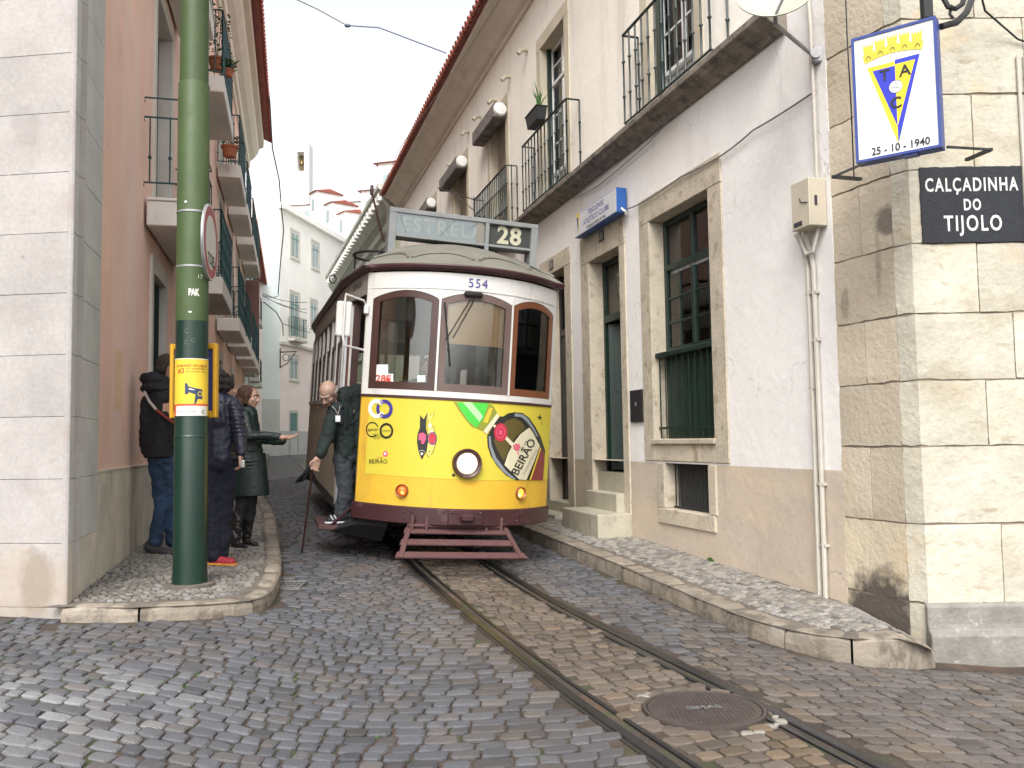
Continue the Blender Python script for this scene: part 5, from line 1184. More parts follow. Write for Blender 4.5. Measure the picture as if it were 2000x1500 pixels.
# sides: roof line, pillars, panels
def hw(v):
    if v < .55: return 1.07
    if v < 1.7: return 1.07+.13*(v-.55)/1.15
    if v < 7.5: return 1.2
    return max(1.07, 1.2-.13*(v-7.5)/1.15)
TLEN = 9.2
def sbox(name, m, s, v0, v1, w0, w1, o0=-.04, o1=0, par=TR, bev=0):
    n = max(1, int((v1-v0)/.8)); b = MB(); V = []
    for k in range(n+1):
        v = v0+(v1-v0)*k/n; h_ = hw(v); V += [(s*(h_+o1), v, w0), (s*(h_+o1), v, w1), (s*(h_+o0), v, w1), (s*(h_+o0), v, w0)]
    F = [(4*k+i, 4*k+4+i, 4*k+4+(i+1) % 4, 4*k+(i+1) % 4) for k in range(n) for i in range(4)]+[(0, 1, 2, 3), (4*n+3, 4*n+2, 4*n+1, 4*n)]
    b.add(V, F); return b.build(name, m, par, bev)
for s in (-1, 1):
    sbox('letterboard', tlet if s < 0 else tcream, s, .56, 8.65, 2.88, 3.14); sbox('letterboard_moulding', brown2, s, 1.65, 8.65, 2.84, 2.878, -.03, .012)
    vp = [1.72+.82*k for k in range(8)]
    for k in range(7):
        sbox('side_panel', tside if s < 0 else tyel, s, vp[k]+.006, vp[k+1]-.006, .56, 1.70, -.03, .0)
        sbox('pillar', tcream, s, vp[k]-.035, vp[k]+.035, 1.76, 2.84, -.06, .008)
        f = sbox('side_window', brown1, s, vp[k]+.035, vp[k+1]-.035, 2.42, 2.47, -.04, -.005); sbox('window_blind_panel', brown2, s, vp[k]+.036, vp[k+1]-.036, 2.47, 2.838, -.035, -.025, f)
        sbox('frame_side', brown1, s, vp[k]+.036, vp[k]+.08, 1.76, 2.42, -.04, -.006, f); sbox('frame_side', brown1, s, vp[k+1]-.08, vp[k+1]-.036, 1.76, 2.42, -.04, -.006, f)
        if k != 4: sbox('pane', tram_glass, s, vp[k]+.08, vp[k+1]-.08, 1.76, 2.42, -.025, -.02, f)
    sbox('pillar', tcream, s, vp[7]-.035, vp[7]+.045, 1.76, 2.84, -.06, .008); sbox('sill_rail', tlet, s, 1.66, 7.55, 1.70, 1.76, -.05, .02)
    sbox('skirt', under, s, 1.7, 7.5, .44, .555, -.05, -.01)
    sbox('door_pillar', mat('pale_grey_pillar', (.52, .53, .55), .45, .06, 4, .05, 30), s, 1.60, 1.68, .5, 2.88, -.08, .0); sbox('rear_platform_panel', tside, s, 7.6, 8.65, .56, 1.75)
    sbox('rear_platform_pillar', tcream, s, 8.55, 8.65, 1.75, 2.88); sbox('rear_platform_pillar', tcream, s, 7.52, 7.6, .56, 2.88)
    sbox('corner_pillar', tcream if s < 0 else tcream, s, .545, .60, 1.80, 2.93, -.06, .0); sbox('corner_panel', tyel, s, .545, .60, .62, 1.765, -.05, .002)
# closed far-side door, folded near-side door leaf
sbox('door', tcream, 1, .62, 1.59, .56, 2.86, -.05, -.02)
for v_, m_ in ((1.50, brown3), (1.42, tcream), (1.30, brown1), (1.56, MATS['dark_brown_frame'])):
    MB().box(-hw(v_)+.02, -hw(v_)+.10, v_-.02, v_+.02, .62, 2.84).build('folded_door_leaf', m_, TR)
MB().box(-1.05, -.62, 1.28, 1.31, 1.95, 2.75).build('door_glass', tram_glass, TR)
place_flat(text_bm('ENTRADA', .095, bold=.002), 'lettering', black_ink, TR, lambda u, v: Vector((-(hw(1.12-u)+.003), 1.12-u, 3.02+v)))
# back end
b = MB(); n = 16; V = []
for k in range(n+1):
    u = -1.07+2.14*k/n; V += [(u, TLEN-vf(u), .5), (u, TLEN-vf(u), 1.8), (u, TLEN-vf(u)-.04, 1.8), (u, TLEN-vf(u)-.04, .5)]
b.add(V, [(4*k+i, 4*k+4+i, 4*k+4+(i+1) % 4, 4*k+(i+1) % 4) for k in range(n) for i in range(4)]); b.build('rear_panel', tyel, TR)
b = MB(); b.add([(v[0], v[1], 2.85 if i % 4 in (0, 3) else 3.12) for i, v in enumerate(V)], [(4*k+i, 4*k+4+i, 4*k+4+(i+1) % 4, 4*k+(i+1) % 4) for k in range(n) for i in range(4)]); b.build('rear_band', tcream, TR)
for u in (-1.04, -.38, .38, 1.04): MB().box(u-.03, u+.03, TLEN-vf(u)-.05, TLEN-vf(u)-.005, 1.8, 2.85).build('rear_pillar', tcream, TR)
# floor, ceiling, interior
floor_m = mat('tram_floor', (.06, .05, .04), .8, .2, 4, 0); cream_in = mat('cream_ceiling', (.5, .47, .40), .6, .05, 3, 0); woodm = mat('varnished_wood', (.16, .06, .025), .35, .2, 3, 0, spec=.5)
b = MB(); pl_ = [(-1.0, .62), (1.0, .62), (1.14, 1.7), (1.14, 7.5), (1.0, 8.6), (-1.0, 8.6), (-1.14, 7.5), (-1.14, 1.7)]
def slab(name, m, w0, w1):
    b = MB(); b.add([(x_, y_, w0) for x_, y_ in pl_]+[(x_, y_, w1) for x_, y_ in pl_], [tuple(range(8))[::-1], tuple(range(8, 16))]+[(i, (i+1) % 8, 8+(i+1) % 8, 8+i) for i in range(8)]); return b.build(name, m, TR)
slab('floor', floor_m, .62, .68); slab('ceiling', cream_in, 3.08, 3.11)
for s in (-1, 1):
    MB().box(s*1.12, s*.42, 1.72, 1.76, .68, 1.85).build('bulkhead', woodm, TR); MB().box(s*1.12, s*.42, 1.72, 1.76, 2.75, 3.08).build('bulkhead', cream_in, TR)
    for u in (.42, .78, 1.12): MB().box(s*(u-.03), s*(u+.03), 1.715, 1.765, 1.85, 2.75).build('bulkhead_post', woodm if u == .42 else cream_in, TR)
    MB().box(s*.45, s*1.10, 1.735, 1.742, 1.85, 2.75).build('bulkhead_glass', tram_glass, TR)
    for k in range(6):
        v_ = 2.3+k*.82; MB().box(s*1.1, s*.35, v_, v_+.42, 1.05, 1.13).build('seat', woodm, TR, .01); MB().box(s*1.1, s*.35, v_+.40, v_+.45, 1.13, 1.6).build('seat_back', woodm, TR, .01)
    for k in range(4): MB().tube([(s*.6, 2.2+k*1.6, 2.95), (s*.6, 2.2+k*1.6, 2.7)], .012, 5).build('strap', cream_in, TR)
MB().box(-.28, .12, .30, .62, .68, 1.72).build('controller', mat('controller_grey', (.12, .13, .12), .5, .1, 5, 0), TR, .03); MB().lathe([(.10, 0), (.12, .02), (.12, .05), (.0001, .06)], (-.08, .46, 1.72), 16).build('controller_dial', mat('brass', (.45, .3, .1), .35, .1, 5, 0, metal=.9), TR)
# ad artwork, coordinates read off the photograph at 560+.28x, 740+.28y
def Z(X, Y, e=.008): return tl(560+.28*X, 740+.28*Y, e)
def art(name, polys, m, e=.008, st=70):
    return place_flat(flat_mesh([[(x, y) for x, y in p] for p in polys]), name, m, TR, lambda a, b: Z(a, b, e), step=st)
def arttext(txt, X, Y, size, m, rot=0, e=.010, sx=1, bold=0, shear=0):
    bm = text_bm(txt, size, bold=bold, sx=sx, shear=shear); c, s_ = math.cos(rot), math.sin(rot)
    for v in bm.verts: x_, y_ = v.co.x, v.co.y; v.co.x = X+c*x_+s_*y_; v.co.y = Y+s_*x_-c*y_
    return place_flat(bm, 'lettering', m, TR, lambda a, b: Z(a, b, e), step=70)
fl = lambda name, c, r=.4: mat(name, c, r, .04, 4, 0)
a_white = fl('print_white', (.7, .7, .66)); a_navy = fl('print_navy', (.05, .04, .2)); a_black = fl('print_black', (.02, .02, .018)); a_red = fl('print_red', (.42, .03, .05)); a_pink = fl('print_pink', (.6, .08, .16))
a_green = fl('print_green', (.06, .45, .05)); a_lgreen = fl('print_pale_green', (.35, .68, .3)); a_olive = fl('print_olive', (.22, .24, .03)); a_glass = fl('print_dark_glass', (.022, .022, .02)); a_brown = fl('print_brown_glass', (.09, .07, .02)); a_grey = fl('print_grey', (.2, .22, .24)); a_label = fl('print_label', (.58, .54, .38)); a_wine = fl('print_wine', (.2, .035, .03)); a_gold = fl('print_gold', (.55, .42, .04))
art('white_ring', ringpoly(628, 207, 36, 60, 26, .55, 5.7, 1.12), a_white); art('navy_ring', ringpoly(682, 210, 34, 58, 26, -2.3, 2.3, 1.15), a_navy); art('navy_arc', ringpoly(682, 210, 36, 58, 10, 2.55, 3.7, 1.15), a_navy)
art('black_ring', ringpoly(597, 353, 38, 45, 24, .9, 5.9, 1.2), a_black); art('black_ring', ringpoly(695, 362, 34, 48, 26, 0, 6.283, 1.15), a_black)
arttext('apcer', 600, 352, 34, a_black, shear=.3); arttext('LINHA', 695, 362, 20, a_black)
arttext('EMPRESA', 625, 388, 13, a_black); arttext('CERTIFICADA', 628, 403, 13, a_black); arttext('ISO 9001', 628, 416, 11, a_black)
arttext('LICOR', 648, 549, 13, a_red); arttext('BEIRÃO', 638, 577, 42, a_black, sx=.92); art('pink_ball', [circ(688, 523, 18, 20)], a_pink); art('ball_mark', [circ(686, 522, 7, 9)], a_white, .010)
bf = [(955, 308), (972, 345), (984, 390), (986, 440), (974, 500), (942, 562), (920, 508), (908, 440), (912, 385), (928, 340), (944, 308), (930, 252), (955, 282), (984, 233), (975, 275)]
wf = [(1000, 292), (1024, 345), (1038, 400), (1036, 450), (1020, 505), (992, 546), (976, 510), (985, 450), (990, 390), (986, 340), (990, 292), (978, 235), (1000, 262), (1030, 228), (1015, 268)]
art('fish_outline', [[(x+(4 if x > 1000 else -3), y+(3 if y > 400 else -3)) for x, y in wf]], a_black, .007); art('fish', [wf], mat('print_fish_yellow', (.62, .55, .12), .4, .04, 4, 0), .009); art('fish', [bf], a_black, .011)
art('fish_spot', [circ(1015, 415, 26, 38)], a_red, .011); art('fish_spot_ring', ringpoly(1015, 415, 28, 33, 18, 0, 6.283, 1.4), a_navy, .011); art('fish_scale', [circ(1000, 325, 9, 14)], a_white, .011); art('fish_scale', [circ(1010, 365, 8, 8)], a_white, .011)
art('fish_blotch', [[(922, 380), (955, 375), (972, 395), (970, 425), (955, 455), (935, 450), (942, 430), (920, 425)]], a_pink, .013); art('fish_head_line', ringpoly(942, 520, 21, 23, 12, 3.5, 5.9), a_white, .013)
art('fish_eye', [circ(942, 522, 9)], a_white, .013); art('fish_eye', [circ(942, 522, 4)], a_black, .014); art('fish_eye', [circ(994, 505, 5)], a_black, .012)
art('bottle_neck', [[(1165, 160), (1185, 163), (1410, 168), (1442, 190), (1322, 342), (1290, 330), (1240, 270), (1192, 205)]], a_green); art('neck_shine', [[(1230, 164), (1290, 165), (1370, 262), (1345, 300)]], a_lgreen, .010); art('neck_edge', [[(1165, 160), (1185, 163), (1212, 212), (1262, 288), (1322, 342), (1290, 330), (1240, 270), (1192, 205)]], a_olive, .010)
art('neck_facet', [[(1408, 168), (1442, 190), (1475, 252), (1400, 372), (1322, 342), (1372, 280)]], a_olive, .011); art('facet_shine', [[(1415, 200), (1438, 205), (1400, 310), (1370, 300)]], a_gold, .012); art('neck_collar', [[(1468, 240), (1485, 262), (1395, 385), (1372, 365)]], a_label, .012)
body = [(1478, 262), (1512, 262), (1545, 240), (1590, 232), (1645, 238), (1692, 272), (1732, 330), (1770, 400), (1803, 500), (1795, 600), (1788, 706), (1602, 706), (1530, 672), (1470, 610), (1425, 540), (1402, 470), (1398, 400), (1428, 345)]
art('bottle_body', [body], a_glass); inner = [(1555+(x-1600)*.80, 440+(y-455)*.80) for x, y in body]
art('glass_rim', [[(1590, 240), (1645, 246), (1688, 280), (1725, 340), (1755, 400), (1745, 405), (1712, 350), (1675, 300), (1635, 266), (1590, 262)]], a_grey, .010); art('glass_rim', [[(1408, 400), (1422, 400), (1430, 470), (1462, 550), (1530, 640), (1600, 700), (1570, 695), (1500, 640), (1440, 560), (1412, 470)]], a_grey, .010)
art('amber_glass', [[(1535, 290), (1590, 275), (1640, 300), (1665, 345), (1600, 400), (1560, 470), (1515, 575), (1470, 500), (1445, 430), (1470, 360)]], a_brown, .010)
art('bottle_strap', [[(1436, 325), (1452, 318), (1590, 455), (1570, 472)]], a_label, .011); art('wax_seal', [circ(1492, 373, 46, 64, 24)], a_red, .013); art('seal_ring', ringpoly(1492, 373, 26, 31, 20, 0, 6.283, 1.35), a_pink, .015); art('seal_mark', [circ(1492, 373, 12, 20)], a_pink, .015)
art('bottle_label', [[(1692, 340), (1716, 372), (1766, 468), (1725, 580), (1672, 705), (1622, 702), (1518, 600), (1545, 520), (1582, 450), (1630, 385)]], a_label, .012)
art('wine_stripe', [[(1768, 476), (1800, 520), (1797, 600), (1788, 705), (1690, 705), (1730, 600)]], a_wine, .012); art('stripe_edge', [[(1768, 476), (1776, 486), (1704, 705), (1692, 705)]], a_gold, .014)
arttext('BEIRÃO', 1655, 545, 78, a_black, rot=-1.08, e=.015, sx=1.05, bold=.8); arttext('L I C O R', 1655, 470, 22, a_black, rot=-1.08, e=.015); arttext('O LICOR DE PORTUGAL', 1700, 578, 18, a_grey, rot=-1.08, e=.015)
art('flower', [circ(1605+18*math.cos(t), 475+18*math.sin(t), 8) for t in [i*.9 for i in range(7)]]+[circ(1605, 475, 8)], a_pink, .015); art('flower_stem', [[(1608, 495), (1613, 495), (1618, 530), (1612, 530)]], a_pink, .015)
art('bird', [[(1745, 265), (1765, 262), (1768, 240), (1772, 264), (1785, 270), (1770, 275), (1775, 292), (1762, 276)], [(1775, 310), (1780, 300), (1782, 322)]], a_black)
# number
p554 = tl(934, 553, .004)
place_flat(text_bm('554', .135, space=1.12), 'lettering', a_navy, TR, lambda u, v: Vector((p554.x+u, vf(p554.x+u)-.006, 3.005+v)), step=.08)
# lamps
def lamp(name, px, py, r, ringm, lensm, w0=.03, par=TR, tilt=0):
    c = tl(px, py, 0); sl = 2.2*.546/1.07*(abs(c.x)/1.07)**1.2*(1 if c.x > 0 else -1); n_ = Vector((sl, -1, 0)).normalized(); Q = n_.to_track_quat('Z', 'Y').to_matrix()
    o = MB().lathe([(r*1.02, -.02), (r*1.04, w0), (r*.98, w0+.018), (r*.86, w0+.012), (r*.76, w0-.004), (r*.74, w0-.01)], c, 32, Q); o.f = o.f[:-1]; o.sm = o.sm[:-1]; o = o.build(name, ringm, par)
    MB().lathe([(r*.75, w0-.02), (r*.7, w0-.004), (r*.45, w0+.010), (r*.15, w0+.018), (.0001, w0+.019)], c, 28, Q).build('lens', lensm, o); return o
lamp('headlight', 911, 905, .150, maroon, emit('headlight_lens', (.9, .76, .55), .42), .05)
lamp('indicator_lamp', 786, 958, .066, mat('copper_ring', (.25, .1, .05), .4, .1, 5, 0, metal=.5), emit('indicator_lens_dim', (.75, .13, .02), .35), .02)
lamp('indicator_lamp', 1015, 963, .066, MATS['copper_ring'], emit('indicator_lens_lit', (1, .33, .03), 1.2), .02)
for px, py in ((786, 962), (1014, 968)): MB().ell(tl(px, py, .032), (.018, .012, .018)).build('glowing_bulb', emit('bulb_glow_%d' % px, (1, .5, .08), 5 if px > 900 else 1.5), TR)
for px, py in ((767, 941), (758, 973), (857, 946), (857, 978), (955, 948), (1025, 948), (1038, 979)): MB().ell(tl(px, py, 0), (.009, .005, .009), n=8, m=5).build('rivet', tyel, TR)
MB().ell(tl(886, 928, 0), (.02, .01, .02), n=8, m=6).build('round_plug', maroon, TR)
MB().ell(tl(911, 905, .06), (.035, .012, .035)).build('headlight_bulb', emit('headlight_glow', (1, .85, .6), 4), TR)
# bumper fittings
csheet('coupler_plate', maroon, -.19, .19, .475, .64, .065, .03, bev=.008); b = MB().box(-.07, .07, -.13, -.05, .52, .60); b.build('coupler_hook', maroon, TR, .02)
for u in (-.15, -.11, .11, .15):
    for w_ in (.50, .61): MB().ell((u, vf(u)-.068, w_), (.012, .008, .012), n=8, m=5).build('rivet', maroon, TR)
for u in (-.62, -.55, .60, .67):
    for w_ in (.52, .59): MB().ell((u, vf(u)-.052, w_), (.012, .008, .012), n=8, m=5).build('rivet', maroon, TR)
# cornice and roof
def outline(ov):
    P = []
    for k in range(25):
        u = -1.07-ov+(2.14+2*ov)*k/24; P.append((u, vf(min(1.07, abs(u)))*1.0-ov))
    for v in (.9, 1.3, 1.8, 2.6, 3.5, 4.6, 5.8, 7.0, 7.6, 8.3): P.append((hw(v)+ov, v))
    for k in range(25):
        u = 1.07+ov-(2.14+2*ov)*k/24; P.append((u, TLEN-vf(min(1.07, abs(u)))+ov))
    for v in (8.3, 7.6, 7.0, 5.8, 4.6, 3.5, 2.6, 1.8, 1.3, .9): P.append((-hw(v)-ov, v))
    return P
def ring_band(name, m, prof):
    V = []; n = None
    for ov, w_ in prof: P = outline(ov); n = len(P); V += [(x_, y_, w_) for x_, y_ in P]
    k = len(prof); F = [(i*n+j, i*n+(j+1) % n, ((i+1) % k)*n+(j+1) % n, ((i+1) % k)*n+j) for i in range(k) for j in range(n)]
    b = MB(); b.add(V, F, True); return b.build(name, m, TR)
ring_band('cornice', maroon, [(.0, 3.115), (.03, 3.115), (.04, 3.135), (.065, 3.14), (.075, 3.165), (.065, 3.183), (.0, 3.183)])
V = []; P = outline(.065); n = len(P); K = 12; cen = lambda p: (0, min(max(p[1], 1.55), 7.65))
def rh(k): return 3.180+.47*(1-(1-k)**2.1)
for i in range(K+1):
    k = i/K*.97
    for p in P: c = cen(p); V.append((p[0]+(c[0]-p[0])*k, p[1]+(c[1]-p[1])*k, rh(k)))
b = MB(); b.add(V, [(i*n+j, i*n+(j+1) % n, (i+1)*n+(j+1) % n, (i+1)*n+j) for i in range(K) for j in range(n)], True); b.add([V[K*n+j] for j in range(n)], [tuple(range(n))]); b.build('roof', troof, TR)
def roofpt(f, k, up=.01):
    i = f*24; j = int(i); t = i-j; a, c_ = P[j], P[min(j+1, 24)]; p = (a[0]+(c_[0]-a[0])*t, a[1]+(c_[1]-a[1])*t); c = cen(p); return Vector((p[0]+(c[0]-p[0])*k, p[1]+(c[1]-p[1])*k, rh(k)+up))
for f0, f1 in ((-.0, .16), (.18, .48), (.51, .80), (.82, 1.0)):
    MB().tube([roofpt(max(0, f0+(f1-f0)*t/14), .085+.10*math.sin(math.pi*t/14)**.6, .008) for t in range(15)], .016, 6).build('rain_strip', troof, TR)
MB().tube([Vector((-hw(v)*.96, v, 3.27)) for v in (.9, 1.6, 3, 5, 7.5)], .015, 6).build('rain_strip', troof, TR)
# destination box
sv0 = 1.12; g0 = tp(762, 405, sv0); g1 = tp(1052, 437, sv0); gb = tp(765, 487, sv0); su0, su1 = g0[0], g1[0]; wt = (g0[1]+g1[1])/2
pl0 = tp(780, 420, sv0); pl1 = tp(945, 470, sv0); q28 = tp(958, 442, sv0); q29 = tp(1037, 487, sv0); wb0 = (pl1[1]+q29[1])/2-.01
dbx = MB(); dbx.box(su0, su1, sv0, sv0+.26, wt-.055, wt); o = dbx.build('destination_box', signgrey, TR, .006)
MB().box(su0, su1, sv0+.012, sv0+.25, wb0-.03, wb0+.0).build('box_bottom', signgrey, o, .004); MB().box(su0, su0+.085, sv0, sv0+.25, wb0-.24, wt-.056).build('box_end', signgrey, o, .004); MB().box(su1-.085, su1, sv0, sv0+.25, wb0-.30, wt-.056).build('box_end', signgrey, o, .004)
ud = (pl1[0]+q28[0])/2; MB().box(ud-.02, ud+.025, sv0, sv0+.2, wb0-.12, wt-.056).build('divider', signgrey, o)
MB().box(su0+.05, su1-.05, sv0+.22, sv0+.25, wb0, wt-.05).build('box_back', signgrey, o)
bl = mat('pale_blue_blind', (.42, .50, .51), .5, .06, 2, 0, stains=[((.3, .36, .38), (6, 6, 1), .55, .1, .6)])
f_ = MB().box(su0+.086, ud-.021, sv0+.05, sv0+.06, wb0+.001, wt-.056).build('destination_blind', bl, o)
uc = (pl0[0]+pl1[0])/2; hh = wt-.056-wb0
place_flat(text_bm('ESTRELA', .235, bold=.004, sx=.98, space=1.15), 'lettering', mat('faded_white', (.66, .67, .62), .5, .05, 5, 0), f_, lambda u, v: Vector((uc+.02+u, sv0+.045, (wb0+wt-.056)/2+v)))
MB().box(su0+.086, ud-.021, sv0+.018, sv0+.024, wb0+.001, wt-.057).build('pane', glass('sign_glass', (.9, .92, .92)), o)
for a, b_ in (((uc-.5, wt-.08), (uc-.42, wb0+.02)), ((uc+.15, wt-.07), (uc-.02, wb0+.02)), ((uc+.42, wt-.07), (uc+.33, wb0+.15))): MB().tube([(a[0], sv0+.017, a[1]), (b_[0], sv0+.017, b_[1])], .0025, 4).build('glass_crack', plate, o)
MB().box(ud-.12, ud-.03, sv0+.03, sv0+.045, wb0+.001, wt-.056).build('ochre_reflection_strip', mat('ochre_reflection_strip', (.5, .33, .15), .5, .1, 6, 0), o)  # orange reflection beside the divider, painted as a coloured strip
f_ = MB().box(ud+.026, su1-.086, sv0+.05, sv0+.06, wb0+.001, wt-.056).build('line_number_blind', mat('black_blind', (.03, .032, .03), .5, .1, 4, 0), o)
place_flat(text_bm('28', .29, bold=.009, space=1.1), 'lettering', mat('cream_number', (.40, .39, .28), .5, .05, 5, 0), f_, lambda u, v: Vector(((ud+su1-.06)/2+u, sv0+.045, (wb0+wt-.056)/2+v)))
# trolley gear on the roof
MB().lathe([(.22, 0), (.2, .06), (.1, .1), (.08, .2), (.0001, .22)], (-.1, 3.4, 3.64), 16).build('trolley_base', under, TR)
MB().tube([(-.1, 3.4, 3.8), (-.1, 5.2, 3.85), (-.1, 8.6, 3.98)], .025, 6).build('trolley_pole', under, TR)
MB().tube([(-.72+.30*math.cos(t), 2.9+.55*math.sin(t), 3.72+.03*math.sin(t)) for t in [i*.35 for i in range(18)]], .018, 6, closed=True).build('bow_ring', under, TR)
for k in range(8): MB().box(-.7+k*.09, -.64+k*.09, 2.6, 3.1, 3.62, 3.66+.05*(k % 3)).build('resistor', under, TR)
for q in ((-1.0, 2.9), (-.72, 3.44), (-.72, 2.36)): MB().tube([(q[0], q[1], 3.4), (q[0], q[1], 3.73)], .014, 5).build('ring_post', under, TR)
a = tp(752, 440, 1.4); c_ = tp(726, 374, 1.4); a2 = tp(745, 470, 1.4)
MB().tube([(a[0], 1.4, a[1]-.2), (c_[0], 1.4, c_[1])], .012, 6).build('roof_mast', maroon, TR); MB().cap((c_[0], 1.4, c_[1]-.03), (c_[0], 1.4, c_[1]+.06), .02, .02).build('mast_tip', maroon, TR); MB().tube([(a2[0], 1.38, a2[1]), (c_[0], 1.4, c_[1])], .004, 4).build('mast_stay', under, TR)
lp = tp(650, 545, 1.6); MB().tube([(lp[0]+.04*math.cos(t), 1.6, lp[1]+.05*math.sin(t)) for t in [i*math.pi/5 for i in range(10)]], .007, 4, closed=True).build('rope_ring', under, TR)
# wiper
wa = tl(898, 575, .03); wb = tl(880, 660, .03); wc = tl(868, 668, .035); wd_ = tl(930, 560, .03)
for p_, q_, r_ in ((tl(925, 577, .03), tl(870, 665, .03), .006), (tl(932, 578, .035), tl(885, 660, .035), .006), (tl(868, 590, .03), tl(879, 715, .03), .010)): MB().tube([p_, q_], r_, 5).build('wiper_arm', under, TR)
MB().box(-.012, .012, -.02, .02, -.0, .0).build('wiper_pivot', under, TR); MB().cap(tl(912, 574, .02), tl(938, 576, .02), .03, .03).build('wiper_motor', under, TR)
# mirror
mm_ = [tp(x_, y_, .42) for x_, y_ in ((657, 588), (688, 590), (686, 655), (656, 658))]; cx_ = sum(p[0] for p in mm_)/4; cw_ = sum(p[1] for p in mm_)/4
m1 = MB().box(cx_-.082, cx_+.082, .42, .475, cw_-.19, cw_+.19).build('mirror', tcream, TR, .03, 4); MB().box(cx_-.075, cx_+.075, .476, .480, cw_-.18, cw_+.18).build('mirror_edge', black_iron, m1, .002)
MB().tube([(-1.075, .56, tp(718, 600, .55)[1]), (-1.12, .50, tp(718, 588, .5)[1]), (cx_, .40, cw_+.26), (cx_-.0, .405, cw_+.2), (cx_, .405, cw_-.2), (cx_+.02, .40, cw_-.28), (-1.08, .56, tp(715, 684, .55)[1])], .012, 6).build('mirror_bracket', tcream, TR)
MB().box(-1.11, -1.06, .50, .58, tp(718, 605, .55)[1]-.05, tp(718, 605, .55)[1]+.05).build('bracket_foot', tcream, TR, .01)
# steps, under frame, wheels, life guard
stp = MB(); stp.add([(-1.06, .70, .30), (-1.42, .85, .30), (-1.42, 1.62, .30), (-1.06, 1.62, .30), (-1.06, .70, .35), (-1.42, .85, .35), (-1.42, 1.62, .35), (-1.06, 1.62, .35)], [(3, 2, 1, 0), (4, 5, 6, 7), (0, 1, 5, 4), (1, 2, 6, 5), (2, 3, 7, 6), (3, 0, 4, 7)]); stp.build('boarding_step', guardm, TR, .008)
MB().box(-1.05, -1.0, .72, 1.62, .30, .62).build('step_riser', maroon, TR); MB().bar((-1.04, .66, .62), (-1.30, .84, .33), .05, .02).build('step_bracket', maroon, TR)
b = MB(); b.add([(-1.05, .57, .40), (-.75, .35, .40), (-.75, .7, .2), (-1.3, .8, .29), (-1.05, .57, .46), (-.75, .35, .46), (-.75, .7, .46), (-1.05, .8, .46)], [(0, 1, 2, 3), (4, 5, 1, 0), (3, 7, 4, 0), (7, 6, 5, 4), (2, 6, 7, 3), (1, 5, 6, 2)]); b.build('step_guard', under, TR)
MB().box(-.62, .62, .9, 8.2, .34, .61).build('underframe', under, TR); MB().box(-.95, .95, 2.2, 6.9, .22, .40).build('side_truck', under, TR)
for v_ in (3.2, 6.0):
    for s in (-1, 1):
        Q = Matrix.Rotation(math.pi/2, 3, 'Y'); MB().lathe([(.36, -.05), (.36, .05), (.3, .06), (.1, .06), (.0001, .06)], (s*.45, v_, .37), 28, Q).build('wheel', under, TR)
    MB().tube([(-.5, v_, .37), (.5, v_, .37)], .05, 8).build('axle', under, TR)
A_, B_ = (.06, .445), (-.37, .215)       # (v, w) of the guard, top and bottom
gl = lambda t: (A_[0]+(B_[0]-A_[0])*t, A_[1]+(B_[1]-A_[1])*t)
lg = MB(); 
for s in (-1, 1): lg.bar((s*.50-.05, *gl(-.1)), (s*.62-.10, *gl(1.06)), .05, .018)
lgo = lg.build('life_guard', guardm, TR)
for t, hw0 in ((.12, .55), (.52, .61), (.95, .68)):
    v_, w_ = gl(t); b = MB(); d = Vector((0, B_[0]-A_[0], B_[1]-A_[1])).normalized(); nn = Vector((0, -d.z, d.y))
    c0 = Vector((-.09, v_, w_)); P_ = [c0+Vector((x_, 0, 0))+d*y_+nn*z_ for x_, y_, z_ in ((-hw0+.03, -.045, 0), (hw0-.03, -.045, 0), (hw0, .045, 0), (-hw0, .045, 0), (-hw0+.03, -.045, .02), (hw0-.03, -.045, .02), (hw0, .045, .02), (-hw0, .045, .02))]
    b.add(P_, [(3, 2, 1, 0), (4, 5, 6, 7), (0, 1, 5, 4), (1, 2, 6, 5), (2, 3, 7, 6), (3, 0, 4, 7)]); b.build('guard_slat', guardm, lgo, .003)
    for x_ in (-hw0+.08, -.35, .35, hw0-.08): MB().ell(c0+Vector((x_, 0, 0))+nn*.022, (.010, .010, .006), n=6, m=4).build('bolt', under, lgo)
MB().tube([(-.58, .03, .46), (.42, .03, .46)], .02, 8).build('guard_shaft', guardm, lgo)
for u in (-.55, -.40, .24, .40): MB().box(u-.015, u+.015, .0, .04, .40, .56).build('guard_hanger', guardm, lgo)
# ================================================================ GREEN POLE
pgz = gz(*POLE)+.105
PO = thing('street_pole', 'thick two tone green steel pole standing on the left pavement', 'pole', (POLE[0], POLE[1], pgz))
zp = lambda py: at(372, py, POLE[1]).z-pgz
z1_, z2_, z3_, z4_ = zp(629), zp(166), zp(853), zp(-260)
lgreen = mat('mid_green_pole_paint', (.050, .080, .028), .55, .12, 2.5, .15, 30, spec=.4, stains=[((.085, .105, .045), (3, 3, 1.2), .56, .12, .5), ((.04, .06, .024), (8, 8, 4), .62, .1, .6)])
dgreen = mat('dark_green_pole_paint', (.0045, .023, .015), .36, .12, 3, .12, 30, spec=.5, stains=[((.010, .035, .022), (3, 3, .8), .57, .12, .5), ((.12, .14, .11), (30, 30, 30), .70, .03, .6)])
MB().lathe([(.142, -.03), (.140, .02), (.133, .12), (.132, z3_), (.130, z3_+.01), (.128, z1_)], n=40).build('lower_shaft', dgreen, PO)
MB().lathe([(.128, z1_+.0005), (.126, z2_-.01), (.122, z2_)], n=40).build('middle_shaft', lgreen, PO); MB().lathe([(.1155, z2_-.1), (.113, z2_+1.2), (.11, z4_)], n=40).build('upper_shaft', lgreen, PO)
for py in (418, 524): z = zp(py); MB().lathe([(.1285, z-.009), (.131, z-.008), (.131, z+.008), (.1285, z+.009)], n=40).build('steel_band', gm, PO)
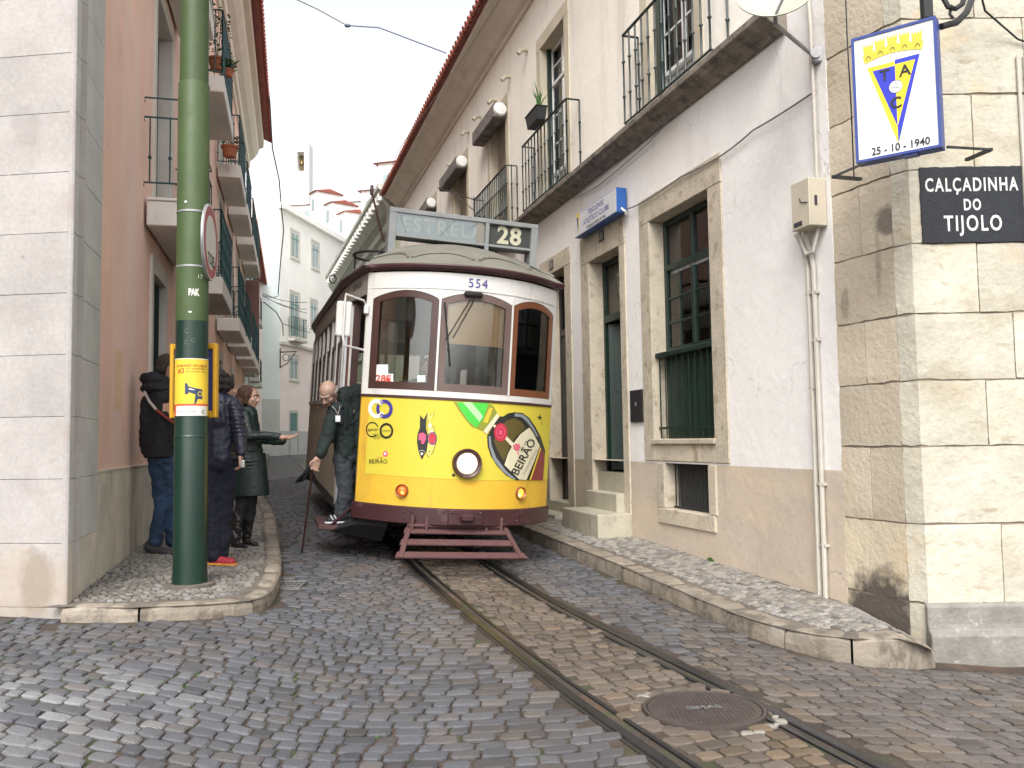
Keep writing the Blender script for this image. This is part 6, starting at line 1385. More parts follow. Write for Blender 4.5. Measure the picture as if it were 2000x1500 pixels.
MB().lathe([(.1325, z3_-.006), (.1355, z3_-.004), (.1355, z3_+.004), (.131, z3_+.012)], n=40).build('seam_ring', dgreen, PO)
bmP = mat('scuffed_concrete_ring', (.12, .10, .085), .95, .2, 8, .5, 40); MB().lathe([(.20, -.05), (.195, .006), (.15, .012), (.14, .014)], n=30).build('base_ring', bmP, PO)
CAMD = math.atan2(-POLE[0], -POLE[1])  # heading of the camera as seen from the pole
def pole_pt(x, z, r=.1345, o=0):
    a = x/.13; base = math.atan2(0-POLE[1], 0-POLE[0])   # angle towards the camera
    t = base+a; return Vector(((r+o)*math.cos(t), (r+o)*math.sin(t), z))
def pole_art(name, polys, m, r=.1345, par=PO): return place_flat(flat_mesh(polys), name, m, par, lambda u, v: pole_pt(u, v, r), step=.02)
pyel = mat('poster_yellow', (.70, .47, .04), .5, .06, 4, 0); pwht = mat('poster_white', (.62, .6, .56), .5, .05, 4, 0); pred = mat('poster_red', (.55, .10, .04), .5, .05, 4, 0); pblk = mat('poster_ink', (.05, .035, .03), .5, .05, 4, 0); pblue = mat('poster_blue', (.03, .05, .10), .5, .05, 4, 0); porg = mat('poster_orange_ink', (.32, .09, .02), .5, .05, 4, 0)
zt_, zb_ = zp(704), zp(813); zm_ = zp(794)
pole_art('poster', [[(-.17, zb_), (.17, zb_), (.17, zt_), (-.17, zt_)]], pyel, .1340); pole_art('poster_footer', [[(-.17, zb_), (.14, zb_), (.14, zm_), (-.13, zm_)]], pwht, .1348); pole_art('poster_stripe', [[(-.13, zm_), (.17, zm_), (.17, zm_+.018), (-.12, zm_+.018)]], pred, .1348); pole_art('poster_stripe', [[(-.17, zb_), (-.14, zb_), (-.12, zm_+.012), (-.17, zm_+.012)]], pred, .1350); pole_art('poster_top_edge', [[(-.17, zt_), (.17, zt_), (.17, zt_+.006), (-.17, zt_+.006)]], pwht, .1345)
def pole_text(t, x, z, s, m, r=.1355, **k): return place_flat(text_bm(t, s, **k), 'lettering', m, PO, lambda u, v: pole_pt(x+u, z+v, r), step=.02)
hh_ = zt_-zb_
pole_text('LX MARKET OF LISBON', 0, zt_-hh_*.12, .030, porg, bold=.0006, sx=.85); pole_text('#3', -.085, zt_-hh_*.21, .058, porg, bold=.001); pole_text('SAT. 28 NOVEMBER', .035, zt_-hh_*.175, .018, pblk); pole_text('ARTS CRAFTS & DESIGN', .04, zt_-hh_*.225, .016, pblk); pole_text('C', .095, zb_+.03, .04, pblk, bold=.001); pole_text('PARQUE DAS NAÇÕES', -.04, zb_+.035, .014, pblk)
cy = zt_-hh_*.58
pole_art('poster_figure', [[(-.05, cy+.07), (-.03, cy+.07), (-.025, cy+.045), (.03, cy+.03), (.065, cy+.025), (.085, cy+.02), (.085, cy-.06), (.05, cy-.055), (.03, cy-.10), (.02, cy-.10), (.03, cy-.02), (-.02, cy-.005), (-.03, cy-.02), (-.05, cy-.02)]], pblue, .1352)
pole_art('poster_detail', ringpoly(.065, cy-.015, .014, .020, 12), pyel, .1360); pole_art('poster_detail', [[(-.02, cy+.03), (.02, cy+.02), (.02, cy+.012), (-.02, cy+.02)]], pwht, .1360)
pole_art('white_sticker', [circ(-.06, zp(402), .012, .010, 12)], pwht, .1290); pole_text('17', .06, zp(545), .05, pwht, .1290); pole_text('PAK', .01, zp(576), .075, pwht, .1290, bold=.004, sx=.6); pole_art('paint_dab', [[(-.03, zp(615)), (-.005, zp(615)), (-.005, zp(612)), (-.03, zp(612))]], pwht, .1290)
chalk = mat('chalk_mark', (.10, .17, .12), .8, .1, 9, 0)
for px_, py_ in ((-.04, 650), (-.045, 672), (.01, 668)): pole_art('chalk_loop', ringpoly(px_, zp(py_), .014, .018, 10, .5, 5.5), chalk, .1322)
# timetable case behind the pole
ty = POLE[1]+.22; c0 = at(334, 672, ty); c1 = at(424, 816, ty); TB = thing('timetable_case', 'yellow framed timetable case fixed behind the green pole', 'notice case', ((c0.x+c1.x)/2, ty, c1.z))
wd2 = (c1.x-c0.x)/2; ht = c0.z-c1.z; ybox = mat('case_yellow', (.62, .33, .02), .4, .06, 5, .03, 30, spec=.5); vio = mat('violet_panel', (.07, .07, .20), .3, .1, 5, 0, spec=.6)
fr_ = MB().box(-wd2, -wd2+.035, -.03, .04, 0, ht).box(wd2-.035, wd2, -.03, .04, 0, ht).box(-wd2+.035, wd2-.035, -.03, .04, ht-.05, ht).box(-wd2+.035, wd2-.035, -.03, .04, 0, .06).build('frame', ybox, TB, .008); MB().box(-wd2+.035, wd2-.035, -.005, .03, .06, ht-.05).build('panel', vio, TB)
MB().box(-wd2+.035, wd2-.035, .041, .05, 0, ht).build('back', ybox, TB); MB().box(-.05, .05, -.12, -.03, ht*.4, ht*.5).build('clamp', gm, TB)
# round sign on the pole
sc_ = at(409, 474, POLE[1]-.02); SG = thing('no_entry_sign', 'round red and white traffic sign seen nearly edge-on, strapped to the green pole', 'traffic sign', sc_)
sn = Vector((.97, -.05, 0)).normalized(); vd = (EYE-sc_).normalized(); sn = (Vector((vd.y, -vd.x, 0)).normalized()*-1); sn = (sn*.985+vd*.19) if sn.x > 0 else (-sn*.985+vd*.19); sn.z = 0; sn.normalize(); Q = sn.to_track_quat('Z', 'Y').to_matrix(); R_ = .31
signred = mat('faded_sign_red', (.34, .085, .095), .45, .08, 5, 0); signwht = mat('faded_sign_white', (.56, .55, .5), .45, .06, 5, 0)
MB().lathe([(R_, -.012), (R_+.006, -.006), (R_+.006, .006), (R_, .012)], n=48, M=Q).build('disc', gm, SG)
MB().lathe([(R_-.085, .0125), (R_-.085, .0135), (R_-.012, .0135), (R_-.012, .0125)], n=48, M=Q).build('red_ring', signred, SG); MB().lathe([(R_-.086, .0122), (R_-.086, .0132), (.0001, .0132)], n=40, M=Q).build('white_centre', signwht, SG); MB().lathe([(R_-.0115, .0125), (R_-.0115, .0132), (R_+.002, .0132), (R_+.002, .012)], n=48, M=Q).build('rim', signwht, SG)
ux = Vector((-sn.y, sn.x, 0)); place_flat(text_bm('TOEL', .13, bold=.003, shear=.3), 'graffiti', black_ink, SG, lambda u, v: ux*(u)+Vector((0, 0, v-.15))+sn*.0145)
for dz in (.22, -.22): MB().bar(Vector((0, 0, dz))-sn*.012, Vector((-.10, 0, dz)), .03, .03).build('bracket', gm, SG)
# ================================================================ CLUB CREST SIGN
ZC = Vector((2.55, 5.70, 0)); td = Vector((.80, -.60, 0)); tn = Vector((-.60, -.80, 0))      # along, towards the viewer
TS = thing('crest_sign', 'blue framed white box sign with crowned pennant crest and the date 25-10-1940', 'sign', ZC, Matrix((td, -tn, Vector((0, 0, 1)))).transposed())
def tsh(px, py, o=0):
    r = FW + RT*(px-1000)/FPX + UP*(750-py)/FPX; k = ((ZC+tn*o-EYE).dot(tn))/r.dot(tn); q = EYE+r*k-ZC; return q.dot(td), q.z
cor = [tsh(*p, .05) for p in ((1660, 78), (1826, 32), (1843, 286), (1676, 320))]; xa = (cor[0][0]+cor[3][0])/2; xb = (cor[1][0]+cor[2][0])/2; za = (cor[2][1]+cor[3][1])/2; zb2 = (cor[0][1]+cor[1][1])/2
navy = mat('frame_navy', (.02, .045, .22), .4, .06, 5, .03, 30, spec=.5); swt = mat('lightbox_white', (.66, .67, .68), .35, .03, 3, 0, spec=.5)
MB().box(xa, xb, -.05, .05, za, zb2).build('case', navy, TS, .004); fw_ = .018; W_, H_ = xb-xa, zb2-za
MB().box(xa+fw_, xb-fw_, -.054, -.0505, za+fw_, zb2-fw_).build('panel', swt, TS)
for b_ in ((xa, xb, za, za+fw_), (xa, xb, zb2-fw_, zb2), (xa, xa+fw_, za+fw_, zb2-fw_), (xb-fw_, xb, za+fw_, zb2-fw_)): MB().box(b_[0], b_[1], -.062, -.0505, b_[2], b_[3]).build('frame_bar', navy, TS)
# artwork in panel fractions (x right 0..1, y up 0..1)
def T(x, y, e): return Vector((xa+W_*x, -.055-e, za+H_*y))
def tart(name, polys, m, e=.001): return place_flat(flat_mesh(polys), name, m, TS, lambda u, v: T(u, v, e))
cy_ = mat('crest_yellow', (.72, .56, .02), .4, .04, 5, 0); cb = mat('crest_blue', (.02, .03, .42), .4, .04, 5, 0); gold = mat('crest_gold', (.55, .46, .04), .4, .04, 5, 0)
tart('pennant_edge', [[(.18, .735), (.51, .735), (.51, .09)]], cy_); tart('pennant_edge', [[(.51, .09), (.51, .745), (.80, .745)]], cb)
tart('pennant_field', [[(.245, .70), (.51, .70), (.51, .225)]], cb, .002); tart('pennant_field', [[(.51, .225), (.51, .71), (.745, .71)]], cy_, .002)
place_flat(flat_mesh([circ(0, 0, .078*W_*1.0, n=24)]), 'ball', swt, TS, lambda u, v: T(.51, .535, .004)+Vector((u, 0, v)))
for t in (.3, 2.4, 4.5): place_flat(flat_mesh(ringpoly(.06*math.cos(t)*W_*.9, .06*math.sin(t)*W_*.9, .045*W_*.9, .050*W_*.9, 8, t+1.6, t+4.6)), 'ball_seam', mat('seam_grey', (.15, .16, .18), .5, .05, 5, 0), TS, lambda u, v: T(.51, .535, .0055)+Vector((u, 0, v)))
place_flat(flat_mesh(ringpoly(0, 0, .076*W_, .081*W_, 24)), 'ball_outline', MATS['seam_grey'], TS, lambda u, v: T(.51, .535, .005)+Vector((u, 0, v)))
for ch, x, y, m_ in (('T', .385, .64, black_ink), ('A', .625, .64, black_ink), ('C', .505, .405, black_ink)): place_flat(text_bm(ch, .105, bold=.002), 'lettering', m_, TS, lambda u, v, x=x, y=y: T(x, y, .006)+Vector((u, 0, v)))
place_flat(text_bm('25 - 10 - 1940', .072, bold=.0012, sx=.88), 'lettering', black_ink, TS, lambda u, v: T(.53, .065, .003)+Vector((u, 0, v)))
# mural crown: curved band with five towers
def crown(t): return (.13+.72*t, .815+.035*(1-(2*t-1)**2))
tart('crown_band', [[(crown(k/10)[0]*(.93)+.035, crown(k/10)[1]-.045) for k in range(11)]+[(crown(1-k/10)[0], crown(1-k/10)[1]+.02) for k in range(11)]], gold, .002)
for k in range(5):
    t = (k+.5)/5; x_, y_ = crown(t); tart('crown_tower', [[(x_-.052, y_+.015), (x_+.052, y_+.015), (x_+.062, y_+.075), (x_-.062, y_+.075)]], gold, .0025)
    for j in (-.05, -.017, .017, .05): tart('battlement', [[(x_+j-.009, y_+.075), (x_+j+.009, y_+.075), (x_+j+.010, y_+.092), (x_+j-.010, y_+.092)]], gold, .0025)
for k in range(5):
    t = (k+.5)/5; x_, y_ = crown(t); tart('crown_arch', ringpoly(x_, y_-.03, .022, .030, 8, 0, math.pi), mat('crest_dark_gold', (.16, .12, .02), .5, .05, 5, 0), .004)
MB().box(xa+W_*.55, xa+W_*.72, -.05, .02, za-.014, za-.001).build('junction', navy, TS)
for p_, q_, r_ in (((1935, 292), (1850, 287), (1888, 312)), ((1628, 345), (1690, 318), (1680, 350))):
    e_ = at(*p_, 5.72); f_ = at(*q_, 5.60); h_ = at(*r_, 6.15); L_ = lambda v: (TS_inv @ v)
    TS_inv = (Matrix.Translation(ZC) @ Matrix((td, -tn, Vector((0, 0, 1)))).transposed().to_4x4()).inverted()
    MB().bar(L_(e_), L_(f_), .014, .014).build('support_rod', black_iron, TS); MB().bar(L_(e_), L_(h_), .028, .022).build('support_strut', black_iron, TS)
wq = [TS_inv @ at(*p) for p in ((1652, 0, 5.9), (1655, 80, 5.9), (1662, 200, 5.95), (1668, 345, 5.95))]; MB().tube(wq, .005, 5).build('supply_wire', dark_cable, TS)
# iron scroll bracket that carries it
SB = thing('scroll_bracket', 'heavy black wrought iron scroll bracket above the crest sign on the stone corner', 'wall bracket')
MB().tube([at(1838, 52, 5.55), at(1868, 44, 5.6), at(1888, 24, 5.7), at(1900, -6, 5.85), at(1905, -60, 6.2)], .022, 10).build('scroll', black_iron, SB)
MB().tube([at(1845, -40, 5.5), at(1842, -5, 5.5), at(1852, 14, 5.5), at(1866, 17, 5.52), at(1880, 8, 5.55), at(1884, -14, 5.6)], .017, 8).build('scroll', black_iron, SB); MB().tube([at(1858, 10, 5.52), at(1855, 28, 5.52), at(1862, 36, 5.52)], .010, 6).build('hook', black_iron, SB)
MB().box(0, .06, 0, .06, 0, .9).build('bracket_post', black_iron, SB).location = at(1806, 32, 5.62)
# ================================================================ PEOPLE
FOLDS = {'jacket': 1.0, 'jeans': .8, 'trousers': .8, 'quilted_jacket': 1.3, 'padded_coat': 1.3, 'hood': .8, 'leggings': .8, 'boot': .7, 'sweater': .8}
def blob(name, prims, m, parent, vox=.008, smooth=3, inv=None):
    b = MB()
    for p in prims:
        if p[0] == 'c': b.cap(p[1], p[2], p[3], p[4])
        elif p[0] == 'e': b.ell(p[1], p[2], p[3] if len(p) > 3 else None, 16, 10)
        elif p[0] == 'b': b.box(*p[1:])
    if inv: b.v = [tuple(inv @ Vector(v)) for v in b.v]
    b.sm = [True]*len(b.f); o = b.build(name, m, parent)
    r = o.modifiers.new('remesh', 'REMESH'); r.mode = 'VOXEL'; r.voxel_size = vox; r.use_smooth_shade = True
    s_ = o.modifiers.new('smooth', 'SMOOTH'); s_.factor = .5; s_.iterations = smooth
    if name in FOLDS:
        for (sc, st) in ((.11, .030), (.045, .012)):
            tx = bpy.data.textures.new('cloth_folds', 'CLOUDS'); tx.noise_scale = sc*FOLDS[name]; tx.noise_depth = 1
            d_ = o.modifiers.new('folds', 'DISPLACE'); d_.texture = tx; d_.strength = st; d_.mid_level = .5; d_.texture_coords = 'LOCAL'
    elif name == 'hair':
        tx = bpy.data.textures.new('curls', 'CLOUDS'); tx.noise_scale = .02; d_ = o.modifiers.new('curls', 'DISPLACE'); d_.texture = tx; d_.strength = .014 if 'curly' in m.name else .004; d_.mid_level = .5
    return o
skin = mat('skin', (.40, .24, .18), .55, .10, 12, .1, 60, spec=.4); skin_old = mat('weathered_skin', (.37, .235, .18), .5, .14, 14, .25, 50, spec=.45)
def cloth(n, c, r=.85, v=.15, b=.5, bs=14, **k): return mat(n, c, r, v, 5, b, bs, dist=.02, **k)
dark_hair = mat('dark_curly_hair', (.018, .013, .012), .6, .3, 30, .9, 70, dist=.02); brown_hair = mat('brown_curly_hair', (.065, .03, .018), .6, .35, 25, .9, 60, dist=.02); grey_hair = mat('short_grey_hair', (.17, .16, .15), .8, .2, 40, .6, 150)
def head_prims(c, f, upv, s=1.0):
    """prims of a head with face: centre, facing direction, up direction"""
    f = Vector(f).normalized(); u = Vector(upv); u = (u-f*u.dot(f)).normalized(); r = f.cross(u); M = Matrix((r, f, u)).transposed(); c = Vector(c); P = lambda x, y, z: c+M @ (Vector((x, y, z))*s)
    pr = [('e', P(0, -.012, .03), (.077*s, .096*s, .088*s), M), ('e', P(0, .022, -.035), (.062*s, .070*s, .068*s), M), ('e', P(0, .055, -.088), (.030*s, .028*s, .022*s), M),
          ('c', P(0, .082, .012), P(0, .110, -.030), .009*s, .014*s), ('e', P(.017, .095, -.034), .009*s), ('e', P(-.017, .095, -.034), .009*s),
          ('c', P(-.045, .068, .026), P(-.01, .086, .022), .010*s, .010*s), ('c', P(.045, .068, .026), P(.01, .086, .022), .010*s, .010*s),
          ('e', P(.042, .058, -.022), .022*s), ('e', P(-.042, .058, -.022), .022*s), ('c', P(-.02, .078, -.060), P(.02, .078, -.060), .008*s, .008*s), ('c', P(-.016, .076, -.070), P(.016, .076, -.070), .008*s, .008*s),
          ('e', P(.078, -.008, -.008), (.012*s, .020*s, .032*s), M), ('e', P(-.078, -.008, -.008), (.012*s, .020*s, .032*s), M)]
    return pr, P, M
def face_bits(par, P, M, s, inv, brow=(.05, .045, .04)):
    bm_ = mat('brow_%02d' % int(brow[0]*100), brow, .8, .2, 30, 0); iv = lambda v: inv @ v
    for k in (-1, 1):
        MB().ell(iv(P(k*.030, .078, .006)), .012*s, n=10, m=6).build('eye', mat('eye_white', (.55, .5, .46), .2, .05, 5, 0, spec=.6), par); MB().ell(iv(P(k*.030, .0885, .005)), .0055*s, n=8, m=5).build('iris', mat('iris_dark', (.02, .012, .01), .2, .1, 5, 0, spec=.6), par)
        MB().tube([iv(P(k*.048, .076, .030)), iv(P(k*.03, .092, .034)), iv(P(k*.012, .096, .028))], .005*s, 5).build('eyebrow', bm_, par)
        MB().tube([iv(P(k*.045, .075, .012)), iv(P(k*.03, .0865, .016)), iv(P(k*.015, .084, .010))], .0035*s, 5).build('eyelid', skin_old, par)
    MB().tube([iv(P(-.024, .082, -.065)), iv(P(0, .087, -.0655)), iv(P(.024, .082, -.065))], .0022*s, 5).build('mouth_line', mat('lip_shadow', (.16, .05, .04), .6, .1, 9, 0), par)
def hand_prims(wr, d, n, s=1.0, curl=.3, spread=.12, thumb=1):
    """wrist, pointing direction, palm normal ; five separate fingers"""
    d = Vector(d).normalized(); n = Vector(n); n = (n-d*n.dot(d)).normalized(); x = d.cross(n); wr = Vector(wr); pr = []
    for k in range(-2, 3): pr.append(('c', wr+x*k*.013*s, wr+d*.085*s+x*k*.0185*s, .014*s, .012*s))
    for k, L in enumerate((.062, .075, .082, .072)):
        o = (k-1.5)*.0215*s; p = wr+d*.088*s+x*o; a = curl*.5; dd = (d+x*(k-1.5)*spread*.5).normalized()
        for j, fr in enumerate((.45, .32, .23)):
            a += curl; q = p+(dd*math.cos(a)+n*math.sin(a))*L*fr*s; pr.append(('c', p, q, (.0088-.0008*j)*s, (.0082-.0008*j)*s)); p = q
    t0 = wr+d*.025*s+x*thumb*.028*s; t1 = t0+(d*.5+x*thumb*.75+n*.35).normalized()*.040*s; t2 = t1+(d*.85+x*thumb*.25+n*.5*curl*2).normalized()*.032*s
    pr += [('c', t0, t1, .013*s, .011*s), ('c', t1, t2, .0105*s, .009*s)]; return pr
def shoe(parent, a, b, m, sole_m, h=.05, w=.045, inv=None):
    """heel point, toe point on the ground"""
    a, b = Vector(a), Vector(b); d = (b-a).normalized(); up = Vector((0, 0, 1)); iv = (lambda v: inv @ v) if inv else (lambda v: v)
    pr = [('c', a+d*.04+up*(h+.012), a+d*.12+up*(h*.95), w*.9, w*.88), ('c', a+d*.10+up*h*.9, b-d*.05+up*h*.62, w*.9, w*.8), ('e', b-d*.055+up*h*.6, w*.86), ('c', a+d*.045+up*(h+.02), a+d*.055+up*(h+.055), w*.8, w*.78)]
    o = blob('shoe', pr, m, parent, .007, 2, inv); x = d.cross(up); N = 16; V = []
    for z in (0, .018):
        for k in range(N):
            t = 2*math.pi*k/N; L = (b-a).length/2; wv = w*(1.0+.12*math.cos(t)); V.append(iv((a+b)/2+d*(L+.004)*math.cos(t)*abs(math.cos(t))**-.25 if abs(math.cos(t)) > .01 else (a+b)/2)+iv(x*wv*math.sin(t)+up*z)-iv(Vector((0, 0, 0)))) if inv else V.append((a+b)/2+d*(L+.004)*math.copysign(abs(math.cos(t))**.75, math.cos(t))+x*wv*math.copysign(abs(math.sin(t))**.75, math.sin(t))+up*z)
    MB().add(V, [tuple(range(N))[::-1], tuple(range(N, 2*N))]+[(k, (k+1) % N, N+(k+1) % N, N+k) for k in range(N)], True).build('sole', sole_m, o if not inv else parent); return o
# ---- generic bottom-up helper for the three bystanders: everything in metres relative to their feet
def person(label, p, group=None): return thing('person', label, 'person', p)
def q(px, py, dy, base): v = at(px, py, base.y+dy); return v-base
# --- man with dark hooded jacket and jeans (back turned)
b1 = gnd(312, 1080, .105); P1 = person('man in black hooded jacket and blue jeans with his back turned, left of the pole', b1)
jm = cloth('black_jacket_cloth', (.007, .0075, .010), .8, .3); jeans = cloth('blue_denim', (.018, .04, .085), .85, .3, .5, 18, stains=[((.045, .08, .13), (5, 5, 2), .52, .2, .6)]); shoe_g = cloth('dark_trail_shoe', (.04, .035, .04), .7, .5, .4, 40); solem = mat('shoe_sole', (.09, .08, .08), .7, .2, 10, 0)
Q1 = lambda px, py, dy=0: q(px, py, dy, b1)
hd, PH, MH = head_prims(Q1(329, 718, .05), (.55, .8, -.1), (0, 0, 1), 1.12)
blob('body', hd+[('c', Q1(327, 745, .05), Q1(322, 775, .05), .06, .065), ('c', Q1(318, 790), Q1(315, 880), .14, .13), ('c', Q1(300, 790, -.02), Q1(292, 850, -.05), .04, .04), ('c', Q1(292, 850, -.05), Q1(318, 880, .1), .04, .03), ('c', Q1(340, 790), Q1(350, 850, .08), .04, .04), ('c', Q1(350, 850, .08), Q1(346, 880, .2), .035, .03),
    ('c', Q1(308, 895), Q1(316, 985), .08, .05), ('c', Q1(316, 985), Q1(303, 1062, .0), .048, .038), ('c', Q1(332, 895), Q1(335, 985, .05), .08, .05), ('c', Q1(335, 985, .05), Q1(338, 1060, .12), .048, .038)]+hand_prims(Q1(346, 880, .2), (0, .5, -1), (-1, 0, 0), 1.05), skin, P1)
blob('hair', [('e', PH(0, -.022, .042), (.082*1.12, .096*1.12, .086*1.12), MH), ('e', PH(0, -.07, -.02), (.066, .05, .06), MH)], mat('short_dark_hair', (.03, .022, .018), .8, .3, 40, .6, 120), P1)
blob('jacket', [('c', Q1(302, 790, -.01), Q1(333, 790, .03), .105, .105), ('c', Q1(302, 790), Q1(300, 872), .13, .135), ('c', Q1(330, 790, .05), Q1(332, 872, .05), .105, .135), ('c', Q1(316, 780, 0), Q1(316, 872, .02), .15, .16), ('b', *[v for v in ()]) if False else ('c', Q1(302, 845), Q1(331, 845, .05), .13, .13),
    ('c', Q1(290, 785, -.05), Q1(285, 840, -.08), .072, .068), ('c', Q1(285, 840, -.08), Q1(300, 872, .08), .066, .055), ('c', Q1(345, 785, .06), Q1(358, 850, .12), .07, .06)], jm, P1, .010)
blob('hood', [('e', Q1(300, 742, -.04), (.135, .10, .085)), ('e', Q1(322, 748, .02), (.11, .12, .06)), ('e', Q1(286, 738, -.04), (.07, .08, .055)), ('e', Q1(305, 758, -.03), (.16, .13, .07))], jm, P1, .010)
hem = MB(); 
for k in range(1): pass
hb1 = Q1(315, 892); MB().lathe([(.155, -.01), (.168, .0), (.165, .12), (.15, .13)], (hb1.x, hb1.y, hb1.z), 24).build('jacket_hem', jm, P1)
blob('jeans', [('c', Q1(308, 890), Q1(316, 985), .105, .075), ('c', Q1(316, 985), Q1(303, 1058, .0), .073, .070), ('c', Q1(332, 890), Q1(335, 985, .05), .105, .075), ('c', Q1(335, 985, .05), Q1(337, 1055, .12), .073, .07), ('e', Q1(318, 895), .135)], jeans, P1, .010)
shoe(P1, Q1(283, 1082, 0), Q1(340, 1088, -.05), shoe_g, solem, .058, .052)
MB().tube([Q1(282, 765, -.13), Q1(292, 785, -.165), Q1(305, 800, -.16)], .014, 6).build('bag_strap', mat('pale_strap', (.38, .34, .32), .8, .1, 9, 0), P1); MB().tube([Q1(305, 800, -.16), Q1(322, 814, -.15), Q1(340, 826, -.12)], .014, 6).build('bag_strap', mat('red_strap', (.20, .03, .025), .8, .1, 9, 0), P1)
# --- woman in navy quilted jacket
b2 = gnd(425, 1103, .105); P2 = person('person with dark curly hair, navy quilted jacket and red trainers, right of the pole', b2)
Q2 = lambda px, py, dy=0: q(px, py, dy, b2); nv = cloth('navy_quilted_jacket', (.008, .010, .028), .45, .2, .4, 12, spec=.5); nvt = cloth('navy_trousers', (.006, .007, .017), .9, .2)
hd, PH, MH = head_prims(Q2(437, 758, .05), (.9, .45, -.05), (0, 0, 1), 1.0)
blob('body', hd+[('c', Q2(433, 775, .04), Q2(428, 795, .02), .05, .06), ('c', Q2(430, 805), Q2(425, 890), .14, .13), ('c', Q2(462, 800, -.03), Q2(472, 850, -.03), .045, .04), ('c', Q2(472, 850, -.03), Q2(470, 893, -.10), .04, .026), ('c', Q2(415, 800), Q2(412, 880, .05), .045, .03),
    ('c', Q2(416, 900), Q2(414, 1000), .09, .055), ('c', Q2(414, 1000), Q2(418, 1080), .05, .04), ('c', Q2(440, 900, .04), Q2(438, 1000, .06), .09, .055), ('c', Q2(438, 1000, .06), Q2(432, 1078, .06), .05, .04)]+hand_prims(Q2(470, 892, -.10), (.1, -.1, -1), (-1, 0, 0), .95, .5), skin, P2)
blob('hair', [('e', PH(0, -.03, .035), (.112, .128, .112), MH), ('e', PH(0, -.08, -.05), (.10, .08, .085), MH)]+[('e', PH(.11*math.cos(t)*math.cos(s_), -.03+.12*math.sin(t)*math.cos(s_)-.02, .05+.10*math.sin(s_)), .03) for t in [2.5+i*.55 for i in range(9)] for s_ in (-.5, .1, .7, 1.2)], dark_hair, P2, .008, 1)
tor = [Q2(430, 790), Q2(428, 895)]; pr = []
for k in range(15):
    t = k/14; c = tor[0].lerp(tor[1], t); rr = .168-.02*math.sin(t*3)+(.004 if k % 2 == 0 else -.002); pr.append(('e', c, (rr*1.05, rr*.80, .035)))
for k in range(9):
    t = k/8; c = Q2(456, 790, -.05).lerp(Q2(468, 850, -.06), t); pr.append(('e', c, (.075+(.006 if k % 2 else -.003), .07, .026)))
pr += [('c', Q2(430, 795), Q2(428, 895), .15, .155), ('c', Q2(412, 790, 0), Q2(450, 788, -.02), .085, .08), ('c', Q2(468, 848, -.06), Q2(470, 884, -.10), .062, .05), ('c', Q2(455, 792, -.05), Q2(468, 848, -.06), .066, .062), ('c', Q2(404, 795, .05), Q2(402, 870, .08), .07, .06)]
blob('quilted_jacket', pr, nv, P2, .009, 1)
MB().lathe([(.075, 0), (.082, .02), (.07, .04)], Q2(433, 779, .03), 16).build('pink_collar', mat('pink_collar', (.6, .05, .12), .7, .1, 9, 0), P2)
blob('trousers', [('c', Q2(416, 900), Q2(414, 1000), .115, .082), ('c', Q2(414, 1000), Q2(418, 1085), .082, .078), ('c', Q2(444, 900, .04), Q2(438, 1000, .06), .11, .080), ('c', Q2(438, 1000, .06), Q2(432, 1080, .06), .078, .072), ('e', Q2(430, 905, .02), (.15, .13, .11))], nvt, P2, .010)
shoe(P2, Q2(400, 1102, 0), Q2(463, 1104, -.03), cloth('red_trainer', (.30, .018, .035), .6, .2, .3, 40), mat('yellow_sole', (.5, .22, .04), .6, .3, 12, 0), .05, .045)
MB().tube([Q2(470, 868, -.1), Q2(473, 885, -.12), Q2(470, 900, -.12)], .006, 5).build('camera_strap', mat('strap_pink', (.35, .05, .07), .7, .1, 9, 0), P2); MB().box(-.018, .018, -.02, .02, -.04, .03).build('compact_camera', mat('silver_plastic', (.5, .5, .5), .3, .1, 9, 0, metal=.6), P2, .008, 2).location = Q2(474, 905, -.17)
# --- woman in green coat
b3 = gnd(468, 1068, .105); P3 = person('woman with brown curly hair in long dark green padded coat and black boots', b3)
Q3 = lambda px, py, dy=0: q(px, py, dy, b3); gc = cloth('green_padded_coat', (.006, .016, .014), .5, .2, .4, 12, spec=.45); bl_ = cloth('black_leggings', (.012, .011, .012), .8, .2); boot = mat('black_leather_boot', (.012, .011, .011), .3, .3, 9, .3, 30, spec=.6)
hd, PH, MH = head_prims(Q3(488, 776, 0), (.95, -.15, -.12), (0, 0, 1), 1.0)
blob('body', hd+[('c', Q3(484, 795, .0), Q3(480, 812, .0), .045, .055), ('c', Q3(480, 825), Q3(482, 900), .12, .12), ('c', Q3(478, 815, -.14), Q3(488, 852, -.20), .04, .036), ('c', Q3(488, 852, -.20), Q3(556, 854, -.16), .034, .024), ('c', Q3(495, 815, .12), Q3(500, 860, .15), .04, .03), ('c', Q3(500, 860, .15), Q3(540, 862, .15), .03, .025),
    ('c', Q3(478, 940), Q3(468, 1005), .065, .040), ('c', Q3(468, 1005), Q3(460, 1060), .036, .028), ('c', Q3(492, 940, .05), Q3(486, 1005, .1), .065, .040), ('c', Q3(486, 1005, .1), Q3(481, 1055, .15), .036, .028)]+hand_prims(Q3(553, 855, -.16), (1, -.15, .05), (0, -.35, 1), 1.05, .16), skin, P3, .007)
face_bits(P3, PH, MH, 1.0, Matrix.Identity(3), (.05, .03, .02))
blob('hair', [('e', PH(0, -.035, .035), (.092, .11, .095), MH), ('c', PH(0, -.08, -.02), PH(.0, -.07, -.20), .085, .06)]+[('e', PH(.07*math.cos(t), -.07+.05*math.sin(t), -.05-.035*k), .03) for k in range(5) for t in [i*.9+k for i in range(7)]]+[('e', PH(.08*k, .0, .03-.03*j), .026) for k in (-1, 1) for j in range(4)], brown_hair, P3, .008, 1)
pr = []; ct = [Q3(480, 812), Q3(484, 880), Q3(488, 962)]
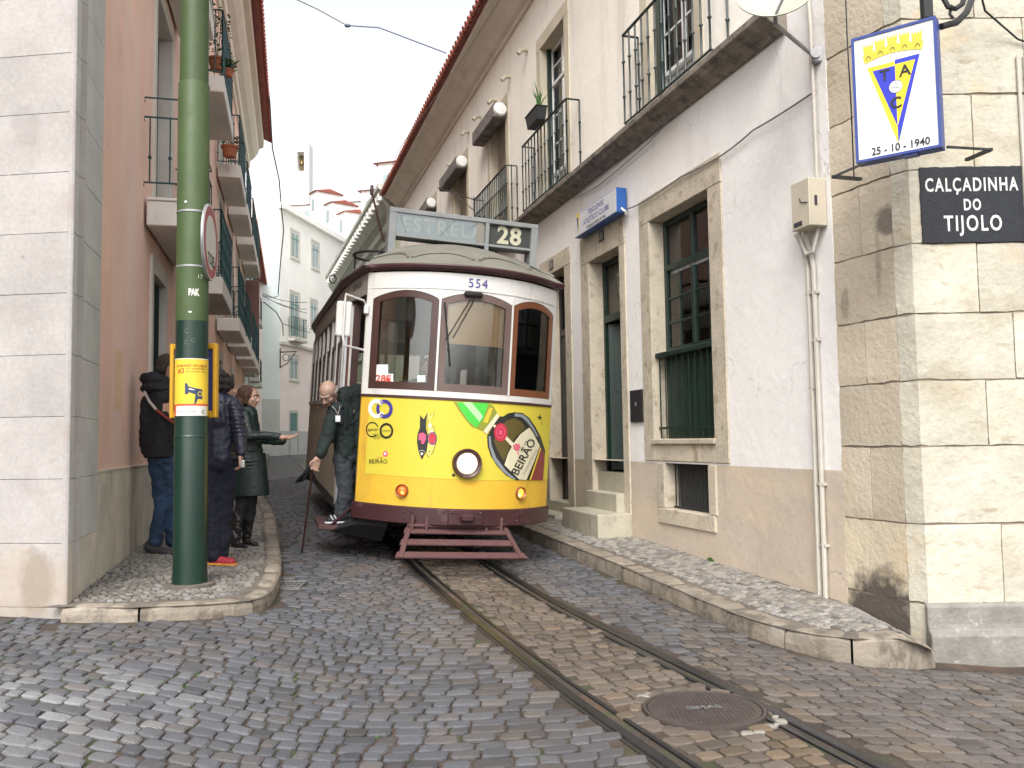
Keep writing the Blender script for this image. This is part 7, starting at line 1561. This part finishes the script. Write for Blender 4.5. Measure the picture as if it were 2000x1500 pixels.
for k in range(25):
    t = k/24; c = ct[0].lerp(ct[1], t*2) if t < .5 else ct[1].lerp(ct[2], t*2-1); rr = .135+.05*t+(.004 if k % 3 == 0 else 0); pr.append(('e', c, (rr, rr*.85, .042)))
pr = [p for p in pr if p[1].z > Q3(484, 915).z]; pr += [('c', ct[0], ct[1], .13, .14), ('c', Q3(478, 812, -.12), Q3(488, 851, -.20), .062, .058), ('c', Q3(488, 851, -.20), Q3(543, 852, -.16), .056, .044), ('c', Q3(498, 858, .15), Q3(552, 862, .15), .055, .045), ('c', Q3(492, 815, .1), Q3(500, 858, .15), .06, .055)]
blob('padded_coat', pr, gc, P3, .009, 1); MB().ell(Q3(475, 838, -.2), .012, n=8, m=5).build('coat_button', MATS['silver_plastic'], P3)
blob('leggings', [('c', Q3(478, 945), Q3(468, 1012), .085, .058), ('c', Q3(492, 945, .05), Q3(486, 1012, .1), .085, .058)], bl_, P3, .01)
for (a, b_, c_, e_) in (((467, 1003, 0), (460, 1055, 0), (452, 1073, 0), (484, 1075, -.08)), ((486, 1003, .1), (481, 1050, .15), (473, 1068, .15), (505, 1070, .10))):
    blob('boot', [('c', Q3(*a), Q3(*b_), .066, .052), ('c', Q3(b_[0], b_[1], b_[2]), Q3(c_[0]+6, c_[1]-12, c_[2]), .045, .04), ('c', Q3(c_[0]+8, c_[1]-8, c_[2]), Q3(e_[0]-6, e_[1]-7, e_[2]), .036, .026)], boot, P3, .008); MB().box(-.022, .022, -.025, .025, 0, .045).build('heel', boot, P3).location = Q3(c_[0]+3, c_[1]+1, c_[2])
hz_ = Q3(487, 967); wz_ = Q3(484, 885).z; hp_ = []
for k in range(12): hp_ += [(.205-.045*k/11+.004*(k % 2), hz_.z+(wz_-hz_.z)*k/11)]
MB().lathe([(.15, hz_.z+.03), (.195, hz_.z-.005)]+hp_, (hz_.x, hz_.y+.02, 0), 28, Matrix.Diagonal((1, .85, 1))).build('coat_skirt', gc, P3)
# --- old man stepping down from the tram
step_c = TO+tu*-1.27+tv*1.02+tw*.352
b4 = Vector((step_c.x, step_c.y, step_c.z)); P4 = person('bald old man in dark green jacket leaning out of the tram door', b4)
Q4 = lambda px, py, dy=0: q(px, py, dy, b4); gj = cloth('dark_green_wool', (.015, .024, .022), .9, .2, .6, 20); gt = cloth('grey_wool_trousers', (.032, .037, .044), .9, .15, .5, 14); gsw = cloth('dark_sweater', (.02, .025, .03), .9, .2)
I3 = Matrix.Identity(3)
fdir = Vector((-.28, -.66, -.70)); udir = Vector((-.12, -.72, .68)); HC = Q4(641, 768, -.22)
hd, PH, MH = head_prims(HC, fdir, udir, 1.16)
wrist = Q4(620, 897, -.28); HP = Q4(611, 921, -.29)
hpz = hand_prims(wrist, (HP-wrist), (.25, -.5, -.3), 1.12, .62, .10, 1)
bodyp = hd+[('c', Q4(652, 778, -.12), Q4(662, 795, -.02), .058, .075), ('c', Q4(672, 805, .0), Q4(682, 880, .1), .14, .12), ('c', Q4(650, 805, -.12), Q4(637, 858, -.22), .045, .04), ('c', Q4(637, 858, -.22), wrist, .038, .027), ('c', Q4(700, 800, .15), Q4(712, 850, .3), .045, .04), ('c', Q4(712, 850, .3), Q4(722, 800, .4), .04, .03),
    ('c', Q4(672, 895, .05), Q4(676, 955, .0), .09, .06), ('c', Q4(676, 955, .0), Q4(668, 1010, .02), .055, .04), ('c', Q4(695, 895, .15), Q4(706, 950, .22), .09, .06), ('c', Q4(706, 950, .22), Q4(716, 985, .3), .055, .04)]
blob('body', bodyp+hpz, skin_old, P4, .0065, 2)
face_bits(P4, PH, MH, 1.16, I3, (.18, .17, .16))
blob('hair', [('c', PH(.080, .0, .012), PH(.070, -.06, .015), .016, .030), ('c', PH(-.080, .0, .012), PH(-.070, -.06, .015), .016, .030), ('c', PH(.06, -.07, .0), PH(-.06, -.07, .0), .035, .035), ('e', PH(0, -.072, .03), (.066, .042, .05), MH)], grey_hair, P4, .008, 2)
blob('jacket', [('c', Q4(668, 776, -.06), Q4(698, 771, .1), .105, .125), ('c', Q4(668, 800, -.04), Q4(678, 868, .06), .135, .145), ('c', Q4(690, 795, .08), Q4(694, 868, .12), .14, .145), ('c', Q4(676, 868, .05), Q4(676, 886, .06), .14, .14), ('c', Q4(655, 800, -.12), Q4(640, 846, -.2), .088, .078), ('c', Q4(640, 846, -.2), Q4(627, 886, -.27), .076, .060),
    ('c', Q4(700, 795, .16), Q4(712, 850, .3), .07, .06), ('c', Q4(648, 862, -.18), Q4(650, 850, -.12), .03, .04)], gj, P4, .009, 2)
blob('sweater', [('c', Q4(655, 795, -.19), Q4(664, 822, -.14), .045, .05), ('c', Q4(651, 788, -.2), Q4(668, 792, -.16), .03, .035)], gsw, P4, .009)
MB().tube([Q4(668, 778, -.20), Q4(674, 792, -.205), Q4(676, 812, -.17), Q4(676, 835, -.13)], .014, 6).build('jacket_lapel', gj, P4)
blob('trousers', [('c', Q4(670, 893, .04), Q4(676, 955, -.01), .115, .092), ('c', Q4(676, 955, -.01), Q4(668, 1003, .0), .092, .095), ('c', Q4(694, 893, .14), Q4(706, 950, .2), .115, .09), ('c', Q4(706, 950, .2), Q4(714, 985, .3), .09, .085), ('e', Q4(680, 893, .08), (.15, .14, .10))], gt, P4, .010, 2)
hl_, toe = Q4(690, 1028, .02), Q4(634, 1024, -.06); hl_.z = toe.z = .0
shoe(P4, hl_, toe, cloth('black_trainer', (.015, .015, .017), .6, .2, .3, 40), mat('white_sole', (.55, .56, .6), .5, .05, 9, 0), .058, .052)
sd = (toe-hl_).normalized()
for k in range(3):
    c = hl_+sd*(.13+.04*k); MB().tube([c+Vector((0, -.049, .035)), c+Vector((-.012, -.046, .06)), c+Vector((-.035, -.028, .088))], .006, 5).build('shoe_stripe', MATS['white_sole'], P4)
MB().tube([Q4(648, 793, -.24), Q4(655, 800, -.26), Q4(660, 810, -.25)], .003, 4).build('lanyard', pvc, P4); MB().tube([Q4(664, 792, -.24), Q4(662, 802, -.25), Q4(660, 810, -.25)], .003, 4).build('lanyard', pvc, P4)
bd = MB().box(-.032, .032, -.003, .003, -.045, .04).build('badge', black_ink, P4); bd.location = Q4(660, 817, -.26); MB().box(-.026, .026, -.0045, -.0031, -.036, .03).build('badge_card', mat('badge_white', (.6, .62, .64), .4, .05, 9, 0), bd)
# walking stick and the dark cloth in the same hand
tipg = gnd(590, 1080); top_ = b4+HP+Vector((-.0, -.012, .035))
WS = thing('walking_stick', 'thin dark brown walking stick with a curved handle, held by the old man', 'walking stick', tipg); stick = mat('dark_wood_stick', (.045, .018, .012), .35, .25, 8, .1, 40, spec=.5); tl_ = top_-tipg
MB().tube([(0, 0, .02), tl_*.5, tl_*.97, tl_, tl_+Vector((.012, .02, .022)), tl_+Vector((.03, .05, .018)), tl_+Vector((.04, .075, -.01))], [.010, .011, .012, .013, .013, .013, .012], 10).build('shaft', stick, WS); MB().lathe([(.014, 0), (.014, .04), (.011, .05)], (0, 0, 0), 10).build('rubber_tip', black_ink, WS)
CL = thing('dark_cloth', 'small folded black cloth hanging beside the old man at the tram step', 'cloth', b4+Q4(600, 945, -.2)); clm = cloth('black_cloth', (.012, .012, .014), .9, .2)
cb_ = b4+Q4(600, 945, -.2); b = MB(); V = []
for k in range(9):
    t = k/8; tp_ = at(604+3*t, 914, b4.y-.24+.02*math.sin(k*1.9)); bt_ = at(578+44*t, 944-8*math.sin(t*2.4)+(4 if t > .5 else 0), b4.y-.22+.045*math.sin(k*1.7)); V += [tp_-cb_, (tp_-cb_).lerp(bt_-cb_, .55)+Vector((0, .02*math.sin(k*2.3), 0)), bt_-cb_]
b.add(V, [(3*k+i, 3*k+3+i, 3*k+4+i, 3*k+1+i) for k in range(8) for i in range(2)], True); o = b.build('folded_cloth', clm, CL); s_ = o.modifiers.new('solid', 'SOLIDIFY'); s_.thickness = .02
# --- tram driver and passenger
def seated(label, base, u, v, w_, hairm, cap=False, coat=None, face=(0, -1, 0)):
    p = TO+tu*u+tv*v+tw*w_; t = person(label, p); f = (tu*face[0]+tv*face[1]).normalized(); rt = f.cross(tw)
    L = lambda x, y, z: rt*x+f*y+tw*z
    hd, PH, MH = head_prims(L(0, .03, 1.45), f, tw, 1.0)
    blob('body', hd+[('c', L(0, 0, 1.34), L(0, 0, 1.25), .05, .06), ('c', L(0, 0, 1.2), L(0, 0, .8), .14, .14), ('c', L(-.17, 0, 1.2), L(-.22, .05, .95), .045, .04), ('c', L(-.22, .05, .95), L(-.15, .3, 1.0), .035, .028), ('c', L(.17, 0, 1.2), L(.22, .05, .95), .045, .04), ('c', L(.22, .05, .95), L(.15, .3, 1.0), .035, .028), ('c', L(-.09, 0, .8), L(-.1, .02, .4), .08, .055), ('c', L(-.1, .02, .4), L(-.1, 0, .06), .05, .04), ('c', L(.09, 0, .8), L(.1, .02, .4), .08, .055), ('c', L(.1, .02, .4), L(.1, 0, .06), .05, .04)]+hand_prims(L(-.15, .3, 1.0), f, -tw, 1, .4)+hand_prims(L(.15, .3, 1.0), f, -tw, 1, .4), skin, t, .009)
    blob('hair', [('e', PH(0, -.022, .045), (.082, .098, .086), MH)], hairm, t, .009); face_bits(t, PH, MH, 1.0, I3, (.03, .02, .02))
    blob('jacket', [('c', L(0, 0, 1.22), L(0, 0, .8), .165, .16), ('c', L(-.13, 0, 1.24), L(.13, 0, 1.24), .09, .09), ('c', L(-.18, 0, 1.2), L(-.23, .05, .95), .065, .058), ('c', L(-.23, .05, .95), L(-.16, .24, 1.0), .055, .045), ('c', L(.18, 0, 1.2), L(.23, .05, .95), .065, .058), ('c', L(.23, .05, .95), L(.16, .24, 1.0), .055, .045)], coat, t, .011)
    blob('trousers', [('c', L(-.09, 0, .82), L(-.1, .02, .4), .10, .08), ('c', L(-.1, .02, .4), L(-.1, 0, .05), .08, .075), ('c', L(.09, 0, .82), L(.1, .02, .4), .10, .08), ('c', L(.1, .02, .4), L(.1, 0, .05), .08, .075)], nvt, t, .011)
    if cap: MB().lathe([(.10, 0), (.11, .03), (.09, .075), (.0001, .09)], PH(0, -.01, .06), 18, MH).build('cap', black_ink, t)
    return t
seated('driver in a dark uniform standing behind the left front window of the tram', None, -.30, .95, .682, mat('dark_cropped_hair', (.02, .015, .012), .8, .2, 30, .5, 90), coat=cloth('navy_uniform', (.02, .024, .04), .85, .2))
seated('passenger in dark clothes leaning at an open side window near the rear of the tram', None, -.86, 5.41, .682, dark_hair, True, cloth('black_coat', (.012, .012, .013), .85, .2), face=(-.5, -1))
